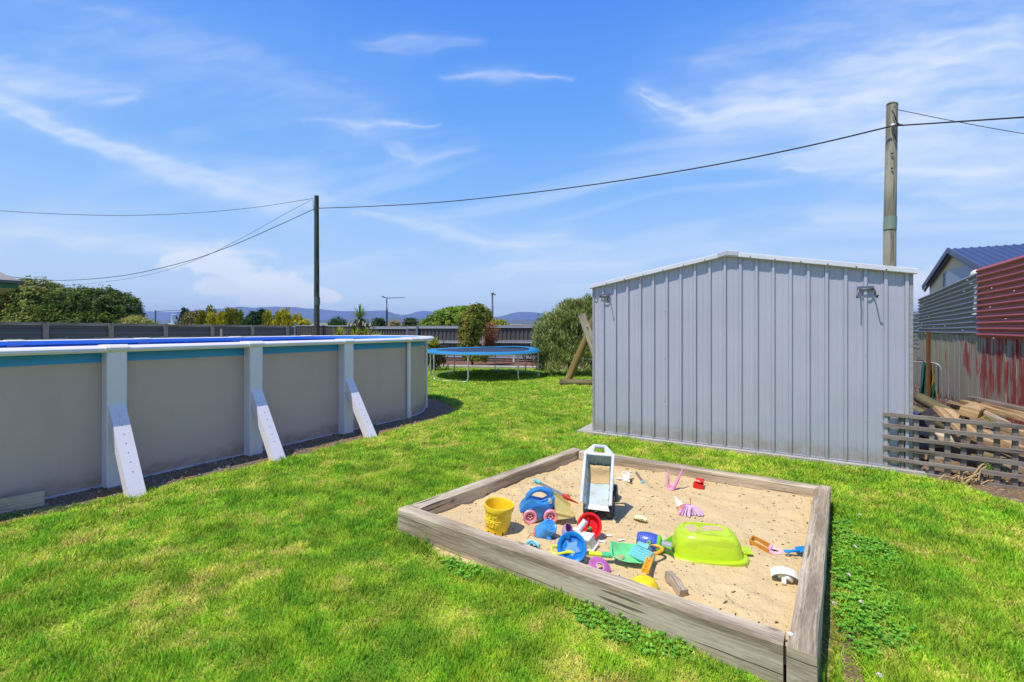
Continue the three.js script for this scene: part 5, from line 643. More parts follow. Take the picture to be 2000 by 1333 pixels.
// ---------------------------------------------------------------- the right hand boundary: palings, iron sheets, the neighbour's garage
{
  const grain = woodTex(rgb(182, 168, 150), rgb(122, 108, 94), 2, 51, 512, 64);
  // weathered grey boards with the remains of red paint; u runs up the board, v along the fence (0..8 m)
  const red = (s, y) => { const env = Math.max(smoothstep(s, 6.4, 7.2) * (1 - smoothstep(s, 8.7, 9.05)) * 1.0, 0.85 * smoothstep(s, 9.3, 9.5) * (1 - smoothstep(s, 9.95, 10.1)) * smoothstep(y, 0.6, 0.9), 0.5 * smoothstep(s, 8.9, 9.1) * (1 - smoothstep(s, 9.4, 9.5)) * smoothstep(y, 0.5, 0.7), 0.25 * smoothstep(s, 9.9, 10.3) * (1 - smoothstep(s, 11, 11.6))); const n = fbm(s * 5.5 + 4, y * 1.3 + 2, 3) * 0.6 + fbm(s * 38, y * 3.4, 4) * 0.55; return smoothstep(n + env * 0.24, 0.83, 0.92) * (env > 0.02 ? 1 : 0); };
  const map = tex(1024, 1024, (u, v) => { const y = u * 1.5, s = 4 + v * 10; const g = fbm(y * 2 + Math.floor(s * 10) * 3.7, s * 60, 4), b = vn(Math.floor(s * 10.5) * 1.7, 3), moss = smoothstep(fbm(s * 1.6, y * 1.2 + 5, 3), 0.5, 0.75), f = vn(y * 8, s * 170); let c = mixc(mixc(rgb(112, 98, 86), rgb(190, 178, 162), g * 0.7 + f * 0.3), rgb(150, 138, 124), b * 0.5); c = mixc(c, rgb(150, 142, 96), moss * 0.4 * (s > 8.5 ? 1 : 0.5)); return mixc(c, mixc(rgb(122, 34, 26), rgb(168, 56, 44), f), red(s, y) * 0.92); }, { rx: 1.5, ry: 10 });
  const PAL = mat(null, 0.92, { map, bumpMap: grain.bumpMap, bumpScale: 0.003 });
  const t = thing('paling_fence', 'old grey paling fence with flaking red paint under the corrugated iron', 'fence'), r = rng(61);
  let s = 4.9; while (s < 15.5) { const w = 0.075 + r() * 0.03, o = (r() - 0.5) * 0.012, a = onFence(s + w / 2, -0.02, 2.985 + o), b = onFence(s + w / 2 + (r() - 0.5) * 0.015, 1.37 - r() * 0.03, 2.985 + o); const g = beam(a, b, 0.016, w - 0.004, { up: FENCE_A, c: 0.002 }); const P = g.attributes.position, U = g.attributes.uv; for (let i = 0; i < P.count; i++) { const q = V(P.getX(i), P.getY(i), P.getZ(i)); U.setXY(i, q.y, q.dot(FENCE_A) - 1.729 - 4); } mesh(numbered('paling'), g, PAL, t); s += w; }
  part(t, 'fence_rail', PLANKWOOD, beam(onFence(4.5, 1.2, 3.05), onFence(16, 1.2, 3.05), 0.05, 0.09, {}), beam(onFence(4.5, 0.35, 3.05), onFence(16, 0.35, 3.05), 0.05, 0.09, {}));
  // corrugated sheets standing on the palings: their ribs run along the fence
  const sheetOf = (name, label, material, s0, s1, y0, yA, yB, out, pitch = 0.096, wob = 0.0) => {
    const n = Math.round((yA - y0) / pitch), g = grid(26, n * 8, (i, j) => { const k = j * n, y = y0 + lerp(yA - y0, yB - y0, i) * j; return onFence(lerp(s0, s1, i) + wob * (vn(j * 13, 4) - 0.5) * (i < 0.5 ? 1 : 1), y + 0.003 * Math.sin(i * 9 + j * 5), out + 0.021 * Math.cos(k * 2 * Math.PI) + 0.006 * (fbm(i * 4, j * 2, 2) - 0.5)); }, (i, j, q) => [q.y, q.dot(FENCE_A)]);
    const u = thing(name, label, 'iron sheet'); part(u, 'sheet', material, g); const R = rng(Math.round(s0 * 10)); for (let k = 0; k < 14; k++) { const i = R(), j = (Math.floor(R() * n)) / n + 0.5 / n * 0; mesh('nail', put(new THREE.SphereGeometry(0.011, 8, 6), onFence(lerp(s0, s1, i), y0 + lerp(yA - y0, yB - y0, i) * j, out - 0.026)), GALV, u); } return u;
  };
  const RED = new THREE.MeshPhysicalMaterial({ color: S(172, 66, 68), roughness: 0.42, side: THREE.DoubleSide, map: steelMap }), IRON = new THREE.MeshPhysicalMaterial({ color: S(124, 124, 138), roughness: 0.4, metalness: 0.1, side: THREE.DoubleSide, map: steelMap });
  sheetOf('corrugated_sheet', 'red corrugated iron sheet on top of the paling fence', RED, 4.2, 8.92, 1.33, 2.53, 2.5, 2.94, 0.1);
  sheetOf('corrugated_sheet', 'grey corrugated iron sheet on the palings left of the red sheet', IRON, 8.86, 12.75, 1.36, 2.47, 2.2, 2.965, 0.094, 0.09);
  sheetOf('corrugated_sheet', 'far grey corrugated iron sheet hanging lowest next to the shed corner', IRON, 12.7, 14.6, 0.95, 1.88, 1.86, 2.99, 0.1, 0.05);
  { const e = thing('torn_flashing', 'pale torn end strip between the grey and the red corrugated sheets', 'flashing'); part(e, 'strip', mat(S(186, 196, 192), 0.7), grid(6, 40, (i, j) => onFence(8.86 + lerp(0.02, 0.2 + 0.05 * Math.sin(j * 70) - 0.1 * j, i), 1.72 + 0.55 * j, 2.93 - 0.012 * Math.cos(j * 38)))); }
  // the garage behind
  const G = thing('neighbour_garage', 'cream ribbed garage with dark blue gabled metal roof behind the iron sheets', 'garage'), out = 6.0, q = (s, y, o = 0) => onFence(s, y, out + o);
  const sA = 22.2, sB = sA + 3.35, sC = sA - 3.35, E = 3.42, A = 4.5; // apex, far eave, near eave along the fence direction
  const CLAD = mat(S(234, 214, 178), 0.6), BLUE = new THREE.MeshPhysicalMaterial({ color: S(64, 76, 112), roughness: 0.45, side: THREE.DoubleSide, map: steelMap }), NAVY = mat(S(74, 82, 112), 0.45), NAVYD = mat(S(34, 38, 56), 0.45);
  const list = [], roofY = (s) => E + (A - E) * (1 - Math.abs(s - sA) / 3.35); for (let k = 0; k < 48; k++) { const w = (sB - sC) / 48, s0 = sC + k * w; for (const [f0, o0, f1, o1] of [[0, 0, 0.45, 0], [0.45, 0, 0.55, -0.035], [0.55, -0.035, 0.9, -0.035], [0.9, -0.035, 1, 0]]) list.push([q(s0 + f0 * w, 0, o0), q(s0 + f1 * w, 0, o1), q(s0 + f1 * w, roofY(s0 + f1 * w), o1), q(s0 + f0 * w, roofY(s0 + f0 * w), o0)]); }
  part(G, 'gable_wall', CLAD, faces(list)); part(G, 'side_wall', CLAD, faces([[q(sC, 0), q(sC, 0, 9), q(sC, E, 9), q(sC, E)], [q(sB, 0), q(sB, 0, 9), q(sB, E, 9), q(sB, E)]]));
  for (const e of [-1, 1]) { const rf = [], s1 = sA + e * 3.6, y1 = E - 0.08; for (let k = 0; k < 40; k++) { const w = 9.2 / 40, o = -0.2 + k * w; for (const [f0, h0, f1, h1] of [[0, 0, 0.6, 0], [0.6, 0, 0.7, 0.03], [0.7, 0.03, 0.9, 0.03], [0.9, 0.03, 1, 0]]) rf.push([q(s1, y1 + h0 + 0.06, o + f0 * w), q(s1, y1 + h1 + 0.06, o + f1 * w), q(sA, A + 0.06 + h1, o + f1 * w), q(sA, A + 0.06 + h0, o + f0 * w)]); } part(G, 'roof', BLUE, faces(rf)); part(G, 'barge_board', NAVY, beam(q(s1, y1 - 0.02, -0.22), q(sA, A + 0.02, -0.22), 0.05, 0.2, {})); part(G, 'barge_capping', NAVYD, beam(q(s1, y1 - 0.16, -0.15), q(sA, A - 0.13, -0.15), 0.06, 0.1, {})); }
  part(G, 'gutter', NAVYD, beam(q(sC - 0.3, E - 0.1, -0.2), q(sC - 0.3, E - 0.1, 9), 0.16, 0.16, {})); part(G, 'downpipe_elbow', mat(S(220, 210, 190), 0.5), tube([q(sC - 0.1, E - 0.12, -0.3), q(sC + 0.25, E - 0.2, -0.34), q(sC + 0.3, E - 0.5, -0.2)], 0.1, 16, 10), put(new THREE.SphereGeometry(0.16, 14, 10), q(sC - 0.05, E - 0.18, -0.34)));
  part(G, 'wall_panel', mat(S(150, 158, 172), 0.5), beam(q(sC + 0.9, E - 0.12, -0.1), q(sA + 0.7, E - 0.12, -0.1), 0.04, 0.9, {})); part(G, 'panel_return', mat(S(120, 116, 118), 0.6), beam(q(sA + 0.75, E - 0.13, -0.06), q(sA + 1.4, E - 0.13, -0.02), 0.04, 0.9, {}));
  const fb = thing('far_roof', 'low far blue roof showing over the farthest iron sheet', 'roof'); part(fb, 'roof_slope', BLUE, faces([[onFence(19, 2.05, 4), onFence(26, 2.05, 4), onFence(26, 2.5, 7), onFence(19, 2.5, 7)]])); part(fb, 'wall', CLAD, faces([[onFence(19, 0, 4.2), onFence(26, 0, 4.2), onFence(26, 2.05, 4.2), onFence(19, 2.05, 4.2)]]));
}
{ // stake, gate and net against the palings
  single('steel_stake', beam(at(1813, 780, 8.6).setY(0), at(1814, 648, 8.6), 0.05, 0.05, { c: 0.004 }), mat(S(112, 72, 36), 0.8), 'rusty brown steel stake standing in front of the paling fence', 'stake');
  const g = thing('wire_gate', 'small tubular gate with curved corner and wire mesh leaning behind the rusty stake', 'gate'), T = mat(S(150, 146, 140), 0.5, { metalness: 0.4 });
  const a = (px, py) => at(px, py, 9.4 - (px - 1780) * 0.008); part(g, 'frame', T, tube([a(1740, 708), a(1790, 708), a(1815, 709), a(1829, 711), a(1837, 718), a(1840, 728), a(1841, 760), a(1842, 790)], 0.019, 60, 8)); for (let i = 0; i < 16; i++) mesh('mesh_wire', rod(a(1762 + i * 6, 712), a(1746 + i * 6, 790), 0.003, 0.003, 4), T, g); for (let i = 0; i < 13; i++) mesh('mesh_wire', rod(a(1745 + i * 8, 712), a(1758 + i * 8, 790), 0.003, 0.003, 4), T, g); for (const x of [1825, 1833]) mesh('mesh_strap', rod(a(x, 713), a(x + 1, 790), 0.008, 0.008, 6), BLACK, g);
  const n = thing('garden_net', 'dark green net bundle hanging over the wire gate beside the stake', 'net'), r = rng(4); const c = at(1808, 745, 8.75); const s = grid(20, 14, (i, j) => { const x = (i - 0.5) * 2, w = lerp(0.05, 0.15, Math.pow(j, 0.7)); return c.clone().add(V(x * w + 0.02 * (vn(i * 6, j * 4) - 0.5), lerp(0.36, -0.36, j), 0.05 * Math.cos(x * 6) + 0.03 * vn(i * 9, j * 3))); }); part(n, 'netting', mat(S(24, 92, 78), 0.8), s); for (let i = 0; i < 8; i++) mesh('cord', tube([c.clone().add(V((r() - 0.5) * 0.1, 0.34, 0.08)), c.clone().add(V((r() - 0.5) * 0.2, 0.05, 0.1)), c.clone().add(V((r() - 0.5) * 0.3, -0.36, 0.09))], 0.008, 12, 5), mat(i % 3 ? S(28, 104, 88) : S(190, 150, 40), 0.8), n); mesh('orange_clip', box(0.04, 0.06, 0.04, c.x, c.y + 0.3, c.z + 0.08), plastic(226, 120, 20), n); mesh('wire_hook', tube([c.clone().add(V(-0.16, 0.46, 0.05)), c.clone().add(V(-0.2, 0.4, 0.06)), c.clone().add(V(-0.12, 0.4, 0.06)), c.clone().add(V(-0.06, 0.34, 0.06))], 0.008, 16, 6), BLACK, n);
}
{ // heap of timber between the lattice and the fence
  const L = (name, label, cat, ax, ay, ad, bx, by, bd, w, h, m, seed, up = V(0, 1, 0)) => single(name, beam(at(ax, ay, ad), at(bx, by, bd), w, h, { up, jig: 0.004, n: 3, seed, u0: seed * 0.31, v0: seed * 0.07 }), m, label, cat);
  single('round_log', rod(at(1776, 800, 6.4), at(1862, 838, 5.2), 0.085, 0.08, 18), LOGWOOD_GREY, 'lower round grey green log at the left of the timber heap', 'log');
  single('round_log', rod(at(1797, 778, 6.8), at(1880, 822, 5.6), 0.075, 0.075, 18), LOGWOOD_GREY, 'upper round log with a pale cut end behind the timber heap', 'log');
  L('timber_plank', 'dark charcoal board tilted at the left of the timber heap', 'plank', 1790, 845, 5.4, 1850, 815, 5.6, 0.34, 0.03, mat(S(52, 48, 48), 0.7), 1, V(0.35, 0.8, 0.5));
  L('timber_plank', 'broad warm brown plank running down behind the lattice', 'plank', 1843, 800, 5.5, 1905, 860, 4.75, 0.2, 0.045, FRESHWOOD, 2, V(-0.1, 0.75, 0.65));
  L('timber_plank', 'second brown plank lying under the broad brown plank', 'plank', 1872, 838, 5.2, 1935, 868, 4.6, 0.19, 0.045, FRESHWOOD, 3, V(-0.1, 0.75, 0.65));
  L('timber_beam', 'thick square yellow brown beam with its cut end towards us', 'beam', 1893, 806, 5.15, 1930, 790, 6.6, 0.16, 0.11, FRESHWOOD, 4, V(0.25, 0.95, 0.1));
  L('timber_plank', 'long pale plank sloping right across the top of the heap', 'plank', 1884, 786, 5.9, 2012, 822, 4.9, 0.1, 0.05, FRESHWOOD, 5, V(0, 0.85, 0.5));
  L('timber_plank', 'grey plank with pointed tip highest on the timber heap', 'plank', 1893, 777, 6.1, 2030, 806, 5.3, 0.09, 0.045, PLANKWOOD, 6, V(0, 0.85, 0.5));
  L('timber_plank', 'yellow plank below the pointed grey plank at the right edge', 'plank', 1925, 790, 5.9, 2050, 822, 5.1, 0.11, 0.04, FRESHWOOD, 7, V(0.1, 0.9, 0.3));
  L('timber_plank', 'short yellow plank end between the logs and the square beam', 'plank', 1860, 787, 6.4, 1902, 797, 5.9, 0.1, 0.04, FRESHWOOD, 8, V(0, 0.8, 0.5));
  L('timber_plank', 'split grey white plank with a broken end under the long pale plank', 'plank', 1905, 797, 5.6, 1962, 826, 5.05, 0.12, 0.04, GREYWOOD, 9, V(0.05, 0.85, 0.5));
  L('timber_plank', 'broad plank at the right frame edge just above the lattice', 'plank', 1965, 838, 5.0, 2060, 860, 4.5, 0.14, 0.05, FRESHWOOD, 10, V(0, 0.85, 0.5));
  L('timber_plank', 'plank lowest at the right behind the lattice slats', 'plank', 1920, 842, 5.0, 2000, 880, 4.4, 0.12, 0.05, FRESHWOOD, 11, V(0, 0.85, 0.5));
  L('timber_plank', 'white weathered board low behind the middle of the lattice', 'plank', 1800, 842, 5.3, 1880, 866, 5.0, 0.14, 0.025, GREYWOOD, 12, V(0, 0.6, 0.8));
  L('timber_plank', 'grey board tilted low behind the left part of the lattice', 'plank', 1795, 868, 5.3, 1870, 862, 5.1, 0.12, 0.03, PLANKWOOD, 13, V(0, 0.7, 0.7));
  L('timber_plank', 'pale plank standing on its end behind the right part of the lattice', 'plank', 1918, 900, 4.75, 1934, 940, 4.7, 0.09, 0.05, FRESHWOOD, 14, V(0.3, 0, 1));
  L('timber_beam', 'short yellowish block low behind the third lattice opening', 'beam', 1804, 892, 4.95, 1818, 889, 5.3, 0.06, 0.06, FRESHWOOD, 15);
  L('timber_plank', 'long grey plank near the bottom of the heap behind the lattice', 'plank', 1790, 905, 5.2, 2010, 915, 4.85, 0.2, 0.05, PLANKWOOD, 16, V(0, 0.8, 0.5));
  L('timber_plank', 'brown plank in the shade at the bottom right of the heap', 'plank', 1900, 890, 5.3, 2040, 930, 4.8, 0.24, 0.06, LOGWOOD_GREY, 17, V(0, 0.8, 0.5));
  L('plastic_sheet', 'blue plastic sheet edge under the logs beside the shed wall', 'plastic sheet', 1772, 832, 5.6, 1815, 822, 5.9, 0.3, 0.01, plastic(72, 92, 170), 18, V(0.1, 0.6, 0.7));
}
{ // the lattice panel
  const t = thing('lattice_panel', 'low grey timber lattice panel fixed in front of the shed corner and timber heap', 'lattice');
  const a = gd(1727, 921), b = gd(1999, 958), u = b.clone().sub(a).normalize(), n = V(-u.z, 0, u.x); if (n.z < 0) n.negate(); const L = a.distanceTo(b) * 1.5, q = (s, y, o) => a.clone().addScaledVector(u, s).addScaledVector(n, o).setY(y), r = rng(6);
  for (let k = 0; k < 6; k++) part(t, 'slat', PLANKWOOD, beam(q(-0.01, 0.6 - k * 0.115 + (r() - 0.5) * 0.004, 0.021), q(L, 0.58 - k * 0.115 + (r() - 0.5) * 0.01, 0.021), 0.02, 0.042, { jig: 0.003, n: 5, seed: k, u0: k * 0.7, v0: k * 0.05, c: 0.003 }));
  for (let k = 0; k < 14; k++) { const s = 0.025 + k * 0.115; part(t, 'slat', PLANKWOOD, beam(q(s, 0.0, -0.002), q(s + (r() - 0.5) * 0.008, 0.615 - s * 0.01, -0.002), 0.042, 0.02, { up: n, jig: 0.002, n: 3, seed: k + 20, u0: k * 0.37, v0: k * 0.06, c: 0.003 })); }
}
{ // the corner of a house at the far left
  const h = thing('neighbour_house', 'corner of a house with grey tiled eave and green fascia at the left edge', 'house'); const G = mat(S(46, 100, 62), 0.5), R = mat(S(146, 140, 134), 0.85, { bumpMap: tex(64, 64, (u, v) => Math.abs(((v * 8) % 1) - 0.5) + 0.2 * vn(u * 30, v * 30), { srgb: false, rx: 2, ry: 2 }), bumpScale: 0.05 });
  const e = at(33, 554, 20), d = V(-0.62, 0, 0.78).normalize(), f = V(0.8, 0, 0.6).normalize(), q = (s, o, y) => e.clone().addScaledVector(d, s).addScaledVector(f, -o).setY(e.y + y);
  part(h, 'roof', R, faces([[q(-0.15, -0.15, 0.1), q(9, -0.15, 0.1), q(7, 3, 1.9), q(2.6, 3, 1.9)], [q(-0.15, -0.15, 0.1), q(2.6, 3, 1.9), q(2.6, 5, 1.9), q(-0.15, 8, 0.1)]])); part(h, 'gutter', mat(S(96, 94, 92), 0.5), beam(q(-0.2, -0.15, 0.06), q(9, -0.15, 0.06), 0.12, 0.12, {}), beam(q(-0.15, -0.2, 0.061), q(-0.15, 8, 0.061), 0.12, 0.12, {}));
  part(h, 'fascia', G, beam(q(0, 0, -0.12), q(9, 0, -0.12), 0.04, 0.22, {}), beam(q(0, 0, -0.121), q(0, 8, -0.121), 0.04, 0.22, {})); part(h, 'soffit', mat(S(216, 206, 176), 0.7), faces([[q(0, 0, -0.23), q(9, 0, -0.23), q(9, 0.8, -0.23), q(0.8, 0.8, -0.23)], [q(0, 0, -0.231), q(0.8, 0.8, -0.231), q(0.8, 8, -0.231), q(0, 8, -0.231)]])); part(h, 'wall', mat(S(206, 196, 172), 0.8), faces([[q(0.7, 0.7, -0.23), q(9, 0.7, -0.23), q(9, 0.7, -3.2), q(0.7, 0.7, -3.2)], [q(0.7, 0.7, -0.23), q(0.7, 8, -0.23), q(0.7, 8, -3.2), q(0.7, 0.7, -3.2)]]));
  const s = thing('white_shed', 'low shed with white roof far behind the dark boundary fence', 'shed'); const z = 55, p = (x, y, o = 0) => at(x, y, z + o); part(s, 'roof', mat(S(232, 232, 228), 0.6), faces([[p(318, 634.5), p(372, 634.5), p(372, 629.5, 3).add(V(0, 0, 0)), p(340, 631.5, 3)], [p(318, 634.5), p(372, 634.5), p(372, 635.5), p(318, 635.5)]])); part(s, 'wall', mat(S(150, 146, 138), 0.8), faces([[p(320, 635.6), p(385, 635.6), p(385, 660), p(320, 660)], [p(372, 632), p(396, 633.5), p(396, 660), p(372, 660)]])); const w = thing('water_tank', 'small pale box shaped tank beside the dark conifer', 'tank'); part(w, 'tank', mat(S(160, 176, 188), 0.6), put(new THREE.CylinderGeometry(0.26, 0.26, 1.4, 14), at(338.5, 627, 56))); part(w, 'lid', mat(S(150, 168, 176), 0.6), put(new THREE.ConeGeometry(0.28, 0.15, 14), at(338.5, 614.5, 56)));
}

// ---------------------------------------------------------------- trees and shrubs
// leaves in clumps over the surfaces of a few lobes; a lobe is [x, y, z, rx, ry, rz]
function foliage(lobes, { clumps = 300, per = 14, size = 0.2, cols, seed = 1, aspect = 0.55, spread = 1.5, rough = 0.2, inner = 0.25, droop = 0, low = -0.6 }) {
  const r = rng(seed), p = [], col = [], nrm = [], tot = lobes.map((l) => Math.pow(l[3] * l[4] * l[5], 2 / 3)), sum = tot.reduce((a, b) => a + b), N = V(0, 0, 0), A = V(0, 0, 0), B = V(0, 0, 0), O = V(0, 0, 0);
  for (let c = 0; c < clumps; c++) {
    let k = 0, w = r() * sum; while (k < lobes.length - 1 && w > tot[k]) { w -= tot[k]; k++; } const [lx, ly, lz, rx, ry, rz] = lobes[k];
    let dx, dy, dz; do { dx = r() * 2 - 1; dy = r() * 2 - 1; dz = r() * 2 - 1; } while (dx * dx + dy * dy + dz * dz > 1 || dx * dx + dy * dy + dz * dz < 0.01); const dl = Math.hypot(dx, dy, dz); dx /= dl; dy /= dl; dz /= dl; if (dy < low) dy = -dy;
    const bump = 1 + rough * (vn3(dx * 2.6 + lx, dy * 2.6 + ly + seed, dz * 2.6 + lz) - 0.5) * 2, rad = bump * (1 - inner * r() * r());
    const cx = lx + dx * rx * rad, cy = ly + dy * ry * rad, cz = lz + dz * rz * rad, tone = r() * 0.55 + 0.45 * vn3(cx * 1.3 / size * 0.2 + 3, cy * 0.26 / size, cz * 0.26 / size), ci = cols[Math.min(cols.length - 1, Math.floor(tone * cols.length))], cs = size * spread * (0.7 + 0.6 * r());
    for (let i = 0; i < per; i++) {
      O.set(cx + (r() - 0.5) * 2 * cs, cy + (r() - 0.5) * 1.6 * cs, cz + (r() - 0.5) * 2 * cs);
      N.set(dx + (r() - 0.5) * 1.6, dy + 0.35 + (r() - 0.5) * 1.6, dz + (r() - 0.5) * 1.6).normalize(); A.set(r() - 0.5, r() - 0.5 - droop, r() - 0.5).cross(N).normalize(); if (droop) { A.set((r() - 0.5) * 0.8 + dx * 0.3, droop, (r() - 0.5) * 0.8 + dz * 0.3).normalize(); N.addScaledVector(A, -N.dot(A)).normalize(); } B.copy(A).cross(N);
      const l = size * (0.55 + r() * 0.7) * 0.5, q = l * aspect, f = l * 0.25;
      const t = [[O.x - A.x * l, O.y - A.y * l, O.z - A.z * l], [O.x + B.x * q + N.x * f, O.y + B.y * q + N.y * f, O.z + B.z * q + N.z * f], [O.x + A.x * l, O.y + A.y * l, O.z + A.z * l], [O.x - B.x * q + N.x * f, O.y - B.y * q + N.y * f, O.z - B.z * q + N.z * f]];
      for (const m of [0, 1, 2, 0, 2, 3]) p.push(...t[m]); const v = 0.8 + r() * 0.4; for (let m = 0; m < 6; m++) col.push(ci[0] * v, ci[1] * v, ci[2] * v);
    }
  }
  const g = new THREE.BufferGeometry(); g.setAttribute('position', new THREE.Float32BufferAttribute(p, 3)); g.setAttribute('color', new THREE.Float32BufferAttribute(col, 3)); g.computeVertexNormals(); return g;
}
const LEAF = new THREE.MeshPhysicalMaterial({ vertexColors: true, roughness: 0.75, transmission: 0.35, thickness: 0, side: THREE.DoubleSide, specularIntensity: 0.35 });
const BARK = mat(S(92, 76, 60), 0.95, { bumpMap: tex(128, 128, (u, v) => fbm(u * 20, v * 6, 3, 0), { srgb: false, rx: 0.5, ry: 0.5 }), bumpScale: 0.02 });
function tree(name, label, category, base, lobes, opts, trunkH = 1, trunkR = 0.12) {
  const t = thing(name, label, category, base); part(t, 'crown', LEAF, foliage(lobes, opts)); const tr = [rod(V(0, -0.1, 0), V(0.05, trunkH, 0), trunkR, trunkR * 0.7, 10)]; lobes.slice(0, 6).forEach((l, i) => tr.push(rod(V(0.05, trunkH * 0.85, 0), V(l[0] * 0.8, l[1] + l[4] * 0.3, l[2] * 0.8), trunkR * 0.55, trunkR * 0.2, 7))); part(t, 'trunk', BARK, ...tr); return t;
}
const C = (...a) => a.map((c) => L3(...c).map((x) => x * 1.7));
const gb = (px, f) => at(px, HZ, f).setY(0);
// the two big shrubby trees at the left
tree('garden_tree', 'tall loose leaved green tree at the left edge beside the house corner', 'tree', gb(55, 31), [[-0.6, 2.6, 0, 1.9, 1.7, 1.6], [0.5, 3.4, 0, 1.5, 1.2, 1.3], [1.5, 2.6, 0.3, 1.5, 1.5, 1.4], [-1.6, 2.2, 0.4, 1.3, 1.4, 1.3], [-0.2, 4.0, 0, 0.7, 0.55, 0.7], [2.3, 3.1, 0, 0.9, 0.8, 0.8], [0.3, 1.4, 0.8, 2.4, 1.2, 1.2]], { clumps: 2000, per: 13, size: 0.24, seed: 11, rough: 0.3, inner: 0.35, spread: 0.9, cols: C([62, 76, 28], [84, 98, 38], [104, 114, 48], [122, 126, 60], [134, 118, 60]) }, 1.2, 0.16);
tree('garden_tree', 'broad rounded dark green tree right of the loose leaved tree', 'tree', gb(182, 30), [[-1.2, 2.6, 0, 1.6, 1.35, 1.5], [0.2, 2.8, 0, 1.5, 1.2, 1.5], [1.5, 2.4, 0, 1.35, 1.3, 1.4], [2.2, 1.6, 0.2, 0.9, 1.0, 1.0], [-2.1, 1.7, 0.5, 1.1, 1.1, 1.1], [0.4, 1.3, 1.0, 2.0, 1.1, 1.0]], { clumps: 2400, per: 14, size: 0.17, seed: 12, rough: 0.22, inner: 0.25, spread: 1, cols: C([44, 62, 22], [62, 82, 26], [84, 102, 32], [100, 114, 42]) }, 1.1, 0.18);
tree('garden_shrub', 'pale yellow green shrub at the right foot of the broad dark tree', 'shrub', gb(272, 29), [[-0.2, 1.55, 0, 0.8, 0.5, 0.7], [0.5, 1.4, 0, 0.5, 0.4, 0.5]], { clumps: 260, per: 12, size: 0.14, seed: 13, rough: 0.4, cols: C([96, 108, 44], [130, 132, 60], [150, 146, 78]) }, 0.8, 0.06);
// conifers beyond the boundary fence
function conifer(name, label, px, topY, wpx, f, cols, seed, spires = 1, size = 0.34) {
  const base = gb(px, f), H = EYE + (HZ - topY) / F * f, W = wpx / F * f / 2, lobes = [], r = rng(seed); for (let s = 0; s < spires; s++) { const ox = spires > 1 ? lerp(-W * 0.55, W * 0.55, s / (spires - 1)) + (r() - 0.5) * 0.3 : 0, h = H * (s === Math.floor(spires / 2) ? 1 : 0.8 + r() * 0.15), w = W / Math.sqrt(spires); for (let k = 0; k < 8; k++) { const q = k / 8, y = lerp(h * 0.15, h * 0.93, q); const k2 = w * (1.1 * Math.pow(1 - q, 0.85) + 0.03); lobes.push([ox + (r() - 0.5) * w * 0.3 * (1 - q), y, (r() - 0.5) * w * 0.5 * (1 - q), k2, h * 0.13, k2]); } }
  tree(name, label, 'tree', base, lobes, { clumps: 260 * spires + 160, per: 11, size, seed, rough: 0.45, inner: 0.5, spread: 0.75, aspect: 0.35, droop: 0.75, cols }, H * 0.8, 0.12);
}
const GOLD = C([104, 104, 20], [140, 134, 22], [166, 156, 34], [112, 120, 30]), OLIVE = C([66, 76, 18], [94, 100, 22], [122, 122, 28], [140, 134, 34]), DARKG = C([28, 52, 22], [40, 70, 26], [58, 88, 34]);
conifer('conifer', 'wispy dark green conifer leftmost of the row beyond the fence', 362, 602, 28, 52, C([34, 54, 34], [50, 70, 44], [66, 82, 56]), 21, 1, 0.4);
tree('garden_shrub', 'dull olive rounded bush between the dark and the first golden conifer', 'shrub', gb(379, 50), [[0, 1.9, 0, 0.9, 1.2, 0.9], [0.5, 2.5, 0, 0.5, 0.7, 0.5]], { clumps: 420, per: 11, size: 0.24, seed: 22, rough: 0.4, cols: C([96, 92, 54], [122, 112, 62], [74, 80, 40]) }, 1, 0.08);
conifer('conifer', 'yellow green spired conifer with the highest tip of the row', 404, 594, 28, 48, OLIVE, 23, 2);
conifer('conifer', 'bright golden conifer low in front of the spired ones', 424, 606, 32, 46, GOLD, 24, 2);
conifer('conifer', 'olive golden conifer with three close spires in the middle of the row', 455, 596, 42, 47, OLIVE, 25, 3);
tree('cypress_tree', 'dark green leaning cypress between the golden conifers', 'tree', gb(495, 45), [[-0.4, 1.7, 0, 0.75, 0.7, 0.7], [0.15, 2.2, 0, 0.8, 0.8, 0.8], [0.75, 2.7, 0, 0.5, 0.55, 0.5], [0.8, 1.7, 0, 0.6, 0.8, 0.6], [-0.9, 1.3, 0, 0.5, 0.5, 0.5]], { clumps: 900, per: 12, size: 0.15, seed: 26, rough: 0.3, spread: 0.8, cols: DARKG }, 1, 0.12);
conifer('conifer', 'thin golden conifer right beside the dark cypress', 521, 604, 22, 45, GOLD, 27, 1);
conifer('conifer', 'broad golden conifer hanging over the end of the dark fence', 561, 600, 56, 34, GOLD, 28, 3, 0.3);
tree('garden_shrub', 'small bright yellow bush right of the broad golden conifer', 'shrub', gb(586, 34), [[0, 1.4, 0, 0.5, 0.55, 0.4], [0.35, 1.75, 0, 0.2, 0.25, 0.2]], { clumps: 160, per: 10, size: 0.2, seed: 29, rough: 0.4, cols: GOLD }, 0.8, 0.05);
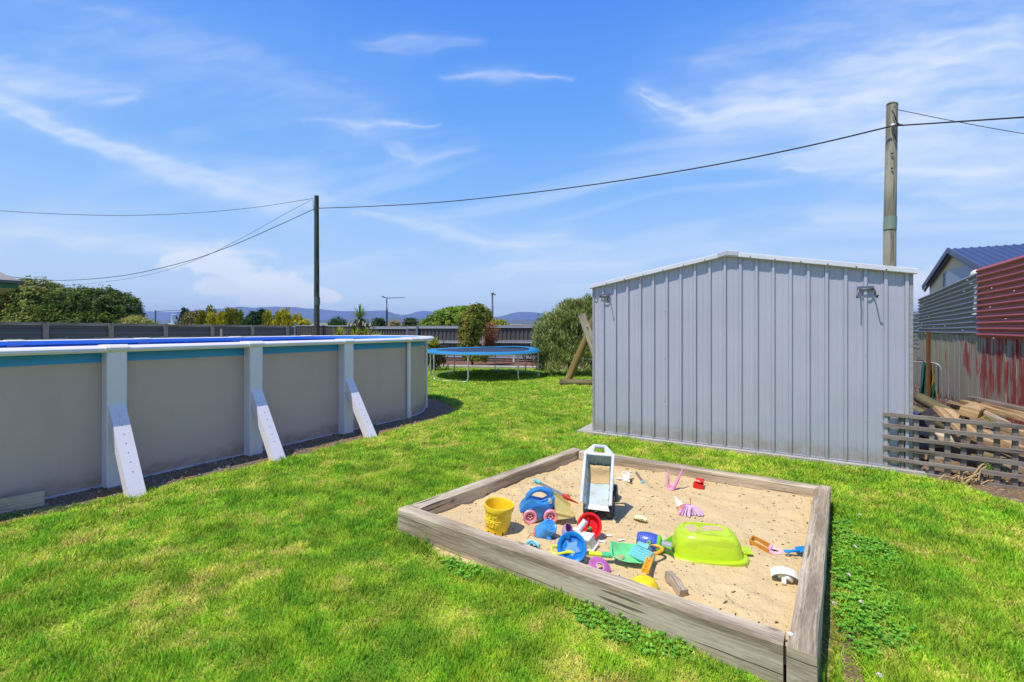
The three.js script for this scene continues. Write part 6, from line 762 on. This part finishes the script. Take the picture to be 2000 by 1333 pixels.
// small rounded bushes beyond the back fence
for (const [px, topY, w, f, label, cols, seed] of [[659, 625.5, 34, 44, 'small rounded dark bush beyond the fence left of the tall yucca', DARKG, 31], [740, 626.5, 20, 44, 'narrow dark green bush beyond the fence beside the tall street lamp', DARKG, 32], [771, 631, 18, 46, 'tan dry looking bush beyond the fence right of the tall street lamp', C([120, 104, 66], [150, 132, 86]), 33], [802, 625, 28, 44, 'rounded dark olive bush beyond the fence left of the round green tree', C([52, 60, 30], [70, 78, 40], [44, 56, 28]), 34]]) { const H = EYE + (HZ - topY) / F * f, W = w / F * f / 2; tree('round_bush', label, 'bush', gb(px, f), [[0, H * 0.62, 0, W, H * 0.4, W], [0, H * 0.35, 0, W * 0.95, H * 0.3, W]], { clumps: 420, per: 10, size: 0.2, seed, rough: 0.15, cols }, H * 0.4, 0.07); }
tree('garden_tree', 'broad dome shaped bright green tree beyond the back fence', 'tree', gb(893, 30), [[0, 1.7, 0, 2.1, 1.0, 1.6], [-1.3, 1.3, 0.1, 1.3, 0.8, 1.2], [1.2, 1.5, 0, 1.3, 0.85, 1.2], [0.2, 2.1, 0, 1.3, 0.75, 1.2], [-2.0, 1.0, 0, 0.7, 0.6, 0.8], [2.1, 1.1, 0, 0.7, 0.7, 0.8]], { clumps: 2000, per: 13, size: 0.16, seed: 35, rough: 0.16, spread: 0.9, cols: C([72, 94, 22], [98, 120, 32], [122, 142, 44], [84, 106, 24]) }, 1, 0.16);
tree('garden_shrub', 'low yellow green shrub top just right of the round green tree', 'shrub', gb(968, 29), [[0, 1.5, 0, 0.7, 0.4, 0.5]], { clumps: 160, per: 11, size: 0.16, seed: 36, rough: 0.3, cols: C([110, 126, 30], [140, 146, 44]) }, 0.8, 0.05);
// shrubs on the near side of the back fence
tree('garden_shrub', 'upright olive green shrub in front of the steel fence above the trampoline', 'shrub', gb(922, 17.2), [[0, 1.5, 0, 0.5, 0.6, 0.42], [0.18, 2.0, 0, 0.36, 0.36, 0.3], [-0.12, 1.05, 0, 0.36, 0.5, 0.36], [0.52, 1.9, 0, 0.2, 0.28, 0.2], [0.15, 0.45, 0, 0.45, 0.36, 0.4], [-0.3, 1.7, 0, 0.22, 0.3, 0.2]], { clumps: 1150, per: 12, size: 0.085, seed: 41, rough: 0.3, inner: 0.4, spread: 1.0, cols: C([70, 82, 22], [98, 108, 32], [122, 124, 40], [138, 118, 52]) }, 1.2, 0.05);
{ const s = thing('dry_shrub', 'dry reddish brown twiggy shrub beside the fence post', 'shrub', gb(956, 18)), r = rng(44), tw = []; for (let i = 0; i < 120; i++) { const a = V((r() - 0.5) * 0.3, 0.3 + r() * 0.5, (r() - 0.5) * 0.3), b = a.clone().add(V((r() - 0.5) * 0.5 + 0.05, 0.4 + r() * 0.8, (r() - 0.5) * 0.4)); tw.push(rod(a, b, 0.008, 0.003, 4)); } part(s, 'twigs', mat(S(134, 84, 58), 0.9), ...tw); part(s, 'dead_leaves', LEAF, foliage([[0.05, 1.2, 0, 0.32, 0.7, 0.25]], { clumps: 150, per: 8, size: 0.06, seed: 45, rough: 0.3, inner: 0.8, cols: C([150, 88, 56], [170, 110, 72], [120, 72, 48]) })); }
tree('large_bush', 'large loose grey green bush with narrow leaves left of the shed', 'bush', gb(1113, 14.2), [[0, 1.2, 0, 0.85, 0.9, 0.7], [0.5, 1.75, 0, 0.62, 0.6, 0.55], [-0.5, 0.9, 0, 0.62, 0.8, 0.6], [0.9, 1.2, 0, 0.7, 1.0, 0.6], [0.75, 2.05, 0, 0.35, 0.3, 0.3], [-0.05, 1.85, 0, 0.4, 0.45, 0.4], [-0.75, 1.3, 0.1, 0.38, 0.5, 0.4], [0.2, 0.45, 0.1, 1.3, 0.5, 0.7], [1.7, 1.0, 0, 0.9, 1.0, 0.6]], { clumps: 4200, per: 12, size: 0.125, seed: 51, rough: 0.45, inner: 0.45, spread: 0.9, aspect: 0.2, droop: 0.45, cols: C([72, 82, 34], [104, 112, 52], [134, 140, 78], [162, 166, 112], [92, 100, 44]) }, 0.9, 0.1);
// yuccas
function yucca(label, centre, R, n, seed, cols, trunk, up = 0.15) {
  const t = thing('yucca', label, 'yucca', centre.clone().setY(0)), r = rng(seed), p = [], col = [], y0 = centre.y;
  for (let i = 0; i < n; i++) { const a = r() * 6.283, e = Math.asin(lerp(up - 0.75, 1, Math.pow((i + 0.5) / n, 0.8))), L = R * (0.75 + r() * 0.35), d = V(Math.cos(a) * Math.cos(e), Math.sin(e), Math.sin(a) * Math.cos(e)), s = V(-Math.sin(a), 0, Math.cos(a)), w = R * 0.05, ns = d.clone().cross(s); const c = cols[Math.floor(r() * cols.length)], P = (k, x) => d.clone().multiplyScalar(L * k).addScaledVector(s, x).add(V(0, y0 - 0.16 * L * k * k * (1 - Math.abs(d.y)), 0)).addScaledVector(ns, Math.abs(x) * 0.35); const q = [[P(0.05, -w * 0.6), P(0.05, w * 0.6), P(0.45, w), P(0.45, -w)], [P(0.45, -w), P(0.45, w), P(0.8, w * 0.6), P(0.8, -w * 0.6)], [P(0.8, -w * 0.6), P(0.8, w * 0.6), P(1, 0), P(1, 0)]]; const v = 0.8 + r() * 0.4; for (const f of q) for (const m of [0, 1, 2, 0, 2, 3]) { p.push(f[m].x, f[m].y, f[m].z); col.push(c[0] * v, c[1] * v, c[2] * v); } }
  const g = new THREE.BufferGeometry(); g.setAttribute('position', new THREE.Float32BufferAttribute(p, 3)); g.setAttribute('color', new THREE.Float32BufferAttribute(col, 3)); g.computeVertexNormals(); part(t, 'leaves', LEAF, g); if (trunk) { part(t, 'trunk', BARK, rod(V(0, -0.1, 0), V(0, y0, 0), 0.09, 0.07, 12)); part(t, 'dead_leaves', LEAF, foliage([[0, y0 * 0.5, 0, 0.14, y0 * 0.35, 0.14]], { clumps: 60, per: 8, size: 0.22, seed: seed + 3, aspect: 0.15, droop: 0.9, cols: C([74, 70, 34], [60, 62, 28]) })); } return t;
}
const YG = C([70, 92, 26], [98, 116, 36], [122, 132, 46], [84, 104, 32]), YL = C([110, 122, 30], [146, 146, 48], [168, 160, 70], [92, 108, 26]);
yucca('tall yucca with round spiky head on a trunk behind the pool', at(703, 621, 16.2), 0.5, 84, 61, YG, true);
yucca('low pale yucca leftmost of those behind the pool', at(662, 657, 15.6), 0.4, 80, 62, YL, true, 0.5);
yucca('low yucca in front of the tall yucca trunk', at(694, 658, 15.4), 0.38, 80, 63, YL, true, 0.5);
yucca('low yucca right of the tall yucca trunk behind the pool', at(716, 657, 15.6), 0.36, 70, 64, YL, true, 0.5);
yucca('low yucca rightmost behind the pool rim', at(737, 662, 15.8), 0.34, 70, 65, YL, true, 0.4);
yucca('yucca between the pool end and the trampoline', at(847, 678, 15.7), 0.4, 120, 66, YL, true, 0.45);

// ---------------------------------------------------------------- grass, clover, weeds
const strip = { inPool: (x, z) => poolStrip(x, z) || poolDist(x, z) < 0.05 };
const rightGap = [SB.BR, SB.FR, gd(1628, 1340), gd(1640, 1240), gd(1634, 1080), gd(1630, 990)];
function bare(x, z) {                                         // true where no grass grows
  if (inPoly(x, z, quad) || strip.inPool(x, z) || inPoly(x, z, slab)) return true;
  if (inPoly(x, z, dirtRight)) return true;
  if (inPoly(x, z, rightGap)) return true;
  return -z > BED_F + 0.6 - (x + 4.2) * 0.19;
}
const spill = [gd(832, 1068), gd(900, 1080), gd(1012, 1118), gd(960, 1122), gd(900, 1108), gd(856, 1094)];
const washed = [gd(1640, 1215), gd(1668, 1210), gd(1690, 1333), gd(1705, 1500), gd(1640, 1500)];
const cloverAt = (x, z) => {                                  // 0..1: how much clover
  const near = (a, b, w) => { const d = b.clone().sub(a), t = clamp(V(x, 0, z).sub(a.clone().setY(0)).dot(d.clone().setY(0)) / d.lengthSq(), 0, 1), q = a.clone().lerp(b, t); return 1 - smoothstep(Math.hypot(x - q.x, z - q.z) / w, 0.35, 1); };
  const n = fbm(x * 4, z * 4, 4);
  const q = Math.max(near(gd(1060, 1150), gd(1290, 1265), 0.2), 0.8 * near(gd(880, 1115), gd(1000, 1150), 0.12), near(gd(1656, 1040), gd(1686, 1230), 0.27)) ; return q < 0.02 ? 0 : smoothstep(q * 0.9 + (n - 0.5) * 2.6, 0.35, 1.3);
};
const tone = (x, z) => { const n = fbm(x * 0.8 + 3, z * 0.8 + 8, 3), m = fbm(x * 4 + 40, z * 4, 3); return clamp(0.1 * smoothstep(n, 0.3, 0.7) + 0.36 * smoothstep(m, 0.3, 0.75) + 0.36 * smoothstep(fbm(x * 11, z * 11, 2), 0.3, 0.7), 0, 1); };   // 0 lush, 1 dry
{
  const blade = (r, p, col, L, w, x, z, lean, az, bend, c) => { const d = V(Math.cos(az), 0, Math.sin(az)), s = V(-d.z, 0, d.x); const P = (k, q) => [x + d.x * (lean * k + bend * k * k) * L + s.x * q, L * k * (1 - 0.35 * (lean + bend * k) * k), z + d.z * (lean * k + bend * k * k) * L + s.z * q]; const a = P(0, -w), b = P(0, w), e = P(0.55, w * 0.8), f = P(0.55, -w * 0.8), g = P(1, 0); for (const q of [a, b, e, a, e, f, f, e, g]) p.push(...q); for (let i = 0; i < 9; i++) col.push(...c); };
  const tuft = (seed, n, R, Lmin, Lmax, w, dry) => { const r = rng(seed), p = [], col = []; for (let i = 0; i < n; i++) { const a = r() * 6.283, q = Math.sqrt(r()) * R, d = r(); const v = 0.45 + r() * 1.0, c = d < dry ? [2.0 + r() * 0.6, 1.35 + r() * 0.35, 4.2] : d < dry + 0.3 ? [0.42 * v, 0.62 * v, 0.6] : [0.95 * v, 1.02 * v, 0.9]; blade(r, p, col, lerp(Lmin, Lmax, r()), w * (0.7 + r() * 0.6), Math.cos(a) * q, Math.sin(a) * q, 0.25 + r() * 0.5, r() * 6.283, r() * 0.8, c); } const g = new THREE.BufferGeometry(); g.setAttribute('position', new THREE.Float32BufferAttribute(p, 3)); g.setAttribute('color', new THREE.Float32BufferAttribute(col, 3)); g.computeVertexNormals(); return g; };
  const M4 = new THREE.Matrix4(), Q = new THREE.Quaternion(), up = V(0, 1, 0), c = new THREE.Color();
  const GR = new THREE.MeshPhysicalMaterial({ vertexColors: true, roughness: 0.6, transmission: 0.3, thickness: 0, side: THREE.DoubleSide, specularIntensity: 0.4 });
  const N = 220000, r = rng(101), mats = new Float32Array(N * 16), cols = new Float32Array(N * 3); let k = 0;
  const lush = L3(106, 160, 24), mid = L3(148, 182, 36), dry = L3(200, 194, 88);
  while (k < N) {
    const q = 1.45 * Math.pow(18.5 / 1.45, Math.pow(r(), 0.92)), a = (r() - 0.5) * 2.15, x = Math.sin(a) * q, z = -Math.cos(a) * q; if (-z < 1.2 || bare(x, z)) continue; if ((inPoly(x, z, spill) || inPoly(x, z, washed)) && r() < 0.93) continue; const cv = cloverAt(x, z); if (r() < cv * 0.12) continue; { const tt = tone(x, z), th = fbm(x * 14 + 9, z * 14, 3); if (r() < 0.32 * smoothstep(tt * 0.4 + th * 0.85, 0.58, 0.9)) continue; }
    const t = tone(x, z), thin = fbm(x * 6, z * 6, 2); const s = clamp(q / 5, 0.8, 2.4), h = lerp(1.1, 0.8, t) * (0.5 + thin * 0.9) * (0.7 + r() * 0.7) * (1 + 0.05 * Math.min(q, 8)) * (poolDist(x, z) < 0.6 ? 0.75 : 1);
    Q.setFromAxisAngle(up, r() * 6.283); M4.compose(V(x, gh(x, -z) - 0.004, z), Q, V(s, h, s)); M4.toArray(mats, k * 16);
    const v = (0.62 + 0.7 * fbm(x * 9 + 2, z * 9 + 5, 3)) * (0.8 + r() * 0.4), m = t < 0.5 ? mixc(lush, mid, t * 2) : mixc(mid, dry, t * 2 - 1); cols.set([m[0] * v, m[1] * v, m[2] * v], k * 3); k++;
  }
  const im = new THREE.InstancedMesh(tuft(7, 9, 0.034, 0.022, 0.062, 0.0027, 0.2), GR, N); im.instanceMatrix.array.set(mats); im.instanceColor = new THREE.InstancedBufferAttribute(cols, 3); im.name = 'grass'; im.userData.kind = 'stuff'; im.receiveShadow = im.castShadow = true; mark(im, 'short mown green grass of the lawn with dry straw patches', 'grass'); scene.add(im);
  // longer unmown blades along timber, slab and pool edge
  const edge = [], put1 = (a, b, n, w, hmin, hmax) => { for (let i = 0; i < n; i++) { const p = a.clone().lerp(b, r()), d = b.clone().sub(a).setY(0).normalize(), s = V(-d.z, 0, d.x).multiplyScalar((r() - 0.3) * w); p.add(s); if (inPoly(p.x, p.z, quad) || inPoly(p.x, p.z, slab) || inPoly(p.x, p.z, spill) || inPoly(p.x, p.z, washed)) continue; edge.push([p, lerp(hmin, hmax, r() * r())]); } };
  put1(gd(775, 1060), gd(1000, 1150), 120, 0.08, 0.9, 2); put1(gd(800, 1060), gd(850, 1080), 60, 0.1, 1.2, 2.4); put1(gd(1000, 1130), gd(1500, 1360), 170, 0.08, 1, 2); put1(SB.BL, SB.FL, 160, 0.08, 0.8, 1.7); put1(SB.BL, SB.BR, 160, -0.09, 0.8, 1.6); put1(SB.BR, SB.FR, 60, -0.1, 0.7, 1.4); put1(gd(1130, 860), gd(1720, 930), 420, 0.16, 0.8, 1.7); put1(gd(0, 1015), gd(300, 968), 160, 0.12, 0.7, 1.6); put1(gd(300, 968), gd(740, 862), 160, 0.1, 0.7, 1.5);
  const im2 = new THREE.InstancedMesh(tuft(9, 9, 0.022, 0.03, 0.06, 0.0019, 0.2), GR, edge.length); edge.forEach(([p, h], i) => { Q.setFromAxisAngle(up, r() * 6.283); M4.compose(p.clone().setY(gh(p.x, -p.z) - 0.003), Q, V(1, h, 1)); im2.setMatrixAt(i, M4); const m = mixc(lush, mid, r()); im2.setColorAt(i, c.setRGB(...m)); }); im2.name = 'edge_grass'; im2.userData.kind = 'stuff'; mark(im2, 'longer unmown grass along the timber sleepers, the shed slab and the pool strip', 'grass'); scene.add(im2);
  // clover
  const leaf = (() => { const p = [], col = []; for (let j = 0; j < 5; j++) { const rr = rng(j + 3), ox = (rr() - 0.5) * 0.05, oz = (rr() - 0.5) * 0.05, h = 0.018 + rr() * 0.04, a0 = rr() * 6, R = 0.0045 + rr() * 0.0035; const v = 0.8 + rr() * 0.4; for (let l = 0; l < 3; l++) { const a = a0 + l * 2.094, cx = ox + Math.cos(a) * R, cz = oz + Math.sin(a) * R; const e = []; for (let i = 0; i < 6; i++) { const b = a + i * 1.047; e.push([cx + Math.cos(b) * R, h + Math.sin(i) * 0.0015 + 0.004 * (Math.cos(b - a)), cz + Math.sin(b) * R]); } for (let i = 1; i < 5; i++) for (const q of [e[0], e[i], e[i + 1]]) { p.push(...q); col.push(v, v, v); } } p.push(ox - 0.0008, 0, oz, ox + 0.0008, 0, oz, ox, h, oz); for (let i = 0; i < 3; i++) col.push(0.9, 1, 0.8); } const g = new THREE.BufferGeometry(); g.setAttribute('position', new THREE.Float32BufferAttribute(p, 3)); g.setAttribute('color', new THREE.Float32BufferAttribute(col, 3)); g.computeVertexNormals(); return g; })();
  const cl = []; for (let i = 0; i < 300000 && cl.length < 4200; i++) { const x = lerp(-0.9, 3.2, r()), z = lerp(-4, -1.1, r()); if (bare(x, z) || inPoly(x, z, spill) || r() > cloverAt(x, z) * 0.16) continue; cl.push([x, z]); }
  const im3 = new THREE.InstancedMesh(leaf, GR, cl.length); cl.forEach(([x, z], i) => { Q.setFromAxisAngle(up, r() * 6.283); const s = 0.4 + r() * 0.7; M4.compose(V(x, gh(x, -z), z), Q, V(s, s * (0.55 + r() * 0.5), s)); im3.setMatrixAt(i, M4); const v = 0.7 + r() * 0.6, m = mixc(L3(104, 178, 50), L3(146, 196, 60), r()); im3.setColorAt(i, c.setRGB(m[0] * v, m[1] * v, m[2] * v)); }); im3.name = 'clover'; im3.userData.kind = 'stuff'; mark(im3, 'dark green clover growing along the front and right side of the sandpit', 'clover'); scene.add(im3);
  // clover flowers
  for (const [px, py, w] of [[1669, 1070, 'second from the back beside the right sleeper'], [1657, 1125, 'third from the back beside the right sleeper'], [1628, 1182, 'close against the middle of the right sleeper'], [1681, 1179, 'out in the clover right of the middle of the right sleeper'], [1678, 1008, 'farthest back, near the back right corner of the sandpit'], [1716, 1323, 'nearest to us at the bottom edge right of the sandpit']]) { const f = thing('clover_flower', 'small white clover flower ' + w, 'flower', gd(px, py, 0.05).setY(gh(0, 0)), 0, 'clover flowers right of the sandpit'); part(f, 'stem', GR.clone(), rod(V(0, 0, 0), V(0.004, 0.055, 0), 0.001, 0.001, 5)); const h = rng(px), q = []; for (let i = 0; i < 26; i++) { const a = h() * 6.283, e = h() * 1.5; q.push(rod(V(0.004, 0.055, 0), V(0.004 + Math.cos(a) * Math.cos(e) * 0.011, 0.055 + Math.sin(e) * 0.011, Math.sin(a) * Math.cos(e) * 0.011), 0.0012, 0.002, 4)); } part(f, 'head', mat(S(228, 216, 206), 0.8), ...q); f.children[0].material = mat(S(110, 150, 60), 0.8); }
  // tall weed against the front sleeper
  const weed = (label, px, py, n, seed, hmax) => { const b = gd(px, py), t = thing('grass_weed', label, 'weed', b), q = rng(seed), W = mat(S(108, 150, 40), 0.7), Wd = mat(S(60, 84, 28), 0.7); for (let i = 0; i < n; i++) { const a = q() * 6.283, h = hmax * (0.5 + 0.5 * q()), sp2 = 0.2 + q() * 0.5; const pts = [0, 0.4, 0.75, 1].map((k) => V(Math.cos(a) * sp2 * h * k * k, h * k * (1 - 0.2 * k * sp2), Math.sin(a) * sp2 * h * k * k)); const s = V(-Math.sin(a), 0, Math.cos(a)), wd = 0.0045, ww = [0.7, 1, 0.7, 0.05], fl = []; for (let k = 0; k < 3; k++) fl.push([pts[k].clone().addScaledVector(s, -wd * ww[k]), pts[k].clone().addScaledVector(s, wd * ww[k]), pts[k + 1].clone().addScaledVector(s, wd * ww[k + 1]), pts[k + 1].clone().addScaledVector(s, -wd * ww[k + 1])]); mesh('blade', faces(fl), q() < 0.35 ? Wd : W, t); } };
  weed('tall coarse grass weed leaning on the middle of the front sleeper', 1276, 1226, 11, 3, 0.24); weed('thin grass sprout standing against the left end of the front sleeper', 830, 1070, 5, 5, 0.13); weed('thin grass sprout against the front sleeper below the blue sieve', 1006, 1128, 3, 6, 0.14); weed('long bright blades leaning on the front end of the right sleeper', 1608, 1345, 5, 9, 0.2);
  weed('small grass sprout by the left sleeper inside the sandpit', 940, 985, 8, 12, 0.07); weed('lone grass sprout at the back sleeper inside the sandpit', 1228, 922, 4, 13, 0.1); weed('thin green stems lying right of the lime tub', 1462, 1092, 6, 14, 0.14);
  // dry vine at the foot of the lattice
  { const b = gd(1885, 945), t = thing('dry_vine', 'tangle of dry straw coloured vine at the foot of the lattice', 'vine', b), q = rng(71), D = mat(S(190, 158, 110), 0.9); for (let i = 0; i < 26; i++) { const a = V((q() - 0.5) * 0.3, 0.01, (q() - 0.4) * 0.1), pts = [a]; for (let k = 0; k < 4; k++) pts.push(pts[k].clone().add(V((q() - 0.5) * 0.12, (q() - 0.42) * 0.1, (q() - 0.5) * 0.05)).max(V(-1, 0.006, -1))); mesh('stem', tube(pts, 0.0035 + q() * 0.003, 16, 5), D, t); } mesh('stem', tube([V(0.0, 0.02, 0.04), V(0.05, 0.12, 0.05), V(0.12, 0.2, 0.05), V(0.17, 0.19, 0.05), V(0.1, 0.14, 0.05), V(0.07, 0.05, 0.06)], 0.006, 30, 6), D, t); mesh('stem', tube([V(0.15, 0.01, 0.04), V(0.3, 0.02, 0.05), V(0.4, 0.05, 0.04)], 0.007, 20, 6), D, t); }
  for (const [px, py, n, s, l] of [[1935, 938, 160, 3, 'small leafy green weed growing through the lattice'], [1960, 944, 120, 4, 'second small green weed at the right foot of the lattice']]) { const w = thing('leafy_weed', l, 'weed', gd(px, py).addScaledVector(V(0.5, 0, -0.86), 0.05)); part(w, 'leaves', LEAF, foliage([[0, 0.08, 0, 0.05, 0.08, 0.05]], { clumps: n / 8, per: 7, size: 0.02, seed: s, cols: C([90, 140, 40], [110, 158, 50]) })); part(w, 'stem', BARK, rod(V(0, 0, 0), V(0, 0.12, 0), 0.003)); }
  // rough grass and weeds by the far end of the passage
  const far = []; for (let i = 0; i < 2600; i++) { const s = lerp(9.5, 14.5, r()), p = onFence(s, 0, 2.9 - r() * r() * 1.2); far.push([p, 1 + r() * 3.5]); } const im4 = new THREE.InstancedMesh(tuft(12, 9, 0.06, 0.03, 0.07, 0.004, 0.4), GR, far.length); far.forEach(([p, h], i) => { Q.setFromAxisAngle(up, r() * 6.283); M4.compose(p, Q, V(1.6, h, 1.6)); im4.setMatrixAt(i, M4); im4.setColorAt(i, c.setRGB(...mixc(L3(96, 104, 50), L3(168, 152, 104), r()))); }); im4.name = 'rough_grass'; im4.userData.kind = 'stuff'; mark(im4, 'rough dry grass at the foot of the paling fence beside the shed', 'grass'); scene.add(im4);
}
renderer.render(scene, camera);
